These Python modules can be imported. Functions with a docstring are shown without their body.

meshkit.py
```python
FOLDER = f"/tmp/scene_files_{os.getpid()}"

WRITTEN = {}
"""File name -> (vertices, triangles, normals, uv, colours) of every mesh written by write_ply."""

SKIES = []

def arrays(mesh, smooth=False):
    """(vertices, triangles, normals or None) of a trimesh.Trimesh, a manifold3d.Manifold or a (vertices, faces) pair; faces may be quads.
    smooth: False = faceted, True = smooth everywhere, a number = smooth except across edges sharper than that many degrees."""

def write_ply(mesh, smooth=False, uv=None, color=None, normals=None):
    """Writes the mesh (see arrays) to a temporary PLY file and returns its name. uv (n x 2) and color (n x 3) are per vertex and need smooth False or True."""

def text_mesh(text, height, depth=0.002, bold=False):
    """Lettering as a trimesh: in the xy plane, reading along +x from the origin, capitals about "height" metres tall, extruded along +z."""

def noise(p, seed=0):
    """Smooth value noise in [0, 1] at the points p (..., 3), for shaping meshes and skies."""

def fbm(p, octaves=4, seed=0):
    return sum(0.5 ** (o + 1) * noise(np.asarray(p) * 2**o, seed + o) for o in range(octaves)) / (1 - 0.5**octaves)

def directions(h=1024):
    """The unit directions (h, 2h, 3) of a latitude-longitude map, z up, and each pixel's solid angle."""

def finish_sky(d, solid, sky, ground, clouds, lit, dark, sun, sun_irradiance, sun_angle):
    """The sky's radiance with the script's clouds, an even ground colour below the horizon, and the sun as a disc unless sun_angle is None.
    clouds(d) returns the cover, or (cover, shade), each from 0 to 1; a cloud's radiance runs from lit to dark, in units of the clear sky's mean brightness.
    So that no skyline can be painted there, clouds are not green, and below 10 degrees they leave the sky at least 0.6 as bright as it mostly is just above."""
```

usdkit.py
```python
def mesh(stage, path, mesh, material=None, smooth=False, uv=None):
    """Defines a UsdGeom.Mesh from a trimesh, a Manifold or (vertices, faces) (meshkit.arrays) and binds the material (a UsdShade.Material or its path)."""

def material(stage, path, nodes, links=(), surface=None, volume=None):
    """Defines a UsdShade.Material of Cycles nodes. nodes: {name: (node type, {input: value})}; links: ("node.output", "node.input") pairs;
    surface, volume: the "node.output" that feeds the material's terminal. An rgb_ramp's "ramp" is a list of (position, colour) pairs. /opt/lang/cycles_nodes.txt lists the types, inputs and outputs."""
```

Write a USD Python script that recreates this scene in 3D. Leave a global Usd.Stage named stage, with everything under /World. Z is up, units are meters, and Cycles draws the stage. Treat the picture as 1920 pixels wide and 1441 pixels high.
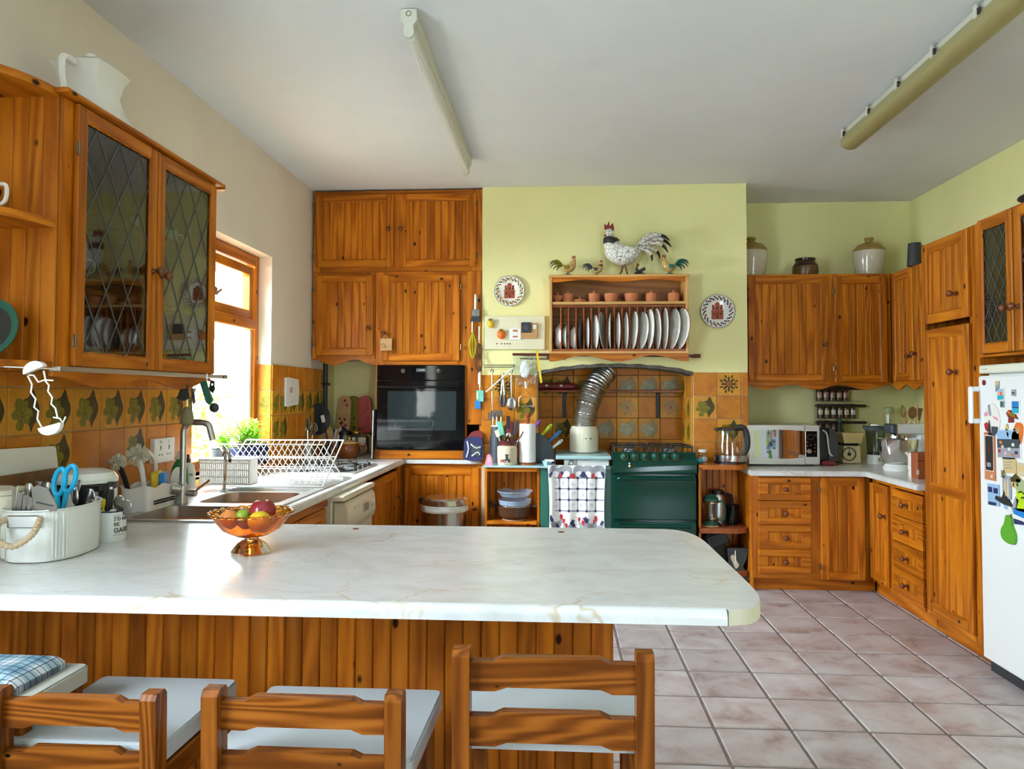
import math, sys
import numpy as np, trimesh
from shapely.geometry import Polygon, LineString, Point, box as sbox
from shapely.ops import unary_union
from shapely import affinity
import usdkit, meshkit
from pxr import Usd, UsdGeom, UsdLux, UsdShade, Gf, Sdf

stage = Usd.Stage.CreateInMemory()
UsdGeom.SetStageUpAxis(stage, 'Z')
UsdGeom.Xform.Define(stage, '/World')
# ------------------------------------------------------------ camera, sky, lights, exposure
FPX, YAW, PITCH, ROLL, CY, EYE = 1371.1, math.radians(3.6), math.radians(1.84), math.radians(.10), 693.3, 1.33
fw = np.array([-math.sin(YAW) * math.cos(PITCH), math.cos(YAW) * math.cos(PITCH), math.sin(PITCH)])
rt = np.array([math.cos(YAW), math.sin(YAW), 0.0])
up = np.cross(rt, fw)
rt, up = rt * math.cos(ROLL) + up * math.sin(ROLL), -rt * math.sin(ROLL) + up * math.cos(ROLL)
EYEP = np.array([0, 0, EYE])
cam = UsdGeom.Camera.Define(stage, '/World/camera')
cam.CreateHorizontalApertureAttr(36.0)
cam.CreateVerticalApertureAttr(36.0 * 1441 / 1920)
cam.CreateFocalLengthAttr(36.0 * FPX / 1920)
cam.CreateVerticalApertureOffsetAttr(-36.0 * (720.5 - CY) / 1920)
cam.CreateClippingRangeAttr(Gf.Vec2f(0.05, 200))
cam.AddTransformOp().Set(Gf.Matrix4d(*rt, 0, *up, 0, *(-fw), 0, *EYEP, 1))
cam.CreateExposureAttr(-0.5)

def rect_light(name, pos, toward, w, h, power, color):
    L = UsdLux.RectLight.Define(stage, '/World/' + name)
    L.CreateWidthAttr(w); L.CreateHeightAttr(h); L.CreateIntensityAttr(power); L.CreateColorAttr(Gf.Vec3f(*color))
    z = -np.array(toward, float); z /= np.linalg.norm(z)
    x = np.cross([0, 0, 1.0], z); x /= np.linalg.norm(x); y = np.cross(z, x)
    L.AddTransformOp().Set(Gf.Matrix4d(*x, 0, *y, 0, *z, 0, *pos, 1))

sky = UsdLux.DomeLight.Define(stage, '/World/sky')
sky.CreateIntensityAttr(6.0); sky.CreateColorAttr(Gf.Vec3f(0.76, 0.90, 1.0))
# daylight at the openings: kitchen window, glazed door behind the camera, second window in the left wall beside the stools
rect_light('window_daylight', (-2.75, 4.15, 2.35), (1, 0, -0.75), 1.8, 1.6, 160, (0.84, 0.93, 1.0))
rect_light('door_daylight', (1.85, -3.2, 1.15), (0, 1, -0.03), .7, 2.1, 9, (0.74, 0.89, 1.0))
rect_light('side_window_daylight', (-2.25, .45, 1.6), (1, .2, -0.1), 1.4, 1.35, 23, (0.66, 0.85, 1.0))

# ------------------------------------------------------------ picture point -> place on a known plane
def at(px, py, X=None, Y=None, Z=None):
    d = fw + rt * (px - 960) / FPX - up * (py - CY) / FPX
    t = X / d[0] if X is not None else Y / d[1] if Y is not None else (Z - EYE) / d[2]
    return EYEP + d * t
# ------------------------------------------------------------ shape helpers (all return (vertices, triangles))
def join(*ms):
    vs, fs, n = [], [], 0
    for m in ms:
        v, f = arr(m)
        vs.append(v); fs.append(f + n); n += len(v)
    return np.vstack(vs), np.vstack(fs)
def arr(m):
    if isinstance(m, tuple): return np.asarray(m[0], float), np.asarray(m[1], int)
    return np.asarray(m.vertices, float), np.asarray(m.faces, int)
def mv(m, d=(0, 0, 0)):
    v, f = arr(m); return v + np.asarray(d, float), f
def sc(m, s):
    v, f = arr(m); s = np.broadcast_to(np.asarray(s, float), 3); f = f if np.prod(s) > 0 else f[:, ::-1]
    return v * s, f
def rot(m, deg, axis='z', about=(0, 0, 0)):
    v, f = arr(m); a = math.radians(deg); c, s = math.cos(a), math.sin(a)
    R = {'x': [[1, 0, 0], [0, c, -s], [0, s, c]], 'y': [[c, 0, s], [0, 1, 0], [-s, 0, c]], 'z': [[c, -s, 0], [s, c, 0], [0, 0, 1]]}[axis]
    about = np.asarray(about, float)
    return (v - about) @ np.array(R).T + about, f
def _chamfer_faces():
    from scipy.spatial import ConvexHull
    p = _chamfer_points(np.array([-1, -1, -1.]), np.array([1, 1, 1.]), .2)
    h = ConvexHull(p); f = h.simplices.copy()
    for i, t in enumerate(f):
        if np.dot(np.cross(p[t[1]] - p[t[0]], p[t[2]] - p[t[0]]), p[t].mean(0)) < 0: f[i] = t[::-1]
    return f
def _chamfer_points(lo, hi, b):
    out = []
    for sx in (0, 1):
        for sy in (0, 1):
            for sz in (0, 1):
                c = np.array([(lo, hi)[sx][0], (lo, hi)[sy][1], (lo, hi)[sz][2]]); s = np.array([1 - 2 * sx, 1 - 2 * sy, 1 - 2 * sz])
                for k in range(3):
                    e = s * b; e[k] = 0; out.append(c + e)
    return np.array(out)
CHF = _chamfer_faces()
def box(x0, x1, y0, y1, z0, z1, b=0.002):
    lo, hi = np.minimum([x0, y0, z0], [x1, y1, z1]), np.maximum([x0, y0, z0], [x1, y1, z1])
    b = min(b, (hi - lo).min() * .45)
    if b <= 0:
        m = trimesh.creation.box(hi - lo); return m.vertices + (lo + hi) / 2, np.asarray(m.faces)
    return _chamfer_points(lo, hi, b), CHF
def boxc(c, s, b=0.002):
    return box(c[0] - s[0] / 2, c[0] + s[0] / 2, c[1] - s[1] / 2, c[1] + s[1] / 2, c[2] - s[2] / 2, c[2] + s[2] / 2, b)
def tube(pts, r, n=8, closed=False, flat=1.0):
    p = np.asarray(pts, float); k = len(p); r = np.broadcast_to(np.asarray(r, float), k)
    t = np.roll(p, -1, 0) - np.roll(p, 1, 0) if closed else np.gradient(p, axis=0)
    t /= np.maximum(np.linalg.norm(t, axis=1, keepdims=True), 1e-9)
    a = np.array([0, 0, 1.0]) if abs(t[0][2]) < .9 else np.array([1.0, 0, 0])
    nx = np.cross(a, t[0]); nx /= np.linalg.norm(nx); vs = []
    ang = np.arange(n) * 2 * math.pi / n
    for i in range(k):
        nx = nx - t[i] * (nx @ t[i]); nx /= np.linalg.norm(nx); ny = np.cross(t[i], nx)
        vs.append(p[i] + r[i] * (np.cos(ang)[:, None] * nx + flat * np.sin(ang)[:, None] * ny))
    v = np.vstack(vs); f = []
    for i in range(k if closed else k - 1):
        j = (i + 1) % k
        for q in range(n):
            a_, b_, c_, d_ = i * n + q, i * n + (q + 1) % n, j * n + (q + 1) % n, j * n + q
            f += [(a_, b_, c_), (a_, c_, d_)]
    if not closed:
        m = len(v); v = np.vstack([v, p[0], p[-1]])
        for q in range(n):
            f += [(m, (q + 1) % n, q), (m + 1, (k - 1) * n + q, (k - 1) * n + (q + 1) % n)]
    return v, np.array(f)
def cyl(a, b, r, r2=None, n=16):
    return tube([a, b], [r, r if r2 is None else r2], n)
def lathe(prof, n=24, at=(0, 0, 0), closed=False, wob=None):
    pr = np.asarray(prof, float); ang = np.arange(n) * 2 * math.pi / n; v = []
    for i, (r, z) in enumerate(pr):
        rr = max(r, 1e-5) * (np.ones(n) if wob is None else wob(ang, i / (len(pr) - 1)))
        v.append(np.stack([rr * np.cos(ang), rr * np.sin(ang), np.full(n, z)], 1))
    v = np.vstack(v); f = []; k = len(pr)
    for i in range(k if closed else k - 1):
        j = (i + 1) % k
        for q in range(n):
            a_, b_, c_, d_ = i * n + q, i * n + (q + 1) % n, j * n + (q + 1) % n, j * n + q
            f += [(a_, b_, c_), (a_, c_, d_)]
    return v + np.asarray(at, float), np.array(f)
def shell(prof, t, n=24, at=(0, 0, 0), wob=None):
    """An open vessel: outer profile bottom to rim, then the inner wall back down."""
    pr = [tuple(p) for p in prof]
    inner = [(max(r - t, 1e-4), max(z, pr[0][1] + t)) for r, z in pr][::-1]
    return lathe([(1e-4, pr[0][1])] + pr + inner + [(1e-4, pr[0][1] + t)], n, at, wob=wob)
def ball(c, r, n=14):
    r = np.broadcast_to(np.asarray(r, float), 3)
    m = trimesh.creation.uv_sphere(radius=1.0, count=[n, n]); return np.asarray(m.vertices) * r + np.asarray(c, float), np.asarray(m.faces)
def ext(poly, t):
    """Extrude shapely polygon(s) from z=0 to z=t."""
    gs = [g for g in getattr(poly, 'geoms', [poly]) if g.area > 1e-9]
    return join(*[trimesh.creation.extrude_polygon(g, t, engine='earcut') for g in gs])
def ext_y(poly, y0, y1):
    """Polygon in (x, z), extruded along y."""
    v, f = ext(poly, abs(y1 - y0)); return np.stack([v[:, 0], max(y0, y1) - v[:, 2], v[:, 1]], 1), f
def ext_x(poly, x0, x1):
    """Polygon in (y, z), extruded along x."""
    v, f = ext(poly, abs(x1 - x0)); return np.stack([min(x0, x1) + v[:, 2], v[:, 0], v[:, 1]], 1), f
def tri_prism(pts, t):
    return ext(Polygon(pts), t)
def curve(pts, n=8, closed=False):
    """Catmull-Rom through the points."""
    p = np.asarray(pts, float); k = len(p); out = []
    for i in range(k if closed else k - 1):
        g = lambda j: p[j % k] if closed else p[min(max(j, 0), k - 1)]
        a, b, c, d = g(i - 1), g(i), g(i + 1), g(i + 2)
        for s in np.arange(n) / n:
            out.append(.5 * (2 * b + (c - a) * s + (2 * a - 5 * b + 4 * c - d) * s**2 + (3 * b - a - 3 * c + d) * s**3))
    if not closed: out.append(p[-1])
    return np.array(out)
def arcpts(cx, cy, r, a0, a1, n=12, ry=None):
    a = np.radians(np.linspace(a0, a1, n)); return [(cx + r * math.cos(t), cy + (ry or r) * math.sin(t)) for t in a]
def text_on(s, h, depth=.001, bold=False):
    return arr(meshkit.text_mesh(s, h, depth, bold))
def facing(m, o, ang=0):
    """A model built in (x right, y away, z up) seen from -y: turned by ang about z and put at o."""
    return mv(rot(m, ang), o)

# ------------------------------------------------------------ scene-graph helpers
_used = {}
def numbered(parent, name):
    k = (str(parent), name); n = _used.get(k, -1) + 1; _used[k] = n
    return f'{parent}/{name}' + (f'_{n:03d}' if n else '')
def _tags(p, label=None, cat=None, group=None, kind=None):
    for key, val in (('label', label), ('category', cat), ('group', group), ('kind', kind)):
        if val: p.SetCustomDataByKey(key, val)
OFF = {}
def path_of(parent):
    return '/World' if parent is None else str(parent.GetPath())
def thing(name, label, cat, loc=(0, 0, 0), group=None, rz=0):
    x = UsdGeom.Xform.Define(stage, numbered('/World', name)); x.AddTranslateOp().Set(Gf.Vec3d(*map(float, loc)))
    if rz: x.AddRotateZOp().Set(float(rz))
    p = x.GetPrim(); _tags(p, label, cat, group); OFF[str(p.GetPath())] = (np.asarray(loc, float), rz)
    return p
def off_of(parent):
    return OFF.get('/'.join(str(parent.GetPath()).split('/')[:3])) if parent is not None else None
def obj(name, mesh, mat, parent=None, smooth=32, label=None, cat=None, group=None, kind=None, local=False):
    """One Mesh prim. The mesh is given in room coordinates (or in the thing's own with local=True)."""
    v, f = arr(mesh); o = off_of(parent)
    if o is not None and not local:
        v = v - o[0]
        if o[1]: v, f = rot((v, f), -o[1])
    p = usdkit.mesh(stage, numbered(path_of(parent), name), (v, f), MAT[mat], smooth).GetPrim()
    if cat or label or group or kind: _tags(p, label, cat, group, kind)
    return p
def node(name, parent, label=None):
    """A part that only holds its pieces."""
    p = UsdGeom.Xform.Define(stage, numbered(path_of(parent), name)).GetPrim()
    if label: _tags(p, label)
    return p
def struct(name, mesh, mat, parent=None, smooth=False):
    return obj(name, mesh, mat, parent, smooth, kind='structure' if parent is None else None)
def dup(src, loc, rz=0, label=None, group=None):
    d = src.GetCustomData(); x = UsdGeom.Xform.Define(stage, numbered('/World', src.GetName()))
    p = x.GetPrim(); p.GetReferences().AddInternalReference(src.GetPath())
    x.ClearXformOpOrder(); x.AddTranslateOp().Set(Gf.Vec3d(*map(float, loc)))
    if rz: x.AddRotateZOp().Set(float(rz))
    p.SetInstanceable(True); _tags(p, label or d['label'], d['category'], group or d.get('group'))
    return p

# ------------------------------------------------------------ materials
MAT = {}
def material(name, nodes, links, surface='p.BSDF'):
    MAT[name] = usdkit.material(stage, '/World/Looks/' + name, nodes, links, surface=surface)
def plain(name, color, rough=.5, metal=0, spec=.5, **kw):
    material(name, {'p': ('principled_bsdf', dict(base_color=color, roughness=rough, metallic=metal, specular_ior_level=spec, **kw))}, [])
def mottled(name, c1, c2, scale=8, rough=.5, rough2=None, bump=0, spec=.5, vary=0, stretch=(1, 1, 1), detail=4, c3=None, **kw):
    """Two or three colours mixed by noise; vary shifts the value from piece to piece."""
    ramp = [(.3, c1), (.7, c2)] if c3 is None else [(.28, c1), (.5, c2), (.72, c3)]
    n = {'g': ('geometry', {}), 'o': ('object_info', {}), 'k': ('vector_math', {'math_type': 'multiply', 'vector2': (31.0, 17.0, 23.0)}), 'a': ('vector_math', {'math_type': 'add'}),
         'm': ('mapping', {'scale': stretch}), 'n': ('noise_texture', {'scale': scale, 'detail': detail, 'roughness': .6, 'distortion': .4}), 'r': ('rgb_ramp', {'ramp': ramp}),
         'v': ('map_range', {'from_min': 0, 'from_max': 1, 'to_min': 1 - vary, 'to_max': 1 + vary}), 'h': ('hsv', {}),
         'p': ('principled_bsdf', dict(roughness=rough, specular_ior_level=spec, **kw))}
    l = [('o.random', 'k.vector1'), ('g.position', 'a.vector1'), ('k.vector', 'a.vector2'), ('a.vector', 'm.vector'), ('m.vector', 'n.vector'), ('n.fac', 'r.fac'),
         ('r.color', 'h.color'), ('o.random', 'v.value'), ('v.result', 'h.value'), ('h.color', 'p.base_color')]
    if rough2 is not None:
        n['q'] = ('map_range', {'from_min': .3, 'from_max': .7, 'to_min': rough, 'to_max': rough2}); l += [('n.fac', 'q.value'), ('q.result', 'p.roughness')]
    if bump:
        n['b'] = ('bump', {'strength': bump, 'distance': .004}); l += [('n.fac', 'b.height'), ('b.normal', 'p.normal')]
    material(name, n, l)
def wood(name, axis, dark, mid, light, rings=34.0, rough=.34, knots=.135, line=.34, vary=.15, figure=4.5):
    """Pine: growth rings as the contours of a noise stretched along the grain, fine streaks, and dark knots."""
    s = [1.0, 1.0, 1.0]; s['xyz'.index(axis)] = .09; ks = [1.0, 1.0, 1.0]; ks['xyz'.index(axis)] = .6
    across = [55.0, 47.0, 51.0]; across['xyz'.index(axis)] = 0.0
    n = {'g': ('geometry', {}), 'o': ('object_info', {}), 'k': ('vector_math', {'math_type': 'multiply', 'vector2': (3.1, 2.7, 4.3)}), 'a': ('vector_math', {'math_type': 'add'}),
         'm': ('mapping', {'scale': tuple(s)}), 'nl': ('noise_texture', {'scale': figure, 'detail': 2, 'roughness': .45, 'distortion': .25}),
         'ac': ('vector_math', {'math_type': 'dot_product', 'vector2': tuple(across)}), 'rg': ('math', {'math_type': 'multiply_add', 'value2': rings}), 'sn': ('math', {'math_type': 'sine'}),
         'w': ('map_range', {'from_min': -1, 'from_max': 1, 'to_min': 0, 'to_max': 1}), 'st': ('noise_texture', {'scale': 38.0, 'detail': 4, 'roughness': .65}),
         'r': ('rgb_ramp', {'ramp': [(0.08, dark), (.5, mid), (.92, light)]}), 'x1': ('mix_float', {'fac': line}),
         'km': ('mapping', {'scale': tuple(ks)}), 'vo': ('voronoi_texture', {'feature': 'f1', 'scale': 11.0, 'randomness': 1.0}),
         'kd': ('map_range', {'range_type': 'smoothstep', 'from_min': knots, 'from_max': knots * .45, 'to_min': 0, 'to_max': 1, 'clamp': True}),
         'mk': ('mix', {'mix_type': 'mix', 'color2': (dark[0] * .12, dark[1] * .11, dark[2] * .2)}),
         'v': ('map_range', {'from_min': 0, 'from_max': 1, 'to_min': 1 - vary, 'to_max': 1 + vary}), 'h': ('hsv', {}),
         'b': ('bump', {'strength': .08, 'distance': .002}), 'p': ('principled_bsdf', dict(roughness=rough, specular_ior_level=.2))}
    l = [('o.random', 'k.vector1'), ('g.position', 'a.vector1'), ('k.vector', 'a.vector2'), ('a.vector', 'm.vector'), ('m.vector', 'nl.vector'), ('a.vector', 'ac.vector1'), ('m.vector', 'st.vector'),
         ('nl.fac', 'rg.value1'), ('ac.value', 'rg.value3'), ('rg.value', 'sn.value1'), ('sn.value', 'w.value'), ('st.fac', 'x1.a'), ('w.result', 'x1.b'), ('x1.result', 'r.fac'),
         ('a.vector', 'km.vector'), ('km.vector', 'vo.vector'), ('vo.distance', 'kd.value'), ('kd.result', 'mk.fac'), ('r.color', 'mk.color1'),
         ('mk.color', 'h.color'), ('o.random', 'v.value'), ('v.result', 'h.value'), ('h.color', 'p.base_color'), ('x1.result', 'b.height'), ('b.normal', 'p.normal')]
    material(name, n, l)
def glassy(name, color=(1, 1, 1), rough=.0, ior=1.45):
    plain(name, color, rough, transmission_weight=1.0, ior=ior)
def pane(name, tint=(1, 1, 1), gloss=(1, 1, 1), rough=.02, most=.75):
    material(name, {'t': ('transparent_bsdf', {'color': tint}), 'g': ('glossy_bsdf', {'color': gloss, 'roughness': rough}), 'f': ('layer_weight', {'blend': .5}), 'e': ('math', {'math_type': 'power', 'value2': 4.0}),
             'k': ('math', {'math_type': 'multiply_add', 'value2': most, 'value3': .045}), 'x': ('mix_closure', {})},
             [('f.facing', 'e.value1'), ('e.value', 'k.value1'), ('k.value', 'x.fac'), ('t.BSDF', 'x.closure1'), ('g.BSDF', 'x.closure2')], 'x.closure')
for ax in 'xyz':
    wood('pine_' + ax, ax, (.20, .042, .003), (.45, .125, .006), (.66, .23, .016), rings=60.0)
    wood('chairwood_' + ax, ax, (.05, .011, .001), (.20, .053, .005), (.36, .115, .014), rings=105.0, rough=.32, knots=.06, line=.42, vary=.12, figure=8.0)
wood('pine_dark', 'z', (.19, .038, .002), (.43, .115, .006), (.60, .195, .014), rings=70.0, vary=.24)
wood('palewood_x', 'x', (.48, .24, .07), (.60, .33, .11), (.68, .41, .16), knots=.001)
wood('palewood_z', 'z', (.48, .24, .07), (.60, .33, .11), (.68, .41, .16), knots=.001)
wood('plywood', 'x', (.17, .06, .016), (.27, .11, .032), (.36, .16, .05), rings=70.0, knots=.001, line=.6)
wood('redwood', 'z', (.22, .055, .016), (.30, .08, .025), (.36, .11, .035), knots=.001)
wood('lightwood', 'x', (.45, .25, .10), (.55, .33, .15), (.62, .40, .2), knots=.001)
wood('brownwood', 'x', (.13, .06, .025), (.19, .09, .035), (.24, .12, .05), knots=.001)
mottled('paint_white', (.74, .66, .55), (.80, .715, .60), 2.2, .85, spec=.2)
mottled('paint_ceiling', (.74, .765, .79), (.79, .81, .83), 1.5, .9, spec=.2)
mottled('paint_lime', (.79, .75, .36), (.84, .80, .40), 2.0, .85, spec=.1)
mottled('floor_tile', (.31, .215, .20), (.47, .40, .405), 6.5, .30, .48, .15, vary=.09, detail=7, c3=(.56, .53, .545))
mottled('grout', (.15, .125, .115), (.20, .165, .15), 20, .9)
mottled('wall_tile', (.43, .125, .007), (.64, .24, .018), 9, .32, .44, .1, .2, vary=.1, detail=5)
mottled('leaf_tile', (.50, .205, .014), (.64, .295, .03), 10, .32, .44, .1, .2, vary=.06, detail=5)
mottled('tile_grout', (.50, .42, .30), (.60, .52, .40), 20, .9)
mottled('leaf_green', (.17, .14, .012), (.25, .21, .025), 40, .4, spec=.15)
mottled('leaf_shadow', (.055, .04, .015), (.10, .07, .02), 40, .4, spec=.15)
mottled('leaf_line', (.10, .07, .02), (.14, .09, .02), 40, .4, spec=.15)
mottled('petal_red', (.30, .05, .03), (.38, .09, .04), 40, .4, spec=.2)
# marble laminate worktop: pale cream, soft grey clouds and thin gold veins
material('marble', {'g': ('geometry', {}), 'm': ('mapping', {'scale': (1.0, 1.5, 1.0), 'rotation': (0, 0, .5)}),
    'd': ('noise_texture', {'scale': 2.3, 'detail': 4, 'roughness': .6}), 'ds': ('vector_math', {'math_type': 'scale', 'scale': .55}), 'da': ('vector_math', {'math_type': 'add'}),
    'v': ('voronoi_texture', {'feature': 'distance_to_edge', 'scale': 2.1, 'randomness': 1.0}), 'vr': ('map_range', {'range_type': 'smoothstep', 'from_min': .022, 'from_max': .0, 'to_min': 0, 'to_max': 1, 'clamp': True}),
    'n2': ('noise_texture', {'scale': 3.0, 'detail': 3}), 'nr': ('map_range', {'from_min': .46, 'from_max': .66, 'to_min': 0, 'to_max': .6, 'clamp': True}), 'vm': ('math', {'math_type': 'multiply'}),
    'c': ('noise_texture', {'scale': 4.5, 'detail': 5, 'roughness': .65, 'distortion': 1.2}), 'cr': ('rgb_ramp', {'ramp': [(.3, (.57, .565, .55)), (.5, (.66, .66, .65)), (.7, (.72, .725, .73))]}),
    'x': ('mix', {'mix_type': 'mix', 'color2': (.52, .34, .15)}), 'p': ('principled_bsdf', {'roughness': .2, 'specular_ior_level': .6})},
    [('g.position', 'm.vector'), ('m.vector', 'd.vector'), ('d.color', 'ds.vector1'), ('m.vector', 'da.vector1'), ('ds.vector', 'da.vector2'), ('da.vector', 'v.vector'), ('v.distance', 'vr.value'),
     ('m.vector', 'n2.vector'), ('n2.fac', 'nr.value'), ('vr.result', 'vm.value1'), ('nr.result', 'vm.value2'), ('m.vector', 'c.vector'), ('c.fac', 'cr.fac'), ('cr.color', 'x.color1'), ('vm.value', 'x.fac'), ('x.color', 'p.base_color')])
plain('black_gloss', (.004, .004, .005), .05, 0, .35)
plain('hinge_metal', (.20, .14, .08), .35, 1)
plain('black_plastic', (.012, .012, .013), .35)
plain('charcoal', (.03, .032, .035), .45)
plain('dark_slate', (.045, .06, .075), .5)
plain('black_iron', (.014, .014, .014), .5, 0)
plain('steel', (.46, .46, .47), .2, 1)
plain('brushed_steel', (.50, .50, .49), .36, 1)
plain('chrome', (.78, .78, .78), .07, 1)
plain('aluminium', (.58, .57, .55), .3, 1)
plain('brass', (.55, .36, .12), .3, 1)
plain('white_plastic', (.80, .80, .77), .35)
plain('white_enamel', (.72, .73, .70), .22)
plain('appliance_white', (.80, .81, .80), .25)
plain('cream_plastic', (.68, .63, .50), .4)
plain('cream_enamel', (.70, .66, .52), .25)
plain('white_china', (.80, .78, .72), .12)
plain('white_wire', (.78, .76, .72), .3)
plain('lead', (.10, .11, .115), .45, .6)
plain('terracotta', (.56, .19, .075), .75)
plain('vinyl_cream', (.52, .50, .44), .4)
plain('vinyl_white', (.50, .52, .53), .38)
plain('knobwood', (.16, .045, .014), .22)
plain('ink', (.02, .02, .02), .5)
plain('red', (.45, .02, .025), .4)
plain('dark_red', (.20, .018, .02), .45)
plain('pink', (.80, .25, .38), .4)
plain('purple', (.20, .05, .36), .35)
plain('lime', (.48, .66, .02), .35)
plain('blue', (.015, .20, .56), .35)
plain('navy', (.014, .022, .10), .6)
plain('turquoise', (.02, .40, .56), .4)
plain('teal', (.16, .52, .42), .45)
plain('green_plastic', (.012, .22, .06), .3)
plain('range_green', (.002, .036, .022), .1, 0, .28)
plain('panel_green', (.018, .13, .095), .35)
plain('yellow', (.74, .50, .02), .5)
plain('orange', (.75, .16, .01), .45)
plain('plant_green', (.10, .36, .02), .5)
plain('stem', (.16, .11, .04), .7)
plain('soil', (.03, .02, .014), .9)
glassy('clear_glass'); glassy('amber_glass', (.92, .36, .05)); glassy('blue_glass', (.72, .84, .95))
pane('window_pane', (.97, .98, .97)); pane('clear_pane', (.975, .98, .975), (1, 1, 1), .02, .5); pane('smoke_pane', (.58, .60, .54), (1, 1, 1))
mottled('paint_rear', (.30, .25, .18), (.34, .28, .20), 2, .85, spec=.2)
mottled('leaf_pale', (.28, .27, .14), (.46, .46, .34), 25, .45, spec=.2); mottled('leaf_pale_dark', (.26, .20, .09), (.36, .30, .17), 25, .45, spec=.2)
plain('oven_glass', (.018, .028, .032), .04)
plain('teapot_brown', (.20, .05, .012), .1); plain('teapot_buff', (.56, .36, .13), .2); plain('paint_cream', (.72, .68, .48), .45); plain('rodwood', (.11, .018, .016), .35)
plain('white_cloth', (.82, .82, .82), .9, spec=.1); plain('hen_grey', (.30, .31, .35), .6); plain('glass_top', (.36, .56, .58), .25); plain('knob_green', (.01, .12, .10), .2); plain('dark_steel', (.16, .16, .17), .35, .8)
plain('crock_cream', (.62, .53, .38), .2); plain('petal_pink', (.75, .42, .42), .4); plain('blue_china', (.30, .48, .70), .3); plain('pot_brown', (.07, .03, .015), .15); plain('black_cloth', (.012, .013, .013), .85)
plain('silver_paint', (.52, .51, .46), .32, .35); plain('dark_mirror', (.42, .43, .43), .03, 1); plain('bottle_green', (.01, .03, .015), .08); plain('scale_cream', (.62, .52, .28), .4); plain('scale_bowl', (.62, .46, .20), .4); plain('lid_green', (.36, .42, .22), .4)
plain('carton_rust', (.38, .09, .025), .5); plain('spice_wood', (.03, .012, .008), .4); plain('stoneware_pale', (.58, .52, .40), .12); plain('stoneware_tan', (.30, .19, .05), .15); plain('stoneware_brown', (.13, .07, .02), .3); plain('crock_dark', (.04, .018, .01), .15)
plain('cream_appliance', (.74, .74, .60), .3); plain('rope', (.50, .38, .24), .85); plain('scissor_blue', (.01, .36, .62), .35); plain('light_cream', (.62, .62, .52), .45); plain('tube_white', (.75, .76, .72), .25); plain('diffuser', (.34, .30, .13), .35); plain('lime_skin', (.25, .38, .03), .4)
plain('apple_red', (.26, .02, .03), .22); plain('peach', (.68, .24, .06), .5); plain('spice_glass', (.10, .045, .02), .12)
glassy('amber', (.95, .42, .05), 0.02, 1.45)
plain('blue_pane', (.55, .70, .90), .05, alpha=.3); plain('olive_cloth', (.25, .22, .12), .8); pane('kettle_glass', (.965, .97, .965), (1, 1, 1), .02, .5); pane('smoke_jug', (.70, .73, .72), (1, 1, 1), .1, .6)
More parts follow.
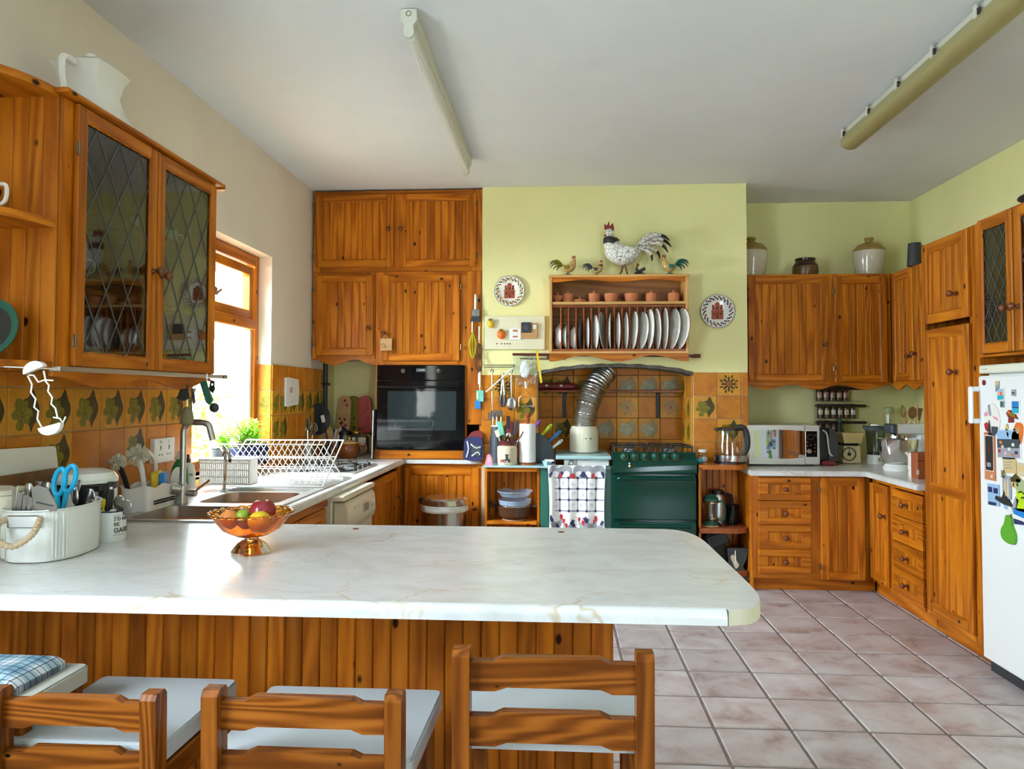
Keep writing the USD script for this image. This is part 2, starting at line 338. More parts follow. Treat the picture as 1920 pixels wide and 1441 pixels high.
# plaid cushion cloth
material('plaid', {'g': ('geometry', {}), 's': ('separate_xyz', {}), 'a': ('wave_texture', {'wave_type': 'bands', 'bands_direction': 'x', 'scale': 4.2}), 'b': ('wave_texture', {'wave_type': 'bands', 'bands_direction': 'y', 'scale': 4.2}), 'c': ('wave_texture', {'wave_type': 'bands', 'bands_direction': 'x', 'scale': 16.8}), 'd': ('wave_texture', {'wave_type': 'bands', 'bands_direction': 'y', 'scale': 16.8}),
    'ra': ('rgb_ramp', {'ramp': [(.35, (.62, .66, .70)), (.5, (.30, .44, .52))]}), 'rb': ('rgb_ramp', {'ramp': [(.35, (1, 1, 1)), (.5, (.55, .68, .74))]}), 'rc': ('rgb_ramp', {'ramp': [(.90, (1, 1, 1)), (.95, (.30, .32, .38))]}), 'm': ('mix', {'mix_type': 'multiply', 'fac': 1.0}), 'm2': ('mix', {'mix_type': 'multiply', 'fac': 1.0}), 'm3': ('mix', {'mix_type': 'multiply', 'fac': 1.0}), 'rd': ('rgb_ramp', {'ramp': [(.90, (1, 1, 1)), (.95, (.30, .32, .38))]}), 'p': ('principled_bsdf', {'roughness': .85})},
    [('g.position', 'a.vector'), ('g.position', 'b.vector'), ('g.position', 'c.vector'), ('g.position', 'd.vector'), ('a.fac', 'ra.fac'), ('b.fac', 'rb.fac'), ('c.fac', 'rc.fac'), ('d.fac', 'rd.fac'), ('ra.color', 'm.color1'), ('rb.color', 'm.color2'), ('m.color', 'm2.color1'), ('rc.color', 'm2.color2'), ('m2.color', 'm3.color1'), ('rd.color', 'm3.color2'), ('m3.color', 'p.base_color')])
pane('bag_film', (.90, .93, .95), (.8, .8, .8), .2, .25)
mottled('stone', (.06, .05, .04), (.16, .145, .12), 30, .9, bump=.6)

LW, RW, BW, CH, CEIL, FY = -1.87, 2.82, 6.0, 5.42, 2.875, -3.0
ZL, ZR, ZP = .84, .815, .84
# ------------------------------------------------------------ room shell
fl = struct('floor', box(LW - .2, RW + .2, FY - .2, BW + .2, -.12, -.004, 0), 'grout')
P, TX, TY = .3006, .622, 3.911
rng = np.random.default_rng(7)
for i in range(-6, 6):
    for j in range(-11, 6):
        x0, y0 = TX + i * P, TY + j * P
        if y0 + P > 5.45 or x0 + P > 2.45: continue
        obj('tile', box(x0 + .006, x0 + P - .006, y0 + .006, y0 + P - .006, -.01, rng.uniform(-.0007, .0007), .004), 'floor_tile', fl, False)
struct('ceiling', box(LW - .3, RW + .2, FY - .2, BW + .2, CEIL, CEIL + .12, 0), 'paint_ceiling')
WY0, WY1, WZ0, WZ1 = 3.62, 4.66, .90, 2.22
wl = struct('wall_left', ext_x(sbox(FY - .15, 0, BW + .15, CEIL).difference(sbox(WY0, WZ0, WY1, WZ1)).difference(sbox(-.25, .95, 1.15, 2.25)), LW - .26, LW), 'paint_white')
obj('painted_strip', box(LW, LW + .004, 5.70, BW, .8, CEIL, 0), 'paint_lime', wl)
wb = struct('wall_back', box(LW, RW, BW, BW + .15, 0, CEIL, 0), 'paint_lime')
wr = struct('wall_right', box(RW, RW + .15, FY - .15, BW + .15, 0, CEIL, 0), 'paint_lime')
struct('wall_front', ext_y(sbox(LW, 0, RW, CEIL).difference(sbox(1.45, .02, 2.25, 2.2)), FY - .15, FY), 'paint_rear')
# chimney breast with the arched hearth
OX0, OX1, CX0, CX1, RECB = -.155, .985, -.566, 1.379, 5.87
arch = lambda x, base, rise: base + rise * math.sqrt(max(0, 1 - ((x - .415) / .60) ** 2)) ** 1.3
xs = np.linspace(OX0, OX1, 25)
opening = Polygon([(OX0, -.1)] + [(x, arch(x, 1.452, .078)) for x in xs] + [(OX1, -.1)])
cb = struct('wall_chimney', join(ext_y(sbox(CX0, 0, CX1, CEIL).difference(opening), CH, RECB), box(CX0, CX1, RECB, BW, 0, CEIL, 0)), 'paint_lime')
band = Polygon([(x, arch(x, 1.452, .078) - .004) for x in xs] + [(x, arch(x, 1.452, .078) + .024 * (.85 + .15 * math.sin(i * 2.1))) for i, x in list(enumerate(xs))[::-1]])
obj('arch_stone', ext_y(band, CH - .012, RECB - .2), 'stone', cb, False, label='rough grey stone lintel arching over the hearth')
# ------------------------------------------------------------ wall tiles, each a piece of its wall
shadow_leaf = Polygon(curve([(.70, .96), (.80, .76), (.90, .55), (.86, .36), (.72, .18), (.66, .06), (.60, .2), (.5, .3), (.45, .55), (.36, .68), (.46, .75), (.58, .80)], 5, True)).buffer(0)
front_leaf = Polygon(curve([(.36, .76), (.46, .70), (.50, .74), (.56, .68), (.55, .58), (.66, .54), (.70, .42), (.62, .36), (.60, .24), (.46, .24), (.42, .12), (.28, .10), (.22, .2), (.28, .32), (.14, .34), (.10, .46), (.2, .54), (.18, .64), (.24, .76)], 4, True)).buffer(0)
veins = unary_union([LineString([(.34, .14), (.40, .40), (.36, .72)]).buffer(.008)] + [LineString([(.39, .38), p]).buffer(.006) for p in ((.17, .45), (.24, .66), (.5, .64), (.63, .44), (.52, .3))])
rosette = unary_union([affinity.rotate(affinity.translate(affinity.scale(Point(0, 0).buffer(.5, 4), .10, .26), .5, .5 + d), a, origin=(.5, .5)) for a in range(0, 360, 45) for d in (.2,)] +
                      [affinity.rotate(affinity.translate(affinity.scale(Point(0, 0).buffer(.5, 4), .08, .16), .5, .5 + .34), a + 22, origin=(.5, .5)) for a in range(0, 360, 45)])
heart = Point(.5, .5).buffer(.07, 4)
def tile(parent, o, ang, w, h, kind=''):
    """One glazed tile whose lower left corner is o, looking out along the turned -y."""
    g = .0016
    t = obj('tile', facing(box(g, w - g, -.006, .004, g, h - g, .0022), o, ang), 'leaf_tile' if kind else 'wall_tile', parent, False)
    def pr(poly, m, d):
        poly = affinity.scale(poly, h, h, origin=(0, 0)).intersection(sbox(.004, .004, w - .004, h - .004))
        if poly.area > 1e-6: obj('print', facing(ext_y(poly, -.006 - d, -.0058), o, ang), m, t, False)
    if kind == 'p': pr(shadow_leaf, 'leaf_pale_dark', .0003); pr(front_leaf, 'leaf_pale', .0005); pr(veins, 'leaf_pale_dark', .0007)
    if kind == 'q': pr(rosette, 'leaf_pale_dark', .0003); pr(heart, 'petal_red', .0005)
    if kind == 'l': pr(shadow_leaf, 'leaf_shadow', .0003); pr(front_leaf, 'leaf_green', .0005); pr(veins, 'leaf_line', .0007)
    if kind == 's': pr(shadow_leaf, 'leaf_shadow', .0003)
    if kind == 'r': pr(rosette, 'leaf_shadow', .0003); pr(heart, 'petal_red', .0005)
TP = .168
ZR0 = 1.517
obj('grout', box(LW, LW + .003, 2.19, WY0, ZL, 1.50, 0), 'tile_grout', wl, False)
obj('grout', box(LW, LW + .003, WY0, WY1, ZL, WZ0, 0), 'tile_grout', wl, False)
obj('grout', box(LW, LW + .003, WY1, 5.68, ZL, ZR0, 0), 'tile_grout', wl, False)
for c in range(-2, 8):
    y = 2.366 + c * TP; w = min(TP, WY0 - y)
    for r in range(4):
        h = TP if r < 3 else ZR0 - 3 * TP - ZL
        tile(wl, (LW + .006, y, ZR0 - r * TP - h), 90, w, h, 'l' if r == 1 or (r == 2 and c in (1, 4)) else '')
for c in range(7):
    y = WY0 + c * TP; w = min(TP, WY1 - y)
    if w > .02: tile(wl, (LW + .006, y, WZ0 - .055), 90, w, .055)
for c in range(7):
    y = WY1 + .015 + (c - 1) * TP + .1; w = TP
    if y < WY1: w -= WY1 - y; y = WY1
    w = min(w, 5.68 - y)
    for r in range(4):
        h = TP if r < 3 else ZR0 - 3 * TP - ZL
        tile(wl, (LW + .006, y, ZR0 - r * TP - h), 90, w, h, 'l' if r == 1 or (r == 2 and c in (0, 1, 4)) else 'r' if (r == 0 and c == 6) else '')
for r in range(4):                                                      # far reveal of the window
    h = min(TP, ZR0 - r * TP - WZ0)
    if h > .02: tile(wl, (LW - .085, WY1, ZR0 - r * TP - h), 0, .09, h, 'l' if r == 1 else '')
def rows(parent, cols, Y, top, n, kinds, ang=0, o=None):
    for ci in range(len(cols) - 1):
        for r in range(n):
            k = kinds.get((ci, r), ''); w = cols[ci + 1] - cols[ci]
            tile(parent, (cols[ci], Y, top - (r + 1) * .1692), 0, w, .1692, k)
TOPC = 1.486
obj('grout', box(OX1, CX1, CH - .003, CH, .3, TOPC, 0), 'tile_grout', cb, False)
obj('grout', box(CX0, OX0, CH - .003, CH, .3, TOPC - .02, 0), 'tile_grout', cb, False)
rows(cb, [OX1, 1.156, 1.328, CX1], CH - .006, TOPC, 4, {(1, 0): 'r', (0, 1): 'l', (1, 2): 'l'})
rows(cb, [CX0, -.49, -.322, OX0], CH - .006, TOPC - .018, 4, {(1, 0): 'r', (2, 1): 'l', (1, 2): 'l'})
bx = [OX0, -.045] + [-.045 + .1703 * k for k in range(1, 7)]
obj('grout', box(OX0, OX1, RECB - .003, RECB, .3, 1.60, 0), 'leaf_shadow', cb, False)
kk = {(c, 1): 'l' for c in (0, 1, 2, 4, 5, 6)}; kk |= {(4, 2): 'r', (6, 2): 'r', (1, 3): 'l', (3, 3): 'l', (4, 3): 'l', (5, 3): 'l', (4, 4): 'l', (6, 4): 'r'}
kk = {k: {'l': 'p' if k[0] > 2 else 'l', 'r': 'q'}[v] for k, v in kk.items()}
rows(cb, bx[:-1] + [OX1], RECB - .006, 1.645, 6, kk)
for r in range(4):                                                      # right jamb of the hearth, looking left
    for c in range(2):
        tile(cb, (OX1 - .006, RECB - c * .222, TOPC - .02 - (r + 1) * .1692), -90, .222, .1692, 'l' if (r + c) % 3 != 1 else '')
# ------------------------------------------------------------ kitchen window
w1 = struct('window_1', box(LW - .15, LW - .085, WY1 - .055, WY1, WZ0, WZ1, .004), 'pine_z')
FX0, FX1 = LW - .15, LW - .085
for nm, m, wd in (('jamb', box(FX0, FX1, WY0, WY0 + .055, WZ0, WZ1, .004), 'pine_z'), ('head', box(FX0, FX1, WY0 + .055, WY1 - .055, WZ1 - .07, WZ1, .004), 'pine_y'),
                  ('bottom_rail', box(FX0, FX1, WY0 + .055, WY1 - .055, WZ0, WZ0 + .06, .004), 'pine_y'), ('transom', box(FX0 - .01, FX1 + .012, WY0 + .055, WY1 - .055, 1.735, 1.80, .006), 'pine_y')):
    obj(nm, m, wd, w1)
cf = obj('casement', join(box(FX0, FX1 - .012, WY0 + .06, WY0 + .115, 1.805, 2.14, .004), box(FX0, FX1 - .012, WY1 - .115, WY1 - .062, 1.805, 2.14, .004)), 'pine_z', w1)
obj('casement_rail', join(box(FX0, FX1 - .012, WY0 + .115, WY1 - .115, 1.805, 1.86, .004), box(FX0, FX1 - .012, WY0 + .115, WY1 - .115, 2.085, 2.14, .004)), 'pine_y', cf)
obj('pane', box(FX0 + .024, FX0 + .030, WY0 + .11, WY1 - .11, 1.85, 2.09, 0), 'window_pane', cf)
obj('stay', tube([(FX1 + .006, 3.75, 1.862), (FX1 + .012, 3.93, 1.865), (FX1 + .02, 4.03, 1.90), (FX1 + .02, 4.08, 1.925)], .007), 'steel', cf)
obj('pane', box(FX0 + .024, FX0 + .030, WY0 + .05, WY1 - .05, WZ0 + .05, 1.74, 0), 'window_pane', w1)
obj('glazing_bead', join(box(FX0 + .03, FX1 - .02, WY1 - .085, WY1 - .055, WZ0 + .06, 1.735, .003), box(FX0 + .03, FX1 - .02, WY0 + .055, WY0 + .085, WZ0 + .06, 1.735, .003)), 'white_plastic', w1)
obj('bracket', ext_x(Polygon([(3.86, 2.06), (4.03, 2.06), (4.03, 2.02), (3.99, 1.985), (3.97, 1.95), (4.06, 1.93), (4.06, 1.89), (3.86, 1.90)]), FX1 - .01, FX1 + .01), 'brownwood', w1, False, label='dark shaped timber bracket at the top light of the window')
obj('window_board', box(LW - .09, LW + .012, WY0, WY1, WZ0 - .02, WZ0, .004), 'white_enamel', w1)
# ------------------------------------------------------------ pine doors, drawers and carcasses
WOODAX = {0: ('pine_x', 'pine_z'), 90: ('pine_y', 'pine_z'), -90: ('pine_y', 'pine_z')}
def knob(parent, p, o, ang, s=1.0):
    x, z = p
    m = lathe([(1e-4, 0), (.012, 0), (.011, .004), (.007, .009), (.007, .016), (.013, .021), (.0175, .028), (.0175, .034), (.013, .041), (1e-4, .044)], 16)
    m = mv(rot(sc(m, s), 90, 'x'), (x, 0, z))
    return obj('knob', facing(m, o, ang), 'knobwood', parent, True)
def hinge(parent, x, z, o, ang):
    m = join(mv(cyl((0, 0, -.022), (0, 0, .022), .005, n=8), (x, -.012, z)), box(x - .008, x + .008, -.010, -.004, z - .017, z + .017, .002))
    obj('hinge', facing(m, o, ang), 'hinge_metal', parent)
def pdoor(parent, o, ang, w, h, kn=None, hinges=None, st=.052, bw=.0545, glass=None, name='door', t=.02, offs=.0):
    """Framed door with sunk V-jointed boards (or a leaded pane); o is its lower left front corner as seen."""
    hx, vz = WOODAX[ang]
    d = node(name, parent)
    for x in (0, w - st): obj('stile', facing(box(x, x + st, 0, t, 0, h, .004), o, ang), vz, d)
    obj('rail', facing(box(st - .001, w - st + .001, .0005, t, 0, st, .004), o, ang), hx, d)
    obj('rail', facing(box(st - .001, w - st + .001, .0005, t, h - st, h, .004), o, ang), hx, d)
    rim = [box(st, w - st, .003, .010, st, st + .005, .002), box(st, w - st, .003, .010, h - st - .005, h - st, .002), box(st, st + .005, .003, .010, st, h - st, .002), box(w - st - .005, w - st, .003, .010, st, h - st, .002)]
    for m in rim: obj('bead', facing(m, o, ang), vz, d)
    if glass:
        obj('pane', facing(box(st - .004, w - st + .004, .0105, .0135, st - .004, h - st + .004, 0), o, ang), glass, d)
        iw, ih = w - 2 * st, h - 2 * st; nx = 3; sx = iw / nx; sz = sx * 1.72; segs = []
        clip = sbox(st, st, w - st, h - st)
        for k in range(-40, 41):
            for s in (1, -1):
                L = LineString([(st + k * sx - s * sx * 50, st - 50 * sz), (st + k * sx + s * sx * 50, st + 50 * sz)]).intersection(clip)
                if L.length > .01: segs.append(L.buffer(.0023, cap_style=2))
        obj('lead_lattice', facing(ext_y(unary_union(segs), .0088, .0105), o, ang), 'lead', d, False)
    else:
        n = max(2, round((w - 2 * st) / bw)); b = (w - 2 * st) / n
        for k in range(n):
            obj('board', facing(box(st + k * b + .0006, st + (k + 1) * b - .0004, .009, .018, st - .004, h - st + .004, .0042), o, ang), vz, d, False)
    if kn: knob(d, kn, o, ang)
    for x, z in hinges or (): hinge(d, x, z, o, ang)
    return d
def drawer(parent, o, ang, w, h, t=.02):
    hx, vz = WOODAX[ang]; st = .046; sx = .062
    d = node('drawer', parent)
    for m in (box(0, w, 0, t, 0, st, .004), box(0, w, 0, t, h - st, h, .004), box(0, sx, .0006, t, st - .002, h - st + .002, .002), box(w - sx, w, .0006, t, st - .002, h - st + .002, .002)): obj('front_rail', facing(m, o, ang), hx, d)
    n = 5; b = (w - 2 * sx) / n
    for k in range(n):
        obj('board', facing(box(sx + k * b, sx + (k + 1) * b, .007, .016, st - .004, h - st + .004, .003), o, ang), vz, d, False)
    for m in (box(sx, w - sx, .003, .009, st, st + .004, .002), box(sx, w - sx, .003, .009, h - st - .004, h - st, .002), box(sx, sx + .004, .003, .009, st, h - st, .002), box(w - sx - .004, w - sx, .003, .009, st, h - st, .002)): obj('bead', facing(m, o, ang), vz, d)
    knob(d, (w / 2, h / 2), o, ang, .95)
    return d
def carcass(parent, o, ang, w, h, depth, t=.018, name='carcass', back=True, shelves=()):
    parts = [box(0, t, 0, depth, 0, h, .001), box(w - t, w, 0, depth, 0, h, .001), box(t, w - t, 0, depth, 0, t, .001), box(t, w - t, 0, depth, h - t, h, .001)]
    if back: parts.append(box(t, w - t, depth - .008, depth, t, h - t, 0))
    c = obj(name, facing(join(*parts), o, ang), 'pine_z', parent)
    for z in shelves: obj('shelf', facing(box(t, w - t, .03, depth - .01, z, z + .018, .001), o, ang), 'pine_x', parent)
    return c
def valance(parent, o, ang, w, top, drop=.028, amp=.024, waves=1.0, t=.016, name='valance'):
    """Scalloped board under a cabinet: o is its top left front corner."""
    n = 60; pts = [(0, 0), (w, 0)]
    for i in range(n + 1):
        x = w * (1 - i / n); pts.append((x, -drop - amp * (.5 - .5 * math.cos(2 * math.pi * waves * (x / w) * 1.0 + math.pi * 0)) if name != 'pelmet' else -drop + amp * .5 * math.cos(2 * math.pi * waves * x / w)))
    return obj(name, facing(ext_y(Polygon(pts), 0, t), o, ang), WOODAX[ang][0], parent)
def leg_frame(parent, o, ang, w, h, pieces):
    """Face frame: pieces = list of (x0, x1, z0, z1, vertical)."""
    for x0, x1, z0, z1, v in pieces:
        obj('frame_stile' if v else 'frame_rail', facing(box(x0, x1, 0 if v else .0012, .02, z0, z1, .0010), o, ang), WOODAX[ang][1 if v else 0], parent)

# --- left wall glass cabinet with open end shelves
gc = thing('wall_cabinet', 'pine wall cabinet with two leaded glass doors and open rounded end shelves beside the window', 'cabinet', (LW, 2.19, 1.40))
GX = -1.57                                                              # face of the carcass; doors stand 2 cm proud
carcass(gc, (GX - .0, 2.19, 1.40), 90, 1.03, .87, .285, shelves=(.27, .55))
leg_frame(gc, (GX + .004, 2.19, 1.40), 90, 1.03, .87, [(0, .08, 0, .87, 1), (.98, 1.03, 0, .87, 1), (.05, .98, 0, .04, 0), (.05, .98, .83, .87, 0), (.47, .56, .03, .84, 1)])
pdoor(gc, (GX + .026, 2.245, 1.414), 90, .468, .853, (.445, .38), [(-.014, .08), (-.014, .70)], glass='smoke_pane', st=.045)
pdoor(gc, (GX + .026, 2.722, 1.414), 90, .478, .853, (.026, .37), None, glass='smoke_pane', st=.048)
for k in range(6):                                                      # boarded end looking at the camera
    x0 = LW + .004 + k * .0497
    obj('end_board', box(x0, x0 + .0493, 2.178, 2.189, 1.40, 2.27, .003), 'pine_z', gc, False)
obj('cornice', box(LW, -1.525, 2.16, 3.235, 2.27, 2.285, .003), 'pine_y', gc)
def quarter(x0, y0, rx, ry, sy, n=14):
    return Polygon([(x0, y0)] + [(x0 + rx * math.cos(a), y0 + sy * ry * math.sin(a)) for a in np.linspace(0, math.pi / 2, n)])
for z, t in ((1.405, .022), (1.845, .026), (2.262, .024)):
    obj('end_shelf', mv(ext(quarter(LW, 2.178, .30, .32, -1), t), (0, 0, z)), 'pine_y', gc, False)
obj('end_shelf', mv(ext(quarter(LW, 3.235, .345, .11, 1), .022), (0, 0, 2.263)), 'pine_y', gc, False)
valance(gc, (GX + .006, 2.175, 1.40), 90, 1.03, 0, .018, .036, 2.0)
obj('light_rail', box(GX - .005, GX + .03, 2.17, 3.29, 1.396, 1.412, .002), 'aluminium', gc)

# --- left and back-left base run
bl = thing('base_cabinet', 'pine base cabinet run under the sink with framed doors', 'cabinet', (-1.5, 2.8, .1))
EX, EB = -1.145, 5.43
carcass(bl, (EX - .045, 2.72, .10), 90, .96, ZL - .14, .66)
pdoor(bl, (EX - .025, 2.76, .13), 90, .44, .62, (.40, .5)); pdoor(bl, (EX - .025, 3.21, .13), 90, .44, .62, (.04, .5))
obj('frame_rail', box(EX - .045, EX - .027, 2.72, 3.68, .755, .80, .002), 'pine_y', bl)
obj('plinth', box(EX - .1, EX - .085, 2.72, 3.68, 0, .10, 0), 'pine_dark', bl)
bc = thing('base_cabinet', 'pine corner base cabinet with a door beyond the dishwasher', 'cabinet', (-1.5, 4.8, .1))
carcass(bc, (EX - .045, 4.31, .10), 90, 1.10, ZL - .14, .66)
pdoor(bc, (EX - .025, 4.34, .13), 90, .47, .64, (.03, .45)); pdoor(bc, (EX - .025, 4.83, .13), 90, .47, .64, (.44, .45))
obj('frame_stile', box(EX - .045, EX - .026, 5.31, 5.41, .10, .80, .002), 'pine_z', bc)
obj('plinth', box(EX - .1, EX - .085, 4.31, 5.5, 0, .10, 0), 'pine_dark', bc)
bb = thing('base_cabinet', 'pine base cabinet with a knotty boarded door behind the steel bin', 'cabinet', (-.9, 5.5, .1))
XB1 = at(905, 900, Y=EB)[0]; XB0 = EX - .02
carcass(bb, (XB0 - .02, EB + .045, .10), 0, XB1 - XB0 + .02, ZL - .14, .5)
leg_frame(bb, (XB0 - .02, EB + .027, .10), 0, 1, 1, [(0, .04, 0, .70, 1), (XB1 - XB0 - .03, XB1 - XB0 + .02, 0, .70, 1), (.04, XB1 - XB0 - .03, .66, .70, 0)])
pdoor(bb, (XB0 + .015, EB + .006, .12), 0, XB1 - XB0 - .045, .655, (XB1 - XB0 - .072, .36))
obj('plinth', box(XB0, XB1, EB + .09, EB + .105, 0, .10, 0), 'pine_dark', bb)

# --- tall pine block round the oven
XO0, XO1, XOE = at(705, 700, Y=CH + .02)[0], at(876, 700, Y=CH + .02)[0], CX0 - .002
XT0 = -1.855
tc = thing('cupboard', 'top pair of boarded pine cupboard doors up against the ceiling above the oven', 'cupboard', (-1.2, CH + .02, 2.26))
zt = lambda y, x=745: at(x, y, Y=CH)[2]
zA, zB, zC = zt(357), zt(509), zt(684)
carcass(tc, (XT0, CH + .022, zB), 0, XOE - XT0, zA - zB, .5)
leg_frame(tc, (XT0, CH + .002, zB), 0, 1, 1, [(0, .05, 0, zA - zB, 1), (XOE - XT0 - .075, XOE - XT0, 0, zA - zB, 1), (.03, XOE - XT0 - .03, zA - zB - .035, zA - zB, 0), (.03, XOE - XT0 - .03, 0, .05, 0), (.56, .68, .025, zA - zB - .025, 1)])
def px_door(parent, x0, y0, x1, y1, Y, **kw):
    a, b = at(x0, y1, Y=Y), at(x1, y0, Y=Y)
    k = kw.pop('knpx', None)
    if k: q = at(*k, Y=Y); kw['kn'] = (q[0] - a[0], q[2] - a[2])
    return pdoor(parent, (a[0], Y, a[2]), 0, b[0] - a[0], b[2] - a[2], **kw)
DY = CH - .02
hz = lambda w, h: [(w, .1), (w, h - .1)]
px_door(tc, 591, 363, 738, 501, DY, knpx=(729, 430), hinges=[(-.012, .08), (-.012, .47)])
px_door(tc, 748, 361, 893, 500, DY, knpx=(752, 430), hinges=[(.586, .08), (.586, .47)])
lc = thing('wall_cabinet', 'pine wall cabinet with one boarded door and a scalloped foot left of the oven', 'cabinet', (-1.5, CH + .02, 1.6))
zD = zt(672)
carcass(lc, (XT0, CH + .022, zD), 0, XO0 - XT0 - .004, zB - zD - .002, .5)
leg_frame(lc, (XT0, CH + .002, zD), 0, 1, 1, [(0, .03, 0, zB - zD - .002, 1), (XO0 - XT0 - .064, XO0 - XT0 - .004, 0, zB - zD - .002, 1), (.03, XO0 - XT0 - .034, zB - zD - .03, zB - zD - .002, 0), (.03, XO0 - XT0 - .034, 0, .03, 0)])
px_door(lc, 591, 515, 700, 666, DY, knpx=(692, 615), hinges=[(-.012, .08), (-.012, .5)])
valance(lc, (XT0, CH + .0, zD), 0, XO0 - XT0, 0, .006, .045, 1.5)
oh = thing('oven_housing', 'tall pine oven housing with a boarded door over the black oven', 'cupboard', (-1.0, CH + .02, .86))
zO = zt(843)
carcass(oh, (XO0, CH + .022, ZL), 0, XOE - XO0, zB - ZL - .002, .52, back=False)
leg_frame(oh, (XO0, CH + .002, ZL), 0, 1, 1, [(0, .06, zC - ZL, zB - ZL - .002, 1), (.03, XO1 - XO0, zC - ZL, zC - ZL + .045, 0), (.03, XO1 - XO0, zB - ZL - .045, zB - ZL - .002, 0), (.0, XO1 - XO0 - .012, .002, zO - ZL, 0), (XO1 - XO0 - .075, XO1 - XO0, zC - ZL, zB - ZL - .03, 1), (XO1 - XO0 - .02, XO1 - XO0, zO - ZL, zC - ZL, 1)])
obj('side_panel', box(XO1, XOE, CH - .004, CH + .02, zt(795), zB - .002, .002), 'pine_z', oh, label='plain knotty pine panel right of the oven')
px_door(oh, 715, 514, 862, 676, DY, knpx=(721, 625), hinges=[(.60, .1), (.60, .55)])
# ------------------------------------------------------------ worktops
def nose_x(x0, x1, y, z, r=.020, t=.035, sgn=-1):
    """Rounded front edge running along x at depth y."""
    pts = [(y, z - t), (y, z - r)] + [(y - sgn * (r - r * math.cos(a)) , z - r + r * math.sin(a)) for a in np.linspace(.2, math.pi / 2, 7)] + [(y - sgn * (r + .004), z - t)]
    return ext_x(Polygon(pts), x0, x1)
def nose_y(y0, y1, x, z, r=.020, t=.035, sgn=1):
    pts = [(x, z - t), (x, z - r)] + [(x - sgn * (r - r * math.cos(a)), z - r + r * math.sin(a)) for a in np.linspace(.2, math.pi / 2, 7)] + [(x - sgn * (r + .004), z - t)]
    return ext_y(Polygon(pts), y0, y1)
PF, PB = 1.70, 2.70
pw = thing('worktop', 'long peninsula worktop of cream marble laminate with a clipped round end in the foreground', 'worktop', (-.7, 2.2, ZP))
outline = [(LW, PF + .02), (.385, PF + .02)] + [(.385, PF)] + curve([(.385, PF), (.44, PF + .022), (.474, PF + .075), (.49, PF + .16), (.492, PF + .30)], 5).tolist() + curve([(.488, 2.44), (.482, 2.54), (.462, 2.63), (.42, 2.685), (.37, 2.70)], 5).tolist() + [(LW, PB)]
obj('top', join(mv(ext(Polygon(outline).buffer(0), .035), (0, 0, ZP - .035)), nose_x(LW, .385, PF, ZP)), 'marble', pw, 40)
ring = [(x, y) for x, y in outline[2:-1]]
edge = LineString(ring).buffer(.0012, cap_style=2)
obj('edge_trim', mv(ext(edge, .0345), (0, 0, ZP - .035)), 'cream_plastic', pw, False, label='beige edging strip round the clipped end')
obj('edge_line', box(.3835, .3852, PF - .0006, PF + .03, ZP - .035, ZP - .001, 0), 'ink', pw, False)
for i, (mx, my) in enumerate(((667, 991), (1052, 997))):
    q = at(mx, my, Z=ZP); obj('screw_cover', lathe([(1e-4, 0), (.012, 0), (.011, .0012), (1e-4, .0014)], 16, (q[0], q[1], ZP)), 'knobwood', pw)
lw = thing('worktop', 'L-shaped cream marble laminate worktop holding the sink under the window', 'worktop', (-1.4, 4, ZL))
SK = [sbox(-1.675, 2.715, -1.215, 3.035), sbox(-1.675, 3.14, -1.255, 3.50)]
poly = unary_union([sbox(LW, PB + .001, EX - .02, BW), sbox(EX - .03, EB + .02, XB1 + .01, BW)]).difference(sbox(-1.70, 2.712, -1.20, 3.52))
obj('top', join(mv(ext(poly, .035), (0, 0, ZL - .035)), nose_y(PB + .001, EB, EX, ZL), nose_x(EX, XB1 + .01, EB, ZL)), 'marble', lw, 40)
obj('edge_trim', mv(ext(sbox(EX - .001, EB - .001, EX + .012, EB + .012), .0352), (0, 0, ZL - .0351)), 'aluminium', lw, False)
rw = thing('worktop', 'cream marble laminate corner worktop holding the microwave and mixer', 'worktop', (1.9, 5.4, ZR))
RX0, RXE, RYE = 1.296, 2.045, 5.03
YEND = at(1731, 1000, X=RXE + .025)[1] + .014
poly = unary_union([sbox(RX0, RYE + .02, RW, BW), sbox(RXE + .02, YEND, RW, RYE + .03)])
obj('top', join(mv(ext(poly, .035), (0, 0, ZR - .035)), nose_x(RX0, RXE + .02, RYE, ZR), nose_y(YEND, RYE + .02, RXE, ZR, sgn=-1)), 'marble', rw, 40)

# ------------------------------------------------------------ peninsula base of dark V-jointed boards
pb = thing('breakfast_bar', 'dark red-brown boarded pine front of the peninsula behind the stools', 'counter', (-.7, 2.1, 0))
PX1, PY = at(1150, 1300, Y=2.08)[0], 2.08
obj('frame', join(box(LW, PX1 - .014, PY + .014, PB - .05, .02, ZP - .036, 0)), 'pine_dark', pb)
nb = 38; bw = (PX1 - LW - .06) / nb
for k in range(nb):
    obj('board', box(PX1 - .06 - (k + 1) * bw + .0006, PX1 - .06 - k * bw - .0006, PY, PY + .013, .02, ZP - .036, .0042), 'pine_dark', pb, False)
obj('corner_post', box(PX1 - .06, PX1, PY - .003, PY + .05, 0, ZP - .036, .003), 'pine_dark', pb)
obj('end_panel', box(PX1 - .014, PX1, PY + .05, PB - .05, .02, ZP - .036, .002), 'pine_dark', pb)

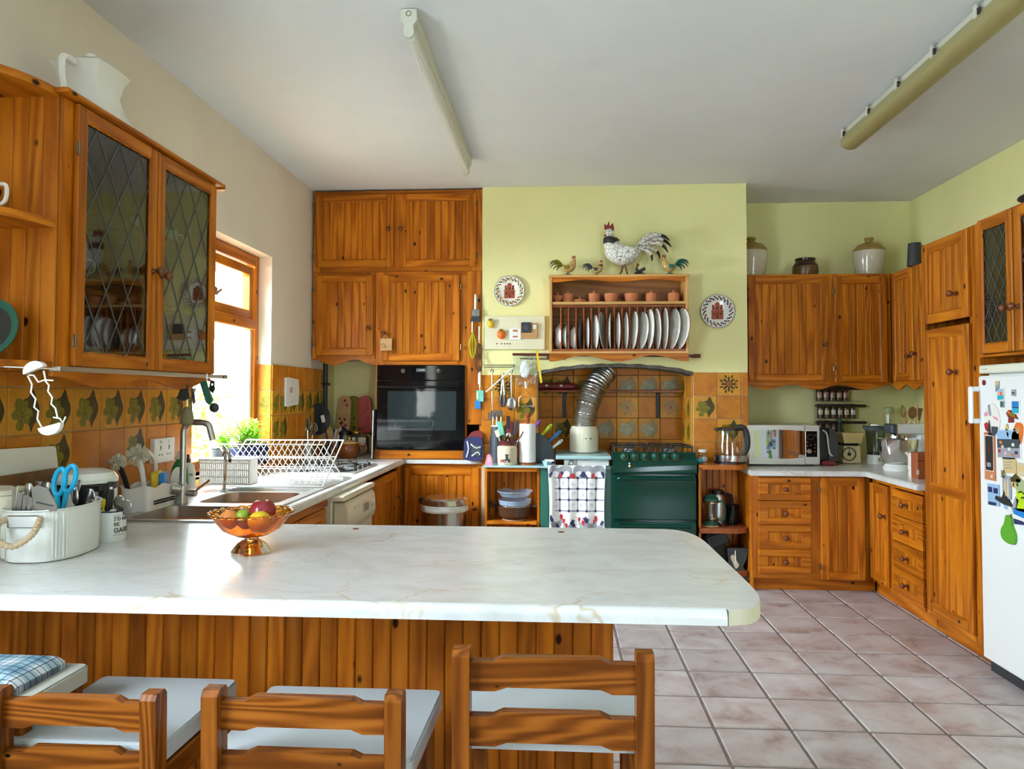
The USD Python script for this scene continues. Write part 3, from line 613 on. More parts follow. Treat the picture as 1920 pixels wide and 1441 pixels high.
# ------------------------------------------------------------ right-hand base units
DFY = RYE + .025                                                        # door faces of the back run
br = thing('base_cabinet', 'pine base unit with four drawers and a boarded door under the microwave', 'cabinet', (1.7, 5.2, .1))
XL = at(1414, 1000, Y=DFY)[0]; XC = RXE + .045
carcass(br, (XL, DFY + .04, .09), 0, XC - XL - .005, ZR - .127, .85)
zz = lambda y, x=1480, Y=DFY: at(x, y, Y=Y)[2]
def px_drawer(parent, x0, y0, x1, y1, Y):
    a, b = at(x0, y1, Y=Y), at(x1, y0, Y=Y); return drawer(parent, (a[0], Y, a[2]), 0, b[0] - a[0], b[2] - a[2])
leg_frame(br, (XL, DFY + .02, .09), 0, 1, 1, [(0, .035, 0, ZR - .127, 1), (XC - XL - .055, XC - XL, 0, ZR - .127, 1), (.035, XC - XL - .035, ZR - .155, ZR - .127, 0), (.035, XC - XL - .035, 0, .06, 0), (.36, .50, .035, ZR - .155, 1)])
for y0, y1 in ((895, 938), (940, 983), (985, 1029), (1031, 1074)):
    px_drawer(br, 1423, y0, 1521, y1, DFY)
px_door(br, 1541, 895, 1622, 1087, DFY, hinges=[(-.012, .09), (-.012, .60)])
obj('side_panel', box(XL - .018, XL, DFY + .02, 5.42, 0, ZR - .036, .002), 'pine_z', br)
obj('plinth', box(XL, XC + .05, 5.13, 5.145, 0, .092, .001), 'pine_x', br)
# right run: local axis runs towards the camera
DFX = RXE + .025
rr = thing('base_cabinet', 'pine base unit with four drawers on the right wall beside the tall cupboard', 'cabinet', (2.3, 4.7, .1))
YA, YB_, YC_ = 4.98, 4.31, 0
carcass(rr, (DFX + .04, 5.03, .09), -90, 5.03 - YEND, ZR - .127, .6)
ry = lambda px: at(px, 1000, X=DFX)[1]
y1, y2, y3, y4 = ry(1631), ry(1664), ry(1673), ry(1729)
leg_frame(rr, (DFX + .02, 5.03, .09), -90, 1, 1, [(0, 5.03 - y1 + .01, 0, ZR - .127, 1), (5.03 - y2 - .005, 5.03 - y3 + .005, 0, ZR - .127, 1), (5.03 - y4 - .004, 5.03 - YEND, 0, ZR - .127, 1), (.05, 5.03 - YEND - .02, ZR - .155, ZR - .127, 0), (.05, 5.03 - YEND - .02, 0, .03, 0)])
pdoor(rr, (DFX, y1, .115), -90, y1 - y2, ZR - .185, (y1 - y2 - .03, .44))
dh = (ZR - .185 - .012) / 4
for k in range(4):
    drawer(rr, (DFX, y3, .115 + k * (dh + .004)), -90, y3 - y4, dh)
obj('plinth', box(2.145, 2.16, YEND + .002, 5.12, 0, .09, .001), 'pine_y', rr)
# tall cupboard, two doors
TY0, TY1 = 4.29, 3.96
tu = thing('larder_cupboard', 'tall narrow pine larder cupboard with two doors left of the fridge', 'cupboard', (2.4, 4.1, .1))
ztr = lambda px, py: at(px, py, X=DFX)[2]
ya, yb = ry(1731), at(1829, 900, X=DFX)[1]
ztop = ztr(1780, 437); yend = at(1836, 900, X=DFX)[1]
carcass(tu, (DFX + .04, ya + .01, .09), -90, ya - yend - .004, ztop - .10, .6)
leg_frame(tu, (DFX + .02, ya + .01, .09), -90, 1, 1, [(0, .03, 0, ztop - .09, 1), (ya - yb - .05, ya - yend, 0, ztop - .09, 1), (.03, ya - yb - .02, ztop - .14, ztop - .09, 0), (.03, ya - yb - .02, 1.2, 1.42, 0), (.03, ya - yb - .02, 0, .03, 0)])
ydl, ydr = at(1733, 800, X=DFX)[1], at(1818, 800, X=DFX)[1]
zs = ztr(1775, 605)
k1, k2 = at(1791, 550, X=DFX), at(1791, 697, X=DFX)
pdoor(tu, (DFX, ydl, zs + .012), -90, ydl - ydr, ztop - zs - .02, (ydl - k1[1], k1[2] - zs - .012))
td = pdoor(tu, (DFX, ydl, .125), -90, ydl - ydr, zs - .145, (ydl - k2[1], k2[2] - .125))
obj('lock_rail', facing(box(.05, ydl - ydr - .05, .002, .018, .66, .715, .003), (DFX, ydl, .125), -90), 'pine_y', td)
obj('plinth', box(2.145, 2.16, yend, YEND, 0, .09, .001), 'pine_y', tu)
# cupboards over the fridge
cg = thing('wall_cabinet', 'pine cupboard with leaded glass doors above the white fridge', 'cabinet', (2.4, 3.6, 1.5))
gya, gyb = at(1828, 500, X=DFX)[1], at(1897, 500, X=DFX)[1]
gz0, gz1 = ztr(1860, 663), ztr(1828, 420)
carcass(cg, (DFX + .04, gya + .01, gz0 - .012), -90, .86, gz1 - gz0 + .03, .55, shelves=(.3, .62))
leg_frame(cg, (DFX + .02, gya + .01, gz0 - .012), -90, 1, 1, [(0, .03, 0, gz1 - gz0 + .03, 1), (.36, .40, .0, gz1 - gz0 + .03, 1), (.83, .86, .0, gz1 - gz0 + .03, 1), (.03, .83, 0, .012, 0), (.03, .83, gz1 - gz0 + .012, gz1 - gz0 + .03, 0)])
kz = at(1873, 582, X=DFX)[2] - gz0
pdoor(cg, (DFX, gya - .012, gz0 + .004), -90, gya - .012 - gyb, gz1 - gz0, (gya - gyb - .04, kz), glass='smoke_pane', st=.045)
pdoor(cg, (DFX, gyb - .012, gz0 + .004), -90, .42, gz1 - gz0, (.03, kz), glass='smoke_pane', st=.045)
# upper units on the back wall and the corner
UY = at(1500, 515, Y=5.42)[1]
UY = 5.60
uu = thing('wall_cabinet', 'knotty pine wall cabinet with two boarded doors above the microwave', 'cabinet', (1.9, 5.7, 1.5))
zu0, zu1 = at(1500, 718, Y=UY)[2], at(1500, 513, Y=UY)[2]
ux0, ux1 = CX1 + .004, at(1668, 600, Y=UY)[0]
carcass(uu, (ux0, UY + .042, zu0), 0, ux1 - ux0 + .05, zu1 - zu0, .35)
xm0, xm1 = at(1552, 600, Y=UY)[0] - ux0, at(1566, 600, Y=UY)[0] - ux0
leg_frame(uu, (ux0, UY + .022, zu0), 0, 1, 1, [(0, .03, 0, zu1 - zu0, 1), (xm0 - .03, xm1 + .03, 0, zu1 - zu0, 1), (ux1 - ux0 - .04, ux1 - ux0 + .02, 0, zu1 - zu0, 1), (.03, ux1 - ux0 - .02, 0, .05, 0), (.03, ux1 - ux0 - .02, zu1 - zu0 - .05, zu1 - zu0, 0)])
px_door(uu, 1404, 517, 1553, 714, UY, knpx=(1546, 646))
px_door(uu, 1567, 517, 1663, 716, UY, hinges=[(-.012, .1), (-.012, .68)])
valance(uu, (ux0, UY + .005, zu0), 0, ux1 - ux0, 0, .012, .036, 3.0)
UX = ux1 + .01
ur = thing('wall_cabinet', 'narrow knotty pine wall cabinet in the right corner above the mixer', 'cabinet', (2.4, 5.1, 1.5))
yu1, yu0 = UY + .02, at(1727, 600, X=UX)[1]
carcass(ur, (UX + .022, yu1, zu0), -90, yu1 - yu0, zu1 - zu0, .4)
ud = at(1712, 600, X=UX)[1]
pdoor(ur, (UX, yu1 - .03, zu0 + .015), -90, (yu1 - .03 - ud) - .012, zu1 - zu0 - .03, ((yu1 - .03 - ud) - .04, .17), bw=.06)
pdoor(ur, (UX, ud - .004, zu0 + .015), -90, ud - .004 - yu0, zu1 - zu0 - .03, (.035, .185), bw=.06)
valance(ur, (UX + .004, yu1, zu0), -90, yu1 - yu0, 0, .012, .036, 2.0)
# ------------------------------------------------------------ left side: sink, taps, rack, hob, dishwasher
def shape(p, name, mesh, mat, **k): return obj(name, mesh, mat, p, **k)
sk = thing('sink', 'stainless steel double bowl sink with ribbed drainer under the window', 'sink', (-1.45, 3.1, ZL))
rim = sbox(-1.71, 2.705, -1.19, 4.20).buffer(-.03).buffer(.03)
b1, b2 = sbox(-1.665, 2.735, -1.235, 3.06).buffer(-.06).buffer(.06), sbox(-1.60, 3.15, -1.235, 3.50).buffer(-.06).buffer(.06)
obj('rim', mv(ext(rim.difference(unary_union([b1, b2])), .007), (0, 0, ZL - .001)), 'brushed_steel', sk)
def bowl_of(poly, depth):
    outer = mv(ext(poly.buffer(.004).difference(poly.buffer(.001)), depth), (0, 0, ZL - depth)); return join(outer, mv(ext(poly.buffer(.003), .003), (0, 0, ZL - depth)))
for b in (b1, b2):
    p = obj('bowl', bowl_of(b, .17), 'brushed_steel', sk, False); c = b.centroid
    obj('drain', lathe([(1e-4, 0), (.035, 0), (.035, .004), (.02, .003), (1e-4, .001)], 16, (c.x, c.y, ZL - .167)), 'chrome', p)
for k in range(14):
    y = 3.56 + k * .045; obj('drainer_rib', box(-1.64, -1.24, y, y + .012, ZL + .005, ZL + .0095, .002), 'brushed_steel', sk)
tp = thing('tap', 'brushed steel mixer tap with a squared swan neck at the sink', 'tap', (-1.634, 3.108, ZL))
S = tp; b = np.array([-1.634, 3.108, ZL])
obj('body', lathe([(1e-4, 0), (.031, 0), (.031, .006), (.024, .01), (.024, .085), (.016, .095), (1e-4, .096)], 20, b), 'brushed_steel', S)
obj('spout', tube(np.vstack([[b + (0, 0, .08), b + (0, 0, .29)], curve([b + (0, 0, .30), b + (.004, 0, .335), b + (.025, 0, .36), b + (.05, 0, .362)], 5)[1:], curve([b + (.085, 0, .362), b + (.112, 0, .350), b + (.122, 0, .32), b + (.132, 0, .285)], 5)]), .0135, 14), 'brushed_steel', S)
obj('control_ball', join(cyl(b + (-.005, -.02, .075), b + (-.03, -.05, .078), .022), cyl(b + (.02, .0, .055), b + (.06, 0, .055), .016)), 'brushed_steel', S)
obj('lever', tube([b + (.05, 0, .06), b + (.06, .0, .065), b + (.115, .01, .11)], [.009, .006, .0045]), 'chrome', S)
t2 = thing('filter_tap', 'slim straight chrome tap standing before the dish rack', 'tap', (-1.634, 3.507, ZL)); b = np.array([-1.634, 3.507, ZL])
obj('stem', tube([b, b + (0, 0, .012), b + (0, 0, .014), b + (.004, 0, .19)], [.018, .016, .009, .007]), 'chrome', t2)
obj('head', tube([b + (-.004, 0, .18), b + (.004, 0, .205), b + (.02, 0, .20), b + (.026, 0, .165)], [.010, .012, .009, .008]), 'chrome', t2)
obj('nozzle', cyl(b + (.026, 0, .168), b + (.028, 0, .150), .0075), 'black_plastic', t2)
# wire dish rack of two crossing grids
dr = thing('dish_rack', 'white wire X-shaped folding dish rack standing on the drainer', 'rack', (-1.48, 3.9, ZL)); wr_ = .0028
X0, X1, zb, zt2 = -1.765, -1.205, ZL + .01, 1.065
for (y0, y1) in ((3.70, 4.06), (4.06, 3.70)):
    a, c = np.array([0, y0, zb]), np.array([0, y1, zt2]); L = lambda x, s: a * (1 - s) + c * s + (x, 0, 0)
    g = obj('grid', join(*[tube([L(x, s), L(x2, s2)], .0042, 6) for x, s, x2, s2 in ((X0, 1, X1, 1), (X0, 0, X0, 1), (X1, 0, X1, 1), (X0, .0, X1, .0))]), 'white_wire', dr)
    for s in (.36, .62): obj('cross_wire', tube([L(X0, s), L(X1, s)], wr_, 6), 'white_wire', g)
    for k in range(1, 17):
        x = X0 + (X1 - X0) * k / 17; obj('wire', tube([L(x, .06), L(x, 1)], wr_ * .8, 6), 'white_wire', g)
cbk = thing('cutlery_basket', 'pale plastic slotted cutlery basket hung on the dish rack', 'basket', (-1.64, 3.64, .87))
y0, y1, x0, x1, z0, z1 = 3.585, 3.685, -1.80, -1.54, .868, 1.0
obj('basket', join(box(x0, x1, y0, y1, z0, z0 + .004, 0), box(x0, x0 + .004, y0, y1, z0, z1, 0), box(x1 - .004, x1, y0, y1, z0, z1, 0), box(x0, x1, y1 - .004, y1, z0, z1, 0), box(x0 - .006, x1 + .006, y0 - .006, y0, z1 - .012, z1, .002), box(-1.67, -1.666, y0, y1, z0, z1, 0)), 'white_plastic', cbk, False)
for k in range(26):
    x = x0 + (x1 - x0) * (k + .5) / 26; obj('slat', box(x - .003, x + .003, y0 - .003, y0, z0, z1 - .01, .0005), 'white_plastic', cbk, False)
for k in range(4): obj('band', box(x0, x1, y0 - .0035, y0 - .0005, z0 + .004 + k * .034, z0 + .012 + k * .034, .0005), 'white_plastic', cbk, False)
# gas hob
hb = thing('gas_hob', 'stainless steel gas hob with black pan supports in the left worktop', 'hob', (-1.46, 4.67, ZL))
obj('tray', mv(ext(sbox(-1.74, 4.37, -1.235, 4.97).buffer(-.02).buffer(.02), .009), (0, 0, ZL)), 'brushed_steel', hb)
for i, (x, y) in enumerate([(-1.60, 4.51), (-1.60, 4.83), (-1.37, 4.51), (-1.37, 4.83)]):
    p = obj('burner', lathe([(1e-4, 0), (.042, 0), (.042, .008), (.03, .012), (.03, .018), (1e-4, .02)], 18, (x, y, ZL + .009)), 'black_iron', hb)
    g = []
    for k in range(4):
        d = np.array([math.cos(k * math.pi / 2), math.sin(k * math.pi / 2), 0]); c = np.array([x, y, ZL + .008])
        g.append(tube([c + d * .10, c + d * .10 + (0, 0, .034), c + d * .03 + (0, 0, .034)], .0045, 6))
    g.append(tube([(x + .10 * math.cos(t), y + .10 * math.sin(t), ZL + .013) for t in np.linspace(0, 2 * math.pi, 20, False)], .0045, 6, True))
    obj('pan_support', join(*g), 'black_iron', hb)
for k in range(4): obj('knob', lathe([(.016, 0), (.016, .012), (.013, .02), (1e-4, .021)], 14, (-1.265, 4.50 + k * .11, ZL + .009)), 'black_plastic', hb)
# dishwasher
dw = thing('dishwasher', 'cream-white dishwasher standing proud under the left worktop', 'dishwasher', (-1.4, 4.0, 0)); D0, D1 = 3.69, 4.295
obj('cabinet', box(-1.74, -1.155, D0, D1, .02, .775, .004), 'cream_enamel', dw)
obj('lid', box(-1.74, -1.085, D0 - .002, D1 + .002, .775, .803, .006), 'cream_enamel', dw)
obj('door', ext_y(Polygon([(-1.15, .10), (-1.105, .10), (-1.10, .60), (-1.085, .62), (-1.077, .66), (-1.083, .74), (-1.10, .765), (-1.15, .765)]), D0 + .03, D1 - .002), 'cream_enamel', dw, 40)
obj('knob', tube([(-1.085, 4.21, .70), (-1.062, 4.21, .70)], [.022, .018], 16), 'cream_plastic', dw)
obj('display', box(-1.084, -1.074, 4.02, 4.13, .672, .715, .003), 'brushed_steel', dw)
for k in range(4): obj('button', box(-1.084, -1.076, 3.84 + k * .035, 3.862 + k * .035, .715, .728, .002), 'cream_plastic', dw)
obj('plinth', box(-1.2, -1.185, D0, D1, .0, .10, 0), 'black_plastic', dw)
# steel bin
bq = thing('pedal_bin', 'round stainless steel bin with a flat lid and white liner edge', 'bin', (-.80, 5.18, 0))
BX, BY = at(834, 950, Y=5.18)[0], 5.18
obj('body', lathe([(1e-4, .0), (.158, 0), (.16, .02), (.16, .525), (.155, .53), (1e-4, .53)], 32, (BX, BY, 0)), 'steel', bq)
obj('liner', lathe([(.161, .50), (.170, .515), (.166, .53), (.172, .542), (.15, .545)], 40, (BX, BY, 0), wob=lambda a, t: 1 + .012 * np.sin(9 * a + 6 * t) + .01 * np.sin(23 * a)), 'white_plastic', bq)
obj('lid', lathe([(1e-4, .60), (.150, .597), (.163, .585), (.165, .55), (.160, .545), (1e-4, .545)], 32, (BX, BY, 0)), 'steel', bq)
obj('hinge', box(BX - .18, BX - .155, BY - .03, BY + .03, .55, .59, .004), 'black_plastic', bq)
# wall plaque, socket, pipe
pl = thing('wall_plaque', 'white curved wall panel with a small red mark above the left worktop', 'panel', (LW, 5.0, 1.34))
c0, c1 = at(530, 735, X=LW)[1], at(553, 735, X=LW)[1]
obj('panel', rot(mv(ext_x(Polygon([(0, 1.24), (0, 1.435), (.03, 1.44), (c1 - c0, 1.425), (c1 - c0 + .012, 1.34), (c1 - c0, 1.25), (.03, 1.237)]), 0, .02), (LW + .007, c0, 0)), 0), 'white_plastic', pl)
obj('emblem', mv(rot(rot(text_on('LF', .035, .001, True), 90, 'x'), 90), (LW + .0275, c0 + .06, 1.335)), 'red', pl)
for z in (1.41, 1.275): obj('screw', mv(rot(cyl((0, 0, 0), (0, 0, .002), .005), 90, 'y'), (LW + .027, (c0 + c1) / 2, z)), 'aluminium', pl)
so = thing('socket', 'white double wall socket behind the washing-up liquid', 'socket', (LW, 3.33, 1.06))
s0, s1 = at(277, 840, X=LW)[1], at(316, 840, X=LW)[1]
obj('plate', box(LW + .006, LW + .032, s0, s1, 1.005, 1.12, .004), 'white_plastic', so)
for k in (0, 1):
    yy = s0 + (s1 - s0) * (.3 + .4 * k)
    obj('socket_hole', join(box(LW + .031, LW + .0325, yy - .004, yy + .004, 1.065, 1.085, 0), box(LW + .031, LW + .0325, yy - .016, yy - .006, 1.04, 1.046, 0), box(LW + .031, LW + .0325, yy + .006, yy + .016, 1.04, 1.046, 0)), 'ink', so, False)
    obj('switch', box(LW + .031, LW + .036, yy - .008, yy + .008, 1.095, 1.11, .002), 'white_plastic', so)
pi = thing('water_pipe', 'dark vertical pipe in the left corner behind the utensils', 'pipe', (LW + .02, 5.70, ZL))
obj('pipe', cyl((LW + .025, 5.71, ZL), (LW + .025, 5.71, 1.66), .018), 'charcoal', pi)
for z in (1.10, 1.40): obj('clip', boxc((LW + .03, 5.71, z), (.06, .05, .02), .004), 'black_plastic', pi)
# things by the sink
def slab(p, name, pts, mat, y0, y1, lean, x):                            # board leaning on the left wall: outline in (y, z)
    return obj(name, rot(ext_x(Polygon(pts).buffer(-.015).buffer(.015), x, x + .014), lean, 'y', (x, 0, ZL)), mat, p)
cw = thing('chopping_board', 'white plastic chopping board leaning on the tiles, behind the wooden one', 'chopping board', (-1.8, 2.4, ZL))
slab(cw, 'board', [(2.10, ZL), (2.60, ZL), (2.57, 1.135), (2.10, 1.15)], 'white_plastic', 0, 0, -4, -1.825)
cw2 = thing('chopping_board', 'brown wooden chopping board leaning in front of the white one', 'chopping board', (-1.76, 2.4, ZL))
slab(cw2, 'board', [(2.12, ZL), (2.60, ZL), (2.58, 1.06), (2.12, 1.06)], 'brownwood', 0, 0, -5, -1.79)
tn = thing('canister', 'oval cream canister with black clip band and lid behind the cutlery', 'canister', (-1.63, 2.45, ZL)); c = (-1.635, 2.45, ZL)
obj('body', lathe([(1e-4, 0), (.092, 0), (.098, .01), (.098, .16), (1e-4, .165)], 32, c), 'white_enamel', tn)
obj('band', lathe([(.096, .158), (.102, .16), (.102, .18), (.096, .182)], 32, c), 'black_plastic', tn)
obj('lid', lathe([(.101, .182), (.101, .195), (.088, .215), (.055, .226), (1e-4, .23)], 32, c), 'white_enamel', tn)
obj('clip', join(boxc((c[0] + .07, c[1] - .085, ZL + .17), (.09, .02, .018), .004), boxc((c[0] + .10, c[1] - .06, ZL + .135), (.022, .022, .09), .005)), 'black_plastic', tn)
bk = thing('sink_tidy', 'white plastic tidy basket with wavy rim holding brushes and a sponge', 'basket', (-1.72, 3.0, ZL))
q = sbox(-1.785, 2.885, -1.66, 3.125).buffer(-.02).buffer(.02)
vs = []
base = mv(ext(q.buffer(-.012), .003), (0, 0, ZL))
wl_ = np.array(q.exterior.coords)[:-1]
seg = LineString(q.exterior.coords); n = 80; ring = np.array([seg.interpolate(i / n, True).coords[0] for i in range(n)]); cen = np.array([q.centroid.x, q.centroid.y])
lay = []
for s, z, wv in ((.9, 0, 0), (1.0, .095, 1), (1.05, .106, 1), (1.03, .106, 1), (.98, .095, 1), (.88, .004, 0)):
    r2 = cen + (ring - cen) * s; lay.append(np.column_stack([r2, ZL + z + wv * .006 * np.sin(np.arange(n) * 2 * math.pi * 6 / n)]))
f = [(i * n + k, i * n + (k + 1) % n, (i + 1) * n + (k + 1) % n) for i in range(5) for k in range(n)] + [(i * n + k, (i + 1) * n + (k + 1) % n, (i + 1) * n + k) for i in range(5) for k in range(n)]
obj('basket', join((np.vstack(lay), np.array(f)[:, ::1]), base), 'white_plastic', bk)
obj('slots', join(*[box(-1.668, -1.653, 2.93 + k * .012, 2.936 + k * .012, ZL + .03 + r * .01, ZL + .036 + r * .01, 0) for k in range(13) for r in (0, 1)]), 'charcoal', bk, False, kind='stuff')
def brush(label, base, head, r, mat, hm):
    t = thing('dish_brush', label, 'brush', base, 'dish brushes in the tidy basket'); base, head = np.array(base), np.array(head)
    obj('handle', tube(curve([base, base * .4 + head * .6 + (0, .01, 0), head], 6), np.linspace(.009, .012, 13)), hm, t)
    g = np.random.default_rng(3); tu_ = []
    for k in range(150):
        d = g.normal(size=3); d /= np.linalg.norm(d); tu_.append(tube([head, head + d * r * g.uniform(.9, 1.05)], [.0035, .002], 4))
    obj('bristles', join(*tu_), mat, t, False, kind='stuff')
brush('round cream dish brush with white handle, tallest in the sink tidy', (-1.72, 2.97, ZL + .03), (-1.715, 2.90, 1.075), .046, 'cream_plastic', 'white_plastic')
brush('small cream dish brush with black back, left in the sink tidy', (-1.77, 2.95, ZL + .03), (-1.775, 2.86, 1.05), .034, 'cream_plastic', 'black_plastic')
hd = thing('dish_brush', 'curved white brush handle arching out of the sink tidy', 'brush', (-1.76, 3.05, ZL + .05))
obj('handle', tube(curve([(-1.76, 3.09, ZL + .04), (-1.76, 3.11, 1.02), (-1.76, 3.03, 1.085), (-1.75, 2.95, 1.08)], 8), .009), 'white_plastic', hd)
sp = thing('sponge', 'yellow and blue scouring sponge standing in the sink tidy', 'sponge', (-1.70, 3.06, ZL + .07))
obj('foam', rot(box(-1.735, -1.70, 3.0, 3.10, ZL + .07, ZL + .155, .008), 18, 'z', (-1.7, 3.05, 0)), 'yellow', sp)
obj('scourer', rot(box(-1.70, -1.678, 3.0, 3.10, ZL + .07, ZL + .15, .004), 18, 'z', (-1.7, 3.05, 0)), 'blue', sp)
def bottle(name, label, prof, c, mat, cap, capmat, flat=.6):
    t = thing(name, label, 'bottle', c); m = lathe(prof, 24); obj('bottle', mv(sc(m, (1, flat, 1)), c), mat, t)
    obj('cap', mv(lathe(cap, 16), c), capmat, t); return t
ZS = ZL + .006
wb_ = bottle('dish_soap', 'green washing-up liquid bottle with a white oval label beside the tap', [(1e-4, 0), (.036, 0), (.042, .02), (.043, .09), (.036, .14), (.02, .17), (.014, .18), (1e-4, .182)], (-1.735, 3.27, ZS), 'green_plastic', [(.013, .18), (.015, .195), (.008, .215), (1e-4, .217)], 'white_plastic')
obj('label', facing(ext_y(affinity.scale(Point(0, .085).buffer(1, 12), .031, .062), 0, .002), (-1.728, 3.242, ZS), 22), 'white_plastic', wb_)
obj('print', facing(ext_y(sbox(-.014, .06, .012, .075), 0, .001), (-1.728, 3.2405, ZS), 22), 'green_plastic', wb_, False)
dv = bottle('hand_soap', 'white hand soap bottle with dark pump behind the tap', [(1e-4, 0), (.034, 0), (.038, .02), (.038, .10), (.03, .135), (.012, .15), (1e-4, .152)], (at(352, 900, Y=3.45)[0], 3.45, ZS), 'white_plastic', [(.012, .148), (.012, .165), (.006, .168), (.006, .185), (1e-4, .187)], 'ink')
obj('lettering', facing(rot(text_on('Dove', .015, .001), 90, 'x'), (at(352, 900, Y=3.45)[0] - .016, 3.424, ZS + .085), 8), 'navy', dv)
# herbs on the window board
hp = thing('herb_pot', 'grey plant pot on a turquoise saucer with leafy basil', 'plant', (-1.90, 4.03, WZ0)); c = np.array([-1.905, 4.03, WZ0])
obj('saucer', shell([(.045, 0), (.055, .03)], .003, 24, c), 'turquoise', hp)
obj('pot', shell([(.036, .012), (.052, .115)], .004, 24, c), 'dark_slate', hp); obj('soil', lathe([(1e-4, .10), (.046, .10)], 20, c), 'soil', hp)
tr = thing('planter', 'dark trough planter of bright green herbs on the window sill', 'plant', (-1.90, 4.38, WZ0))
obj('trough', join(box(-1.955, -1.85, 4.16, 4.60, WZ0 + .002, WZ0 + .11, .006)), 'navy', tr); obj('soil', box(-1.95, -1.855, 4.165, 4.595, WZ0 + .108, WZ0 + .114, 0), 'soil', tr)
def leaves(p, c, spread, h, n, size, seed, mat='plant_green'):
    g = np.random.default_rng(seed); ms, st = [], []
    leaf = np.array([(0, 0, 0), (.3, .22, .05), (.7, .2, .04), (1, 0, -.06), (.7, -.2, .04), (.3, -.22, .05), (.5, 0, -.02)]); lf = np.array([(0, 6, 1), (1, 6, 2), (2, 6, 3), (3, 6, 4), (4, 6, 5), (5, 6, 0)])
    for k in range(n):
        q = np.array(c) + g.normal(size=3) * np.array(spread) + (0, 0, h * g.beta(1.6, 1.4)); s = size * g.uniform(.6, 1.2)
        m = rot(rot((leaf * s, lf), g.uniform(-50, 30), 'y'), g.uniform(0, 360)); ms.append(mv(m, q))
        if k % 6 == 0: st.append(tube([np.array(c) + (g.normal() * spread[0] * .4, g.normal() * spread[1] * .6, 0), q], .0016, 4))
    obj('foliage', join(*ms), mat, p, False, kind='stuff'); obj('stems', join(*st), 'stem', p, False, kind='stuff')
material('leaf', {'d': ('principled_bsdf', {'base_color': (.16, .42, .03), 'roughness': .45}), 't': ('translucent_bsdf', {'color': (.30, .62, .04)}), 'x': ('mix_closure', {'fac': .5})}, [('d.BSDF', 'x.closure1'), ('t.BSDF', 'x.closure2')], 'x.closure')
leaves(hp, (-1.90, 4.05, WZ0 + .11), (.022, .03, .012), .10, 130, .045, 4, 'leaf')
leaves(tr, (-1.90, 4.36, WZ0 + .115), (.022, .10, .014), .14, 420, .042, 5, 'leaf')
# bush and paving outside the window
bu = thing('garden_bush', 'blurred green bush in the garden outside the kitchen window', 'bush', (-4.6, 8.2, 0))
obj('trunk', tube([(-4.6, 8.2, 0), (-4.6, 8.2, .8)], .05), 'stem', bu); leaves(bu, (-4.6, 8.2, .5), (.35, .4, .2), .9, 900, .12, 6, 'leaf')
struct('ground', box(-14, LW - .3, -4, 14, -.2, -.12, 0), 'tile_grout')
# hanging things below the left cabinet
ho = np.array([GX + .0, 0, 0])
pg = thing('plate_hanger', 'white wire hanger with two half-round plastic ends hung from the end shelf', 'hanger', (-1.55, 2.0, 1.38))
hy = 1.93
def P2(px, py, y=hy): return at(px, py, Y=y)
def half(px, py, r, a, flip):
    poly = Polygon(arcpts(0, 0, r, 0, 180, 16, r * .8)); m = ext_y(poly, -.008, .008); m = rot(m, a + (180 if flip else 0), 'y'); return mv(m, P2(px, py))
obj('end_piece', half(66, 694, .031, -22, False), 'white_china', pg); obj('end_piece', half(95, 797, .033, -15, True), 'white_china', pg)
def zig(pts): return tube(np.array([P2(*p) for p in pts]), .0024, 6)
obj('wire', zig([(52, 704), (60, 720), (58, 735), (67, 748), (64, 763), (72, 770), (70, 785), (78, 800)]), 'white_wire', pg)
obj('wire', zig([(82, 695), (86, 715), (92, 722), (90, 733), (98, 745), (96, 757), (104, 765), (108, 783)]), 'white_wire', pg)
obj('hook', zig([(55, 703), (63, 703), (72, 716), (84, 712), (100, 713)]), 'white_wire', pg); obj('hook', zig([(100, 782), (112, 784), (118, 792), (123, 781)]), 'white_wire', pg)
obj('hanging_hook', tube([P2(75, 690), P2(75, 690) + (0, .06, .0), (-1.72, 2.05, 1.41)], .002, 6), 'white_wire', pg)
def hang(name, label, cat, px, py, meshes, y=3.2, group=None):
    """A thing hung from the rail under the glass cabinet; meshes: (name, mesh in local x/z metres from the pixel, material)."""
    o = at(px, py, Y=y); t = thing(name, label, cat, o, group)
    for nm, m, ma in meshes: obj(nm, mv(m, o), ma, t)
    obj('loop', tube([o, (o[0], o[1], 1.415)], .0018, 6), 'steel', t)
    return t
G = 'gadgets hanging below the glass cabinet'
hang('bottle_opener', 'dark green gadget hung left of the steel scissors under the cabinet', 'gadget', 346, 724, [('blade', ext_y(Polygon([(-.006, .01), (.012, .01), (.022, -.05), (0, -.062), (-.03, -.05)]), -.006, .006), 'charcoal')], 3.0, G)
hang('scissors', 'steel scissors hanging under the right end of the glass cabinet', 'scissors', 362, 728, [('blades', join(ext_y(Polygon([(-.012, 0), (.004, 0), (.012, -.06), (.002, -.07)]), -.003, .0), ext_y(Polygon([(.012, 0), (.0, 0), (-.014, -.06), (-.008, -.07)]), .0, .003)), 'steel')], 3.06, G)
hang('ladle', 'dark green long gadget with a round end hanging against the window', 'gadget', 388, 716, [('shaft', ext_y(Polygon([(-.03, 0), (-.006, .006), (.028, -.08), (.016, -.10), (0, -.09)]), -.007, .007), 'panel_green'), ('end', ball((.035, 0, -.112), (.021, .015, .021)), 'charcoal')], 3.12, G)
hang('key_bunch', 'small bunch of pierced dark keys hanging beside the window glass', 'keys', 398, 712, [('key', ext_y(Polygon([(-.008, 0), (.008, -.005), (.012, -.04), (.004, -.06), (-.014, -.045)]).difference(Point(0, -.02).buffer(.005)), -.003, .003), 'charcoal'), ('ring', rot(tube([(.012 * math.cos(t), .012 * math.sin(t), 0) for t in np.linspace(0, 6.28, 16, False)], .0016, 6, True), 90, 'x'), 'steel')], 3.2, G)
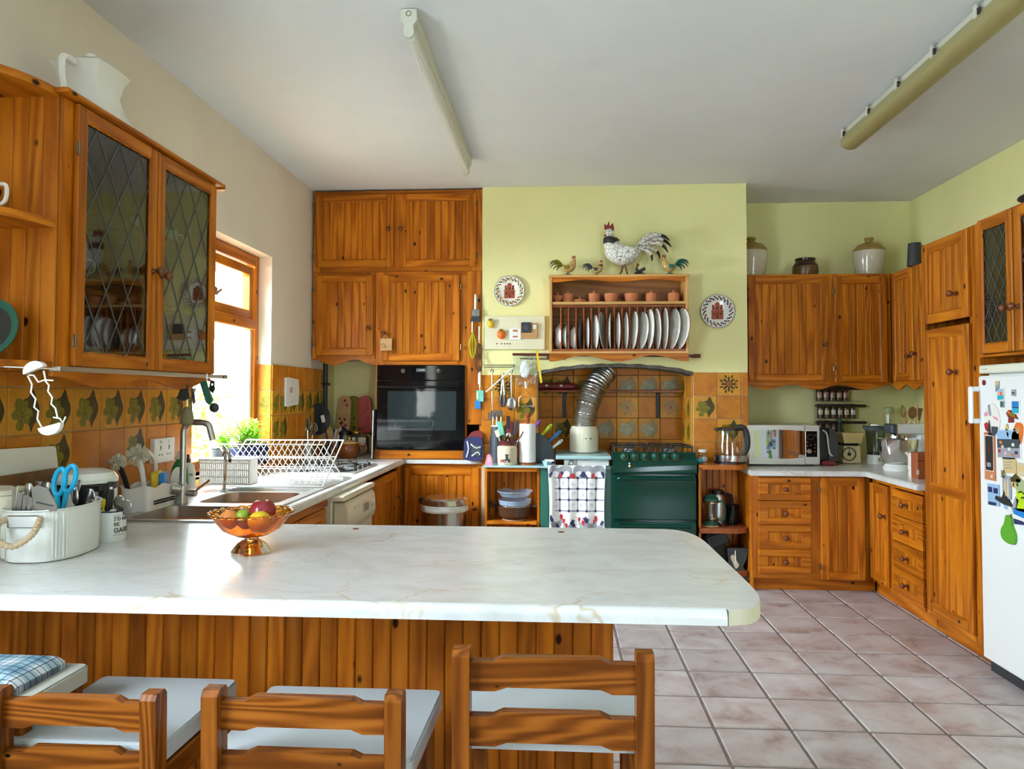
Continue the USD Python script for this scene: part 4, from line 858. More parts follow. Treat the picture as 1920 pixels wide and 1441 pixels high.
hang('peg_bag', 'olive beige tapered cloth tassel hanging on wires before the window', 'tassel', 351, 766, [('pouch', sc(lathe([(1e-4, .01), (.012, .006), (.024, -.015), (.030, -.06), (.024, -.068), (1e-4, -.066)], 18), (1, .8, 1)), 'olive_cloth')], 3.1, G)
obj('rail_end', boxc((GX + .012, 3.30, 1.404), (.036, .05, .018), .002), 'aluminium', gc)
# on and in the glass cabinet
jg = thing('jug', 'white square waisted china jug with flared rim standing upside on the glass cabinet', 'jug', (-1.66, 2.44, 2.285)); c = np.array([-1.66, 2.47, 2.285])
sq = lambda a, t: 1 / np.maximum(np.abs(np.cos(a)), np.abs(np.sin(a))) ** .75
obj('body', lathe([(1e-4, 0), (.115, 0), (.118, .012), (.085, .06), (.072, .11), (.085, .165), (.10, .19), (.095, .195), (.06, .215), (1e-4, .235)], 32, c, wob=sq), 'white_china', jg)
obj('handle', tube(curve([c + (0, -.07, .18), c + (0, -.15, .17), c + (0, -.14, .07), c + (0, -.09, .04)], 6), .013), 'white_china', jg); obj('knob', ball(c + (0, 0, .24), (.02, .02, .012)), 'white_china', jg)
def cup(name, label, c, r, h, mat, handle=90, group=None, cat='cup', prof=None):
    t = thing(name, label, cat, c, group); c = np.array(c)
    obj('body', shell(prof or [(r * .8, 0), (r * .95, h * .2), (r, h)], .004, 24, c), mat, t)
    a = math.radians(handle); d = np.array([math.cos(a), math.sin(a), 0])
    obj('handle', tube(curve([c + d * r * .92 + (0, 0, h * .82), c + d * (r + h * .32) + (0, 0, h * .78), c + d * (r + h * .30) + (0, 0, h * .35), c + d * r * .9 + (0, 0, h * .22)], 6), h * .055, 8), mat, t); return t
S1, S2, S3 = 1.418, 1.688, 1.968
c = at(5, 345, Y=2.10); cup('mug', 'white mug with round handle on the middle end shelf at the left edge', (c[0] - .062, 2.10, 1.871), .042, .11, 'white_china', -4, cat='mug')
c = at(-14, 616, Y=2.11); pq = thing('plate', 'dark green-edged plate standing on the lowest end shelf at the left edge', 'plate', c)
obj('dish', mv(rot(lathe([(1e-4, 0), (.06, 0), (.09, .012), (.09, .015), (.055, .005), (1e-4, .004)], 28), 80, 'x'), c - (0, 0, .0)), 'charcoal', pq); obj('rim', mv(rot(lathe([(.066, .002), (.0905, .0115), (.0905, .0158), (.066, .0082)], 28), 80, 'x'), c), 'panel_green', pq)
cup('jug', 'tall white jug on the lower shelf inside the leaded cabinet', (-1.72, 2.39, S1), .06, .17, 'white_china', 80, cat='jug')
cup('cup', 'white cup beside the tall jug inside the leaded cabinet', (-1.66, 2.49, S1), .038, .075, 'white_china', 80)
gl = thing('wine_glass', 'clear stemmed glass on the lower shelf of the leaded cabinet', 'glass', (-1.65, 2.61, S1)); obj('glass', lathe([(1e-4, 0), (.03, 0), (.03, .003), (.004, .008), (.004, .06), (.026, .09), (.03, .13), (.029, .13), (.024, .09), (1e-4, .066)], 20, (-1.65, 2.61, S1)), 'clear_pane', gl)
pz = thing('plate_stack', 'stack of white plates on the lower shelf of the leaded cabinet', 'plates', (-1.66, 2.9, S1)); 
for k in range(5): obj('plate', lathe([(1e-4, 0), (.06, 0), (.095, .01), (.095, .013), (.06, .004), (1e-4, .004)], 24, (-1.70, 2.92, S1 + k * .009)), 'white_china', pz)
wbx = thing('wooden_rack', 'dark wooden letter rack lying on the middle shelf of the leaded cabinet', 'rack', (-1.7, 2.5, S2)); obj('board', box(-1.78, -1.62, 2.35, 2.62, S2, S2 + .04, .006), 'brownwood', wbx)
cup('tea_cup', 'patterned white teacup on the middle cabinet shelf', (-1.68, 2.42, S2 + .04), .045, .085, 'white_china', 60)
tpt = thing('teapot', 'white lidded teapot with dark finial in the leaded cabinet', 'teapot', (-1.70, 2.42, S2 + .13)); c = np.array([-1.68, 2.42, S2 + .126])
obj('body', lathe([(1e-4, 0), (.045, .0), (.05, .03), (.035, .055), (1e-4, .06)], 20, c), 'white_china', tpt); obj('finial', lathe([(.012, .058), (.009, .08), (1e-4, .10)], 12, c), 'dark_red', tpt)
for k, y in enumerate((2.85, 2.98, 3.08)):
    cup('cup', f'{("left", "middle", "right")[k]} cup of three on the upper shelf behind the right leaded door', (-1.70, y, S3), .036, .07, 'white_china', 40, 'cups on the upper cabinet shelf')
# ------------------------------------------------------------ oven, things in the left corner
ox0, ox1 = at(708, 760, Y=CH)[0], at(872, 760, Y=CH)[0]; oz0, oz1 = zO + .004, zC - .003; ow = ox1 - ox0
ov = thing('oven', 'black glass built-in electric oven in the pine housing', 'oven', ((ox0 + ox1) / 2, CH, oz0))
oy = CH - .012
obj('cavity', box(ox0 + .02, ox1 - .02, CH + .012, CH + .45, oz0 + .01, oz1 - .01, 0), 'black_plastic', ov)
zp = at(790, 713, Y=oy)[2]
pn = obj('control_panel', box(ox0, ox1, oy - .012, CH + .014, zp + .002, oz1, .003), 'black_gloss', ov)
for x in (757, 823):
    q = at(x, 695, Y=oy); obj('dial', mv(rot(lathe([(.017, 0), (.016, .012), (1e-4, .014)], 20), 90, 'x'), (q[0], oy - .012, q[2])), 'charcoal', pn); obj('dial_mark', box(q[0] - .0015, q[0] + .0015, oy - .0275, oy - .0255, q[2] + .002, q[2] + .014, 0), 'chrome', pn)
q = at(790, 694, Y=oy); obj('display', box(q[0] - .038, q[0] + .038, oy - .0135, oy - .011, q[2] - .012, q[2] + .014, .001), 'dark_slate', pn)
obj('clock_digits', facing(rot(text_on('12:00', .012, .0008), 90, 'x'), (q[0] - .02, oy - .0136, q[2] - .003)), 'white_plastic', pn, False)
dd = obj('door', box(ox0, ox1, oy - .014, CH + .012, oz0 + .002, zp - .002, .003), 'black_gloss', ov)
a_, b_ = at(727, 806, Y=oy), at(856, 733, Y=oy); obj('door_window', box(a_[0], b_[0], oy - .0155, oy - .0135, a_[2], b_[2], .001), 'oven_glass', dd)
hz_ = at(790, 725, Y=oy)[2]
obj('handle', join(tube([(ox0 + .025, oy - .045, hz_), (ox1 - .025, oy - .045, hz_)], .009, 12), boxc((ox0 + .035, oy - .03, hz_), (.014, .035, .014)), boxc((ox1 - .035, oy - .03, hz_), (.014, .035, .014))), 'black_gloss', dd)
q = at(790, 796, Y=oy)
obj('logo', facing(rot(text_on('Electrolux', .0075, .0006), 90, 'x'), (q[0] - .022, oy - .0145, q[2] - .008)), 'white_plastic', dd, False)
obj('logo_mark', ext_y(affinity.translate(unary_union([sbox(-.009, 0, .009, .018).difference(sbox(-.006, .003, -.001, .015)).difference(Polygon([(.001, .015), (.006, .015), (.001, .003)]))]), q[0], q[2] + .006), oy - .0150, oy - .0142), 'white_plastic', dd, False)
pq = thing('wooden_plaque', 'small square wooden plaque hanging from the oven cupboard knob', 'plaque', at(724, 645, Y=CH - .06))
a_, b_ = at(713, 657, Y=CH - .05), at(735, 634, Y=CH - .05)
obj('plaque', box(a_[0], b_[0], CH - .052, CH - .04, a_[2], b_[2], .002), 'lightwood', pq); obj('drawing', ext_y(affinity.translate(unary_union([LineString([(.01, .03), (.025, .045), (.04, .03), (.03, .02), (.05, .022)]).buffer(.0018), LineString([(.012, .018), (.035, .015)]).buffer(.0015)]), a_[0], a_[2] + .008), CH - .053, CH - .0518), 'brownwood', pq, False)
obj('string', tube([(a_[0] + .02, CH - .046, b_[2]), at(722, 628, Y=CH - .046), (b_[0] - .02, CH - .046, b_[2])], .0015, 6), 'cream_plastic', pq)
# corner clutter
YK = 5.62
def on(px, Y, Z=None): q = at(px, 800, Y=Y); return np.array([q[0], Y, (ZL if Z is None else Z)])
c = on(577, 5.30); up_ = thing('utensil_jar', 'steel jar of whisks and spoons in the left back corner', 'jar', c)
obj('jar', shell([(.045, 0), (.048, .13)], .003, 20, c), 'brushed_steel', up_)
def utensil(name, label, cat, base, tip, hw, hh, mat, hmat=None, group=None, kind='spoon'):
    """A long-handled tool from base to tip, its head at the tip."""
    t = thing(name, label, cat, base, group); base, tip = np.array(base, float), np.array(tip, float); d = tip - base; L = np.linalg.norm(d); d /= L
    nk = tip - d * hh
    obj('handle', tube([base, base + d * L * .3, nk], [.006, .007, .0045], 8), hmat or mat, t)
    if kind == 'whisk':
        s = np.cross(d, [0, 1, 0.2]); s /= np.linalg.norm(s); w = np.cross(d, s)
        for k in range(4):
            a = math.pi * k / 4; e = s * math.cos(a) + w * math.sin(a)
            obj('loop', tube(curve([nk, nk + d * hh * .5 + e * hw, nk + d * hh, nk + d * hh * .5 - e * hw, nk], 5), .0016, 5), mat, t)
    else:
        s = np.cross(d, [0, 1, 0.]); s /= np.linalg.norm(s)
        if kind == 'spoon': m = ball((0, 0, 0), (hw, .006, hh / 2), 12)
        elif kind == 'flat': m = box(-hw, hw, -.003, .003, -hh / 2, hh / 2, .003)
        else: m = ext_y(Polygon([(-hw * .4, -hh / 2), (hw * .4, -hh / 2), (hw, hh / 2), (-hw, hh / 2)]), -.003, .003)
        R = np.stack([s, np.cross(d, s), d], 1); v, f = arr(m); obj('head', (v @ R.T + tip - d * hh / 2, f), mat, t)
    return t
for k, (px, py, kd, mt) in enumerate([(566, 790, 'spoon', 'brushed_steel'), (577, 783, 'whisk', 'steel'), (590, 792, 'whisk', 'steel')]):
    utensil('kitchen_utensil', ('steel ladle leaning left in the corner utensil jar', 'steel balloon whisk in the middle of the corner utensil jar', 'wire whisk leaning right in the corner utensil jar')[k], 'utensil', c + ((k - 1) * .012, 0, .02), at(px, py, Y=5.3), .028, .09, mt, 'steel', None, kd)
wk = thing('frying_pan', 'black frying pan standing on edge against the corner pipe', 'pan', on(592, 5.5)); q = at(591, 778, Y=5.5)
obj('pan', mv(rot(rot(sc(lathe([(1e-4, 0), (.09, 0), (.12, .04), (.117, .04), (.088, .004), (1e-4, .004)], 30), 1), 90, 'x'), 62), (q[0], 5.5, q[2] - .03)), 'charcoal', wk)
obj('handle', tube([(q[0] + .01, 5.42, ZL + .10), (q[0] + .02, 5.36, ZL + .01)], .01), 'black_plastic', wk)
rb = thing('wooden_board', 'round pale wooden board standing behind the whisks', 'board', on(604, 5.6)); q = at(603, 790, Y=5.6)
obj('board', mv(rot(lathe([(1e-4, 0), (.09, 0), (.09, .012), (1e-4, .012)], 28), 90, 'x'), (q[0], 5.62, ZL + .17)), 'lightwood', rb)
utensil('kitchen_tool', 'black handled slotted tool leaning right of the round board', 'utensil', on(622, 5.38) + (0, 0, .01), at(604, 778, Y=5.48), .014, .06, 'white_plastic', 'black_plastic', None, 'flat')
sm = thing('tea_towel', 'folded striped blue and white cloth in the left back corner', 'cloth', on(622, 5.72))
x0 = at(612, 790, Y=5.72)[0]
for k in range(6): obj('stripe', rot(box(x0 + k * .016, x0 + (k + 1) * .016, 5.70, 5.74, ZL, ZL + .20 + .01 * k, .004), 12, 'y', (x0, 0, ZL)), ('white_china', 'dark_slate', 'white_china', 'lightwood', 'white_china', 'navy')[k], sm)
def mitt(name, label, px, mat, dots, Y=5.93, sl=0):
    t = thing(name, label, 'oven mitt', (at(px, 770, Y=Y)[0], Y, ZL + .3))
    x = at(px, 770, Y=Y)[0]; z1 = at(px, 742, Y=Y)[2]; z0 = at(px, 808, Y=Y)[2]
    m = rot(ext_y(Polygon(curve([(-.05, z0), (.05, z0), (.055, (z0 + z1) / 2), (.05, z1 - .03), (.0, z1), (-.045, z1 - .03), (-.055, (z0 + z1) / 2)], 5, True)), -.014, .014), sl, 'y', (0, 0, z1))
    obj('mitt', mv(m, (x, Y, 0)), mat, t); g = np.random.default_rng(px)
    for k in range(7):
        p = rot((np.array([[g.uniform(-.035, .035), -.015, g.uniform(z0 + .02, z1 - .03)]]), np.zeros((0, 3), int)), sl, 'y', (0, 0, z1))[0][0]
        obj('print', mv(rot(lathe([(1e-4, 0), (.011, 0), (.011, .002), (1e-4, .002)], 8), 90, 'x'), p + (x, Y, 0)), dots, t)
mitt('oven_glove', 'tan oven mitt with dark spots hanging on the corner wall', 648, 'lightwood', 'dark_red', 5.95, 4)
mitt('oven_glove', 'grey-green oven mitt between the tan and the red mitts', 663, 'leaf_green', 'leaf_shadow', 5.97, 3)
mitt('oven_glove', 'red oven mitt with dark spots hanging left of the oven', 683, 'red', 'dark_red', 5.945, -4)
ct = thing('cafetiere', 'glass coffee press with black lid behind the brown teapot', 'coffee pot', on(647, 5.72)); c = on(647, 5.72)
obj('glass', lathe([(.045, .01), (.045, .16), (.047, .165)], 24, c), 'clear_pane', ct); obj('lid', lathe([(.05, .16), (.05, .185), (.02, .20), (1e-4, .215)], 24, c), 'black_plastic', ct); obj('base', lathe([(1e-4, 0), (.048, 0), (.048, .025), (1e-4, .03)], 24, c), 'steel', ct)
obj('handle', tube(curve([c + (.045, 0, .16), c + (.09, 0, .15), c + (.09, 0, .06), c + (.045, 0, .03)], 6), .008), 'black_plastic', ct)
kt = thing('toaster', 'grey patterned toaster with brass lid knob beside the oven', 'toaster', on(676, 5.78)); c = on(677, 5.78)
obj('body', boxc(c + (0, 0, .085), (.15, .12, .15), .02), 'brushed_steel', kt); obj('slot', boxc(c + (0, 0, .161), (.11, .03, .004), 0), 'black_plastic', kt); obj('lid_knob', mv(sc(ball((0, 0, 0), .03), (1.4, 1, .7)), c + (-.04, 0, .175)), 'brass', kt)
for k in range(3): obj('motif', mv(rot(tube([(.012 * math.cos(t), .012 * math.sin(t), 0) for t in np.linspace(0, 6.28, 14, False)], .003, 6, True), 90, 'x'), c + (-.04 + .04 * k, -.061, .08)), 'ink', kt)
c = on(655, 5.45); tpb = thing('teapot', 'glazed brown round teapot with a buff lid in front of the oven mitts', 'teapot', c)
obj('body', lathe([(1e-4, .002), (.05, .0), (.072, .025), (.083, .06), (.08, .09), (.062, .115), (1e-4, .118)], 32, c), 'teapot_brown', tpb)
obj('lid', lathe([(.066, .112), (.06, .124), (.03, .134), (.008, .136), (.012, .15), (.008, .158), (1e-4, .16)], 24, c), 'teapot_buff', tpb)
obj('spout', tube(curve([c + (-.07, 0, .045), c + (-.105, 0, .06), c + (-.12, 0, .09), c + (-.135, 0, .115)], 6), np.linspace(.019, .009, 19), 10), 'teapot_brown', tpb)
obj('handle', tube(curve([c + (.075, 0, .095), c + (.12, 0, .10), c + (.13, 0, .06), c + (.078, 0, .03)], 6), .008), 'teapot_brown', tpb)
ty = thing('tray', 'dark oven tray standing on edge against the oven side', 'tray', on(702, 5.44)); x0 = at(697, 800, Y=5.40)[0]; x1 = at(707, 800, Y=5.45)[0]
obj('tray', rot(box(x0 + .012, x0 + .020, 5.36, 5.80, ZL, ZL + .37, .004), 1.2, 'y', (x0, 0, ZL)), 'dark_slate', ty); obj('edge', rot(tube([(x0 + .012, 5.36, ZL + .01), (x0 + .012, 5.36, ZL + .36), (x0 + .012, 5.80, ZL + .36)], .006), 1.2, 'y', (x0, 0, ZL)), 'aluminium', ty)
# ------------------------------------------------------------ hanging on the oven side panel
YP = CH - .03
def strung(name, label, px, y0, y1, kind, mat, hmat, hw, hh):
    b, t = at(px, y0, Y=YP), at(px, y1, Y=YP); return utensil(name, label, 'utensil', b, t, hw, hh, mat, hmat, 'utensils hung on the pine panel beside the oven', kind)
gr = thing('pastry_brush', 'wide grey brush at the top of the pine panel beside the oven', 'brush', at(892, 570, Y=YP), 'utensils hung on the pine panel beside the oven'); q = at(892, 552, Y=YP)
k_ = CH / 1371
obj('handle', tube([q, q - (0, 0, 28 * k_)], [.011, .012], 8), 'brushed_steel', gr); obj('ferrule', boxc(q - (0, 0, 35 * k_), (.058, .02, .055), .003), 'steel', gr); obj('bristles', ext_y(Polygon([(-.029, 0), (.029, 0), (.038, -.04), (-.04, -.04)]), YP - .01, YP + .01) if False else mv(ext_y(Polygon([(-.029, 0), (.029, 0), (.038, -.04), (-.04, -.04)]), -.01, .01), q - (0, 0, 41 * k_)), 'charcoal', gr)
strung('whisk', 'lime green silicone whisk hanging on the pine panel', 886, 602, 672, 'whisk', 'lime', 'steel', .03, .20)
strung('whisk', 'small dark whisk with steel handle, right of the lime one', 899, 612, 668, 'whisk', 'charcoal', 'steel', .022, .10)
strung('whisk', 'wire balloon whisk hanging lowest on the pine panel', 898, 720, 664, 'whisk', 'charcoal', 'steel', .03, .14)
strung('spatula', 'turquoise headed spatula with steel handle on the pine panel', 900, 697, 753, 'flat', 'teal', 'chrome', .028, .085)
strung('basting_brush', 'blue ended basting brush below the turquoise spatula', 896, 735, 766, 'flat', 'blue', 'chrome', .022, .06)
# oven gloves lying by the oven
og = thing('oven_glove', 'navy and white double oven glove with red lining right of the oven', 'oven mitt', on(888, 5.40)); xg = at(888, 830, Y=5.38)[0]
obj('glove', mv(ext_y(Polygon(curve([(-.065, 0), (.065, 0), (.07, .10), (.06, .155), (.0, .165), (-.06, .15), (-.07, .08)], 5, True)), 5.36, 5.40), (xg, 0, ZL + .005)), 'navy', og); obj('lining', mv(ext_y(Polygon(curve([(-.05, .14), (.06, .14), (.06, .20), (.03, .215), (-.02, .20)], 5, True)), 5.385, 5.425), (xg, 0, ZL)), 'dark_red', og)
for pts in ([(-.05, .02), (-.035, .08), (-.045, .14)], [(-.01, .03), (.03, .06), (.05, .04)], [(-.02, .12), (.02, .09), (.055, .10)]): obj('stripe', mv(tube(curve([(x, 5.358, z) for x, z in pts], 5), .006, 6), (xg, 0, ZL)), 'white_china', og)
obj('pocket', mv(ext_y(Polygon(curve([(0, .04), (.05, .03), (.055, .09), (.02, .115), (-.01, .09)], 5, True)), 5.354, 5.36), (xg, 0, ZL)), 'dark_slate', og); obj('hem', mv(tube([(-.06, 5.37, .006), (.02, 5.365, .008), (.07, 5.38, .012)], .006), (xg, 0, ZL)), 'purple', og)
# ------------------------------------------------------------ chimney wall: plates, rack, switches
def deco_plate(name, label, px, py, r, col, Y=CH):
    q = at(px, py, Y=Y - .03); t = thing(name, label, 'plate', q, None); P = lambda m: mv(rot(m, 90, 'x'), q + (0, .028, 0))
    obj('dish', P(lathe([(1e-4, .004), (r * .62, .004), (r * .96, .018), (r, .02), (r, .024), (r * .96, .024), (r * .60, .010), (1e-4, .010)], 40)), 'white_china', t)
    obj('rim', P(lathe([(r * .965, .0245), (r * 1.005, .0235), (r * 1.005, .019), (r * .99, .018)], 40)), 'ink', t)
    F = lambda poly, d, m, nm: obj(nm, mv(ext_y(poly, -.0008 - d, 0), q + (0, .028 - .0102, 0)), m, t, False)
    hs = affinity.scale(unary_union([sbox(-.3, -.42, .3, .02), sbox(-.33, .02, .33, .06), sbox(-.27, .06, -.14, .36), sbox(.14, .06, .27, .36), sbox(-.12, .06, .12, .42), Polygon([(-.14, .42), (.14, .42), (0, .52)])]), 1.15, 1.1)
    F(affinity.scale(hs, r, r, origin=(0, 0)), 0, 'petal_red', 'building_print')
    wn = unary_union([sbox(x - .05, z, x + .05, z + .12) for x in (-.2, 0, .2) for z in (.12, -.2)] + [sbox(-.05, -.42, .05, -.24)])
    F(affinity.scale(wn, r, r, origin=(0, 0)), .0006, 'leaf_shadow', 'window_print')
    g = np.random.default_rng(int(px))
    for k in range(60):
        a = k * math.pi / 30; rr = r * (.80 + .075 * ((k % 3) - 1)); h = .0105 + (.80 - .6) / .36 * .013
        d = lathe([(1e-4, 0), (r * .055, 0), (r * .055, .002), (1e-4, .002)], 7); obj('flower_print', P(mv(d, (rr * math.cos(a), rr * math.sin(a), h + .0025))), col[k % len(col)], t, False)
    return t
deco_plate('decorative_plate', 'round plate painted with a red house and coloured flower rim, left of the plate rack', 955, 545, .113, ['leaf_green', 'orange', 'leaf_shadow', 'yellow', 'ink', 'leaf_green'])
deco_plate('decorative_plate', 'round plate painted with a red house and dark flower rim, right of the plate rack', 1346, 583, .123, ['ink', 'leaf_shadow', 'dark_slate', 'ink', 'petal_red', 'ink'])
rk = thing('plate_rack', 'pine wall plate rack with scalloped boards over the hearth', 'plate rack', (.45, CH, 1.64)); RY = 5.20
ra, rb_ = at(1030, 661, Y=RY), at(1291, 518, Y=RY); rx0, rx1, rz0, rz1 = ra[0], rb_[0], ra[2], rb_[2]
zt_ = lambda y: at(1160, y, Y=RY)[2]
obj('side', box(rx0, rx0 + .02, RY, CH - .001, rz0, rz1, .003), 'palewood_z', rk); obj('side', box(rx1 - .02, rx1, RY, CH - .001, rz0, rz1, .003), 'palewood_z', rk)
obj('top_board', box(rx0 - .005, rx1 + .005, RY - .01, CH - .001, rz1, rz1 + .018, .003), 'palewood_x', rk); obj('back_panel', box(rx0 + .02, rx1 - .02, CH - .012, CH - .004, rz0, rz1, 0), 'plywood', rk)
obj('shelf', box(rx0 + .02, rx1 - .02, RY + .005, CH - .012, zt_(570), zt_(564.5), .002), 'palewood_x', rk)
zs_ = zt_(565)
obj('front_rail', box(rx0 + .02, rx1 - .02, RY + .01, RY + .03, zt_(575), zt_(571), .002), 'redwood', rk); obj('front_rail', box(rx0 + .02, rx1 - .02, RY + .01, RY + .03, zt_(658), zt_(653.5), .002), 'redwood', rk)
obj('bottom_board', box(rx0 + .0, rx1 - .0, RY - .005, CH - .012, rz0 - .006, zt_(658), .002), 'palewood_x', rk)
def wavy(x0, x1, ztop, d0, d1, n, ph=0):
    xs = np.linspace(x1, x0, 61); return Polygon([(x0, ztop), (x1, ztop)] + [(x, ztop - d0 - (d1 - d0) * (.5 + .5 * math.cos(2 * math.pi * n * (x - x0) / (x1 - x0) + ph))) for x in xs])
obj('pelmet', ext_y(wavy(rx0 + .02, rx1 - .02, rz1, .016, .034, 2), RY + .004, RY + .018), 'pine_x', rk)
obj('apron', ext_y(wavy(rx0 + .0, rx1 - .0, rz0 - .006, .012, .056, 2, 0), RY + .01, RY + .026), 'pine_x', rk)
n = 17; sx = (rx1 - rx0 - .06) / n
for k in range(n):
    x = rx0 + .03 + k * sx + sx * .98; obj('dowel', cyl((x, RY + .02, zt_(655)), (x, RY + .02, zt_(573)), .0065, n=10), 'redwood', rk); obj('dowel', cyl((x, CH - .03, zt_(655)), (x, CH - .03, zt_(573)), .0065, n=10), 'redwood', rk)
tops = [608, 610, 613, 598, 597, 593, 588, 589, 588, 588, 586, 587, 582, 581, 580, 581, 580]
lab = 'first second third fourth fifth sixth seventh eighth ninth tenth eleventh twelfth thirteenth fourteenth fifteenth sixteenth last'.split()
zfl = zt_(655)
for k, tpx in enumerate(tops):
    x = rx0 + .03 + (k + .42) * sx; z1 = at(1040 + k * 15, tpx, Y=RY + .09)[2]; r = (z1 - zfl) / 2 + .004
    how = 'cream bowl' if k < 3 else 'dark plate' if k == 3 else 'cream plate' if k < 6 else 'white plate' if k < 16 else 'red-rimmed large plate'
    t = thing('plate', f'{how} standing {lab[k]} from the left in the wall plate rack', 'plate', (x, RY + .11, zfl), 'plates standing in the wall rack')
    d = .028 if k < 3 else .016
    m = lathe([(1e-4, 0), (r * .55, 0), (r * .62, .003), (r, d), (r, d + .003), (r * .6, .007), (1e-4, .006)], 32)
    a = (8, -4, 6, 0, 3, 8, -14, -5, 2, 3, 7, 16, 8, 5, 3, 14, 18)[k]
    m = rot(rot(m, 90, 'y'), a, 'z'); m = rot(m, (0, 0, 0, 0, 0, 0, -5, 0, 0, 0, 4, 5, 2, -1, 1, 6, 7)[k], 'y')
    yc_ = min(RY + .115, CH - .024 - r * 1.0); P_ = lambda m: mv(m, (x - .012, yc_, zfl + r))
    obj('dish', P_(m), 'white_china' if k != 3 else 'charcoal', t, True)
    if k == 16: obj('rim', P_(rot(rot(rot(lathe([(r * .9, d * .9), (r * 1.005, d + .0005), (r * 1.005, d + .0035), (r * .9, d * .9 + .004)], 32), 90, 'y'), a, 'z'), 7, 'y')), 'dark_red', t)
# terracotta pots on the rack shelf
pots = [(1046, 'footed terracotta dish with pointed lid', 'd'), (1065, 'first lidded terracotta pot from the left', 'p'), (1087, 'low terracotta saucer with knob handle', 's'), (1114, 'second lidded terracotta pot from the left', 'p'), (1146, 'left wide terracotta bowl', 'b'), (1184, 'right wide terracotta bowl', 'b'), (1221, 'lidded terracotta pot right of the bowls', 'p'), (1263, 'lidded terracotta pot at the right end', 'p')]
for px, l, kd in pots:
    q = at(px, 560, Y=RY + .10); c = np.array([q[0], RY + .10, zs_ + .001]); t = thing('terracotta_pot', l + ' on the plate rack shelf', 'pot', c, 'terracotta pots on the plate rack shelf')
    pr = {'p': [(1e-4, 0), (.034, 0), (.037, .03), (.036, .056), (1e-4, .058)], 'b': [(1e-4, 0), (.032, 0), (.042, .02), (.047, .045), (.047, .055), (.043, .055), (1e-4, .03)], 'd': [(1e-4, 0), (.022, 0), (.016, .01), (.034, .028), (.038, .045), (1e-4, .05)], 's': [(1e-4, 0), (.02, 0), (.040, .012), (.042, .02), (.02, .02), (1e-4, .024)]}[kd]
    pr = [(r_ * 1.1, z_ * 1.22) for r_, z_ in pr]; obj('pot', lathe(pr, 24, c), 'terracotta', t)
    if kd != 'b': obj('knob', lathe([(.012, pr[-1][1] - .004), (.007, pr[-1][1] + .008), (.010, pr[-1][1] + .016), (1e-4, pr[-1][1] + (.03 if kd == 'd' else .02))], 12, c), 'terracotta', t)
# cockerels on top of the rack
def rooster(name, label, px, s, face, mats, base=None, Y=RY + .10):
    """face: -1 looks left. mats = (body, tail, tail tip, neck, comb, legs)."""
    q = at(px, 516, Y=Y); c = np.array([q[0], Y, rz1 + .0185]); t = thing(name, label, 'ornament', c, 'cockerel ornaments on the plate rack')
    def A(m): return mv(sc(m, (-face * s * -1, s, s)), c)
    f = lambda pts, r, n=12, fl=1.0: tube(curve([(x, y, z) for x, y, z in pts], 5), np.interp(np.linspace(0, 1, (len(pts) - 1) * 5 + 1), np.linspace(0, 1, len(r)), r), n, False, fl)
    obj('body', A(join(f([(-.24, 0, .50), (-.12, 0, .42), (.02, 0, .38), (.17, 0, .46), (.25, 0, .60), (.28, 0, .74)], [.07, .14, .19, .20, .14, .085], 16), ball((.285, 0, .80), (.075, .065, .075)))), mats[0], t)
    obj('neck_ring', A(f([(.22, 0, .58), (.27, 0, .66), (.28, 0, .72)], [.155, .13, .095], 16)), mats[3], t)
    obj('comb', A(join(ext_y(Polygon(curve([(.20, .84), (.22, .97), (.27, .92), (.29, 1.0), (.33, .93), (.37, .96), (.36, .86), (.30, .85)], 4, True)), -.02, .02), ball((.34, .0, .735), (.035, .03, .055)), ball((.30, .0, .73), (.035, .04, .05)))), mats[4], t)
    obj('beak', A(tube([(.34, 0, .80), (.41, 0, .785)], [.025, .004], 8)), 'yellow', t); [obj('wing', A(mv(sc(ball((0, 0, 0), 1), (.16, .03, .10)), (-.02, y, .42))), mats[1], t) for y in (-.175, .175)]
    for k, (a, L) in enumerate([(58, .50), (47, .58), (37, .60), (26, .54), (12, .44), (-6, .34)]):
        y = (-1) ** k * .03; e = lambda d, w: (-.20 - L * d * math.cos(math.radians(a - w * d * 20)), y, .50 + L * d * math.sin(math.radians(a - w * d * 20)))
        obj('tail_feather', A(f([e(0, 0), e(.35, .3), e(.7, .8), e(.86, 1.1)], [.06, .085, .085, .07], 8, .4)), mats[1], t); obj('feather_tip', A(f([e(.84, 1.05), e(.95, 1.3), e(1.06, 1.6)], [.072, .06, .012], 8, .4)), mats[2], t)
    if base: obj('base', A(join(ball((.03, 0, .06), (.20, .12, .10)))), base, t)
    for y in (-.05, .05): obj('leg', A(tube([(.03, y, .26), (.02 + y * .8, y, .10), (.03 + y * 1.6, y, .0)], [.028, .016, .016], 8)), mats[5], t)
material('speckled', {'g': ('geometry', {}), 'v': ('voronoi_texture', {'feature': 'distance_to_edge', 'scale': 30.0}), 'n': ('noise_texture', {'scale': 12.0}), 'r': ('rgb_ramp', {'ramp': [(0, (.02, .02, .02)), (.018, (.02, .02, .02)), (.045, (.80, .78, .72)), (1, (.82, .8, .75))]}), 'p': ('principled_bsdf', {'roughness': .35})}, [('g.position', 'v.vector'), ('v.distance', 'r.fac'), ('r.color', 'p.base_color')])
rooster('cockerel_ornament', 'large black and white painted cockerel with red comb standing on the plate rack', 1172, .40, -1, ('speckled', 'speckled', 'ink', 'ink', 'dark_red', 'brownwood'))
rooster('cockerel_ornament', 'yellow cockerel with green tail facing right, leftmost on the plate rack', 1064, .16, 1, ('teapot_buff', 'leaf_green', 'panel_green', 'teapot_buff', 'petal_red', 'brownwood'), 'panel_green')
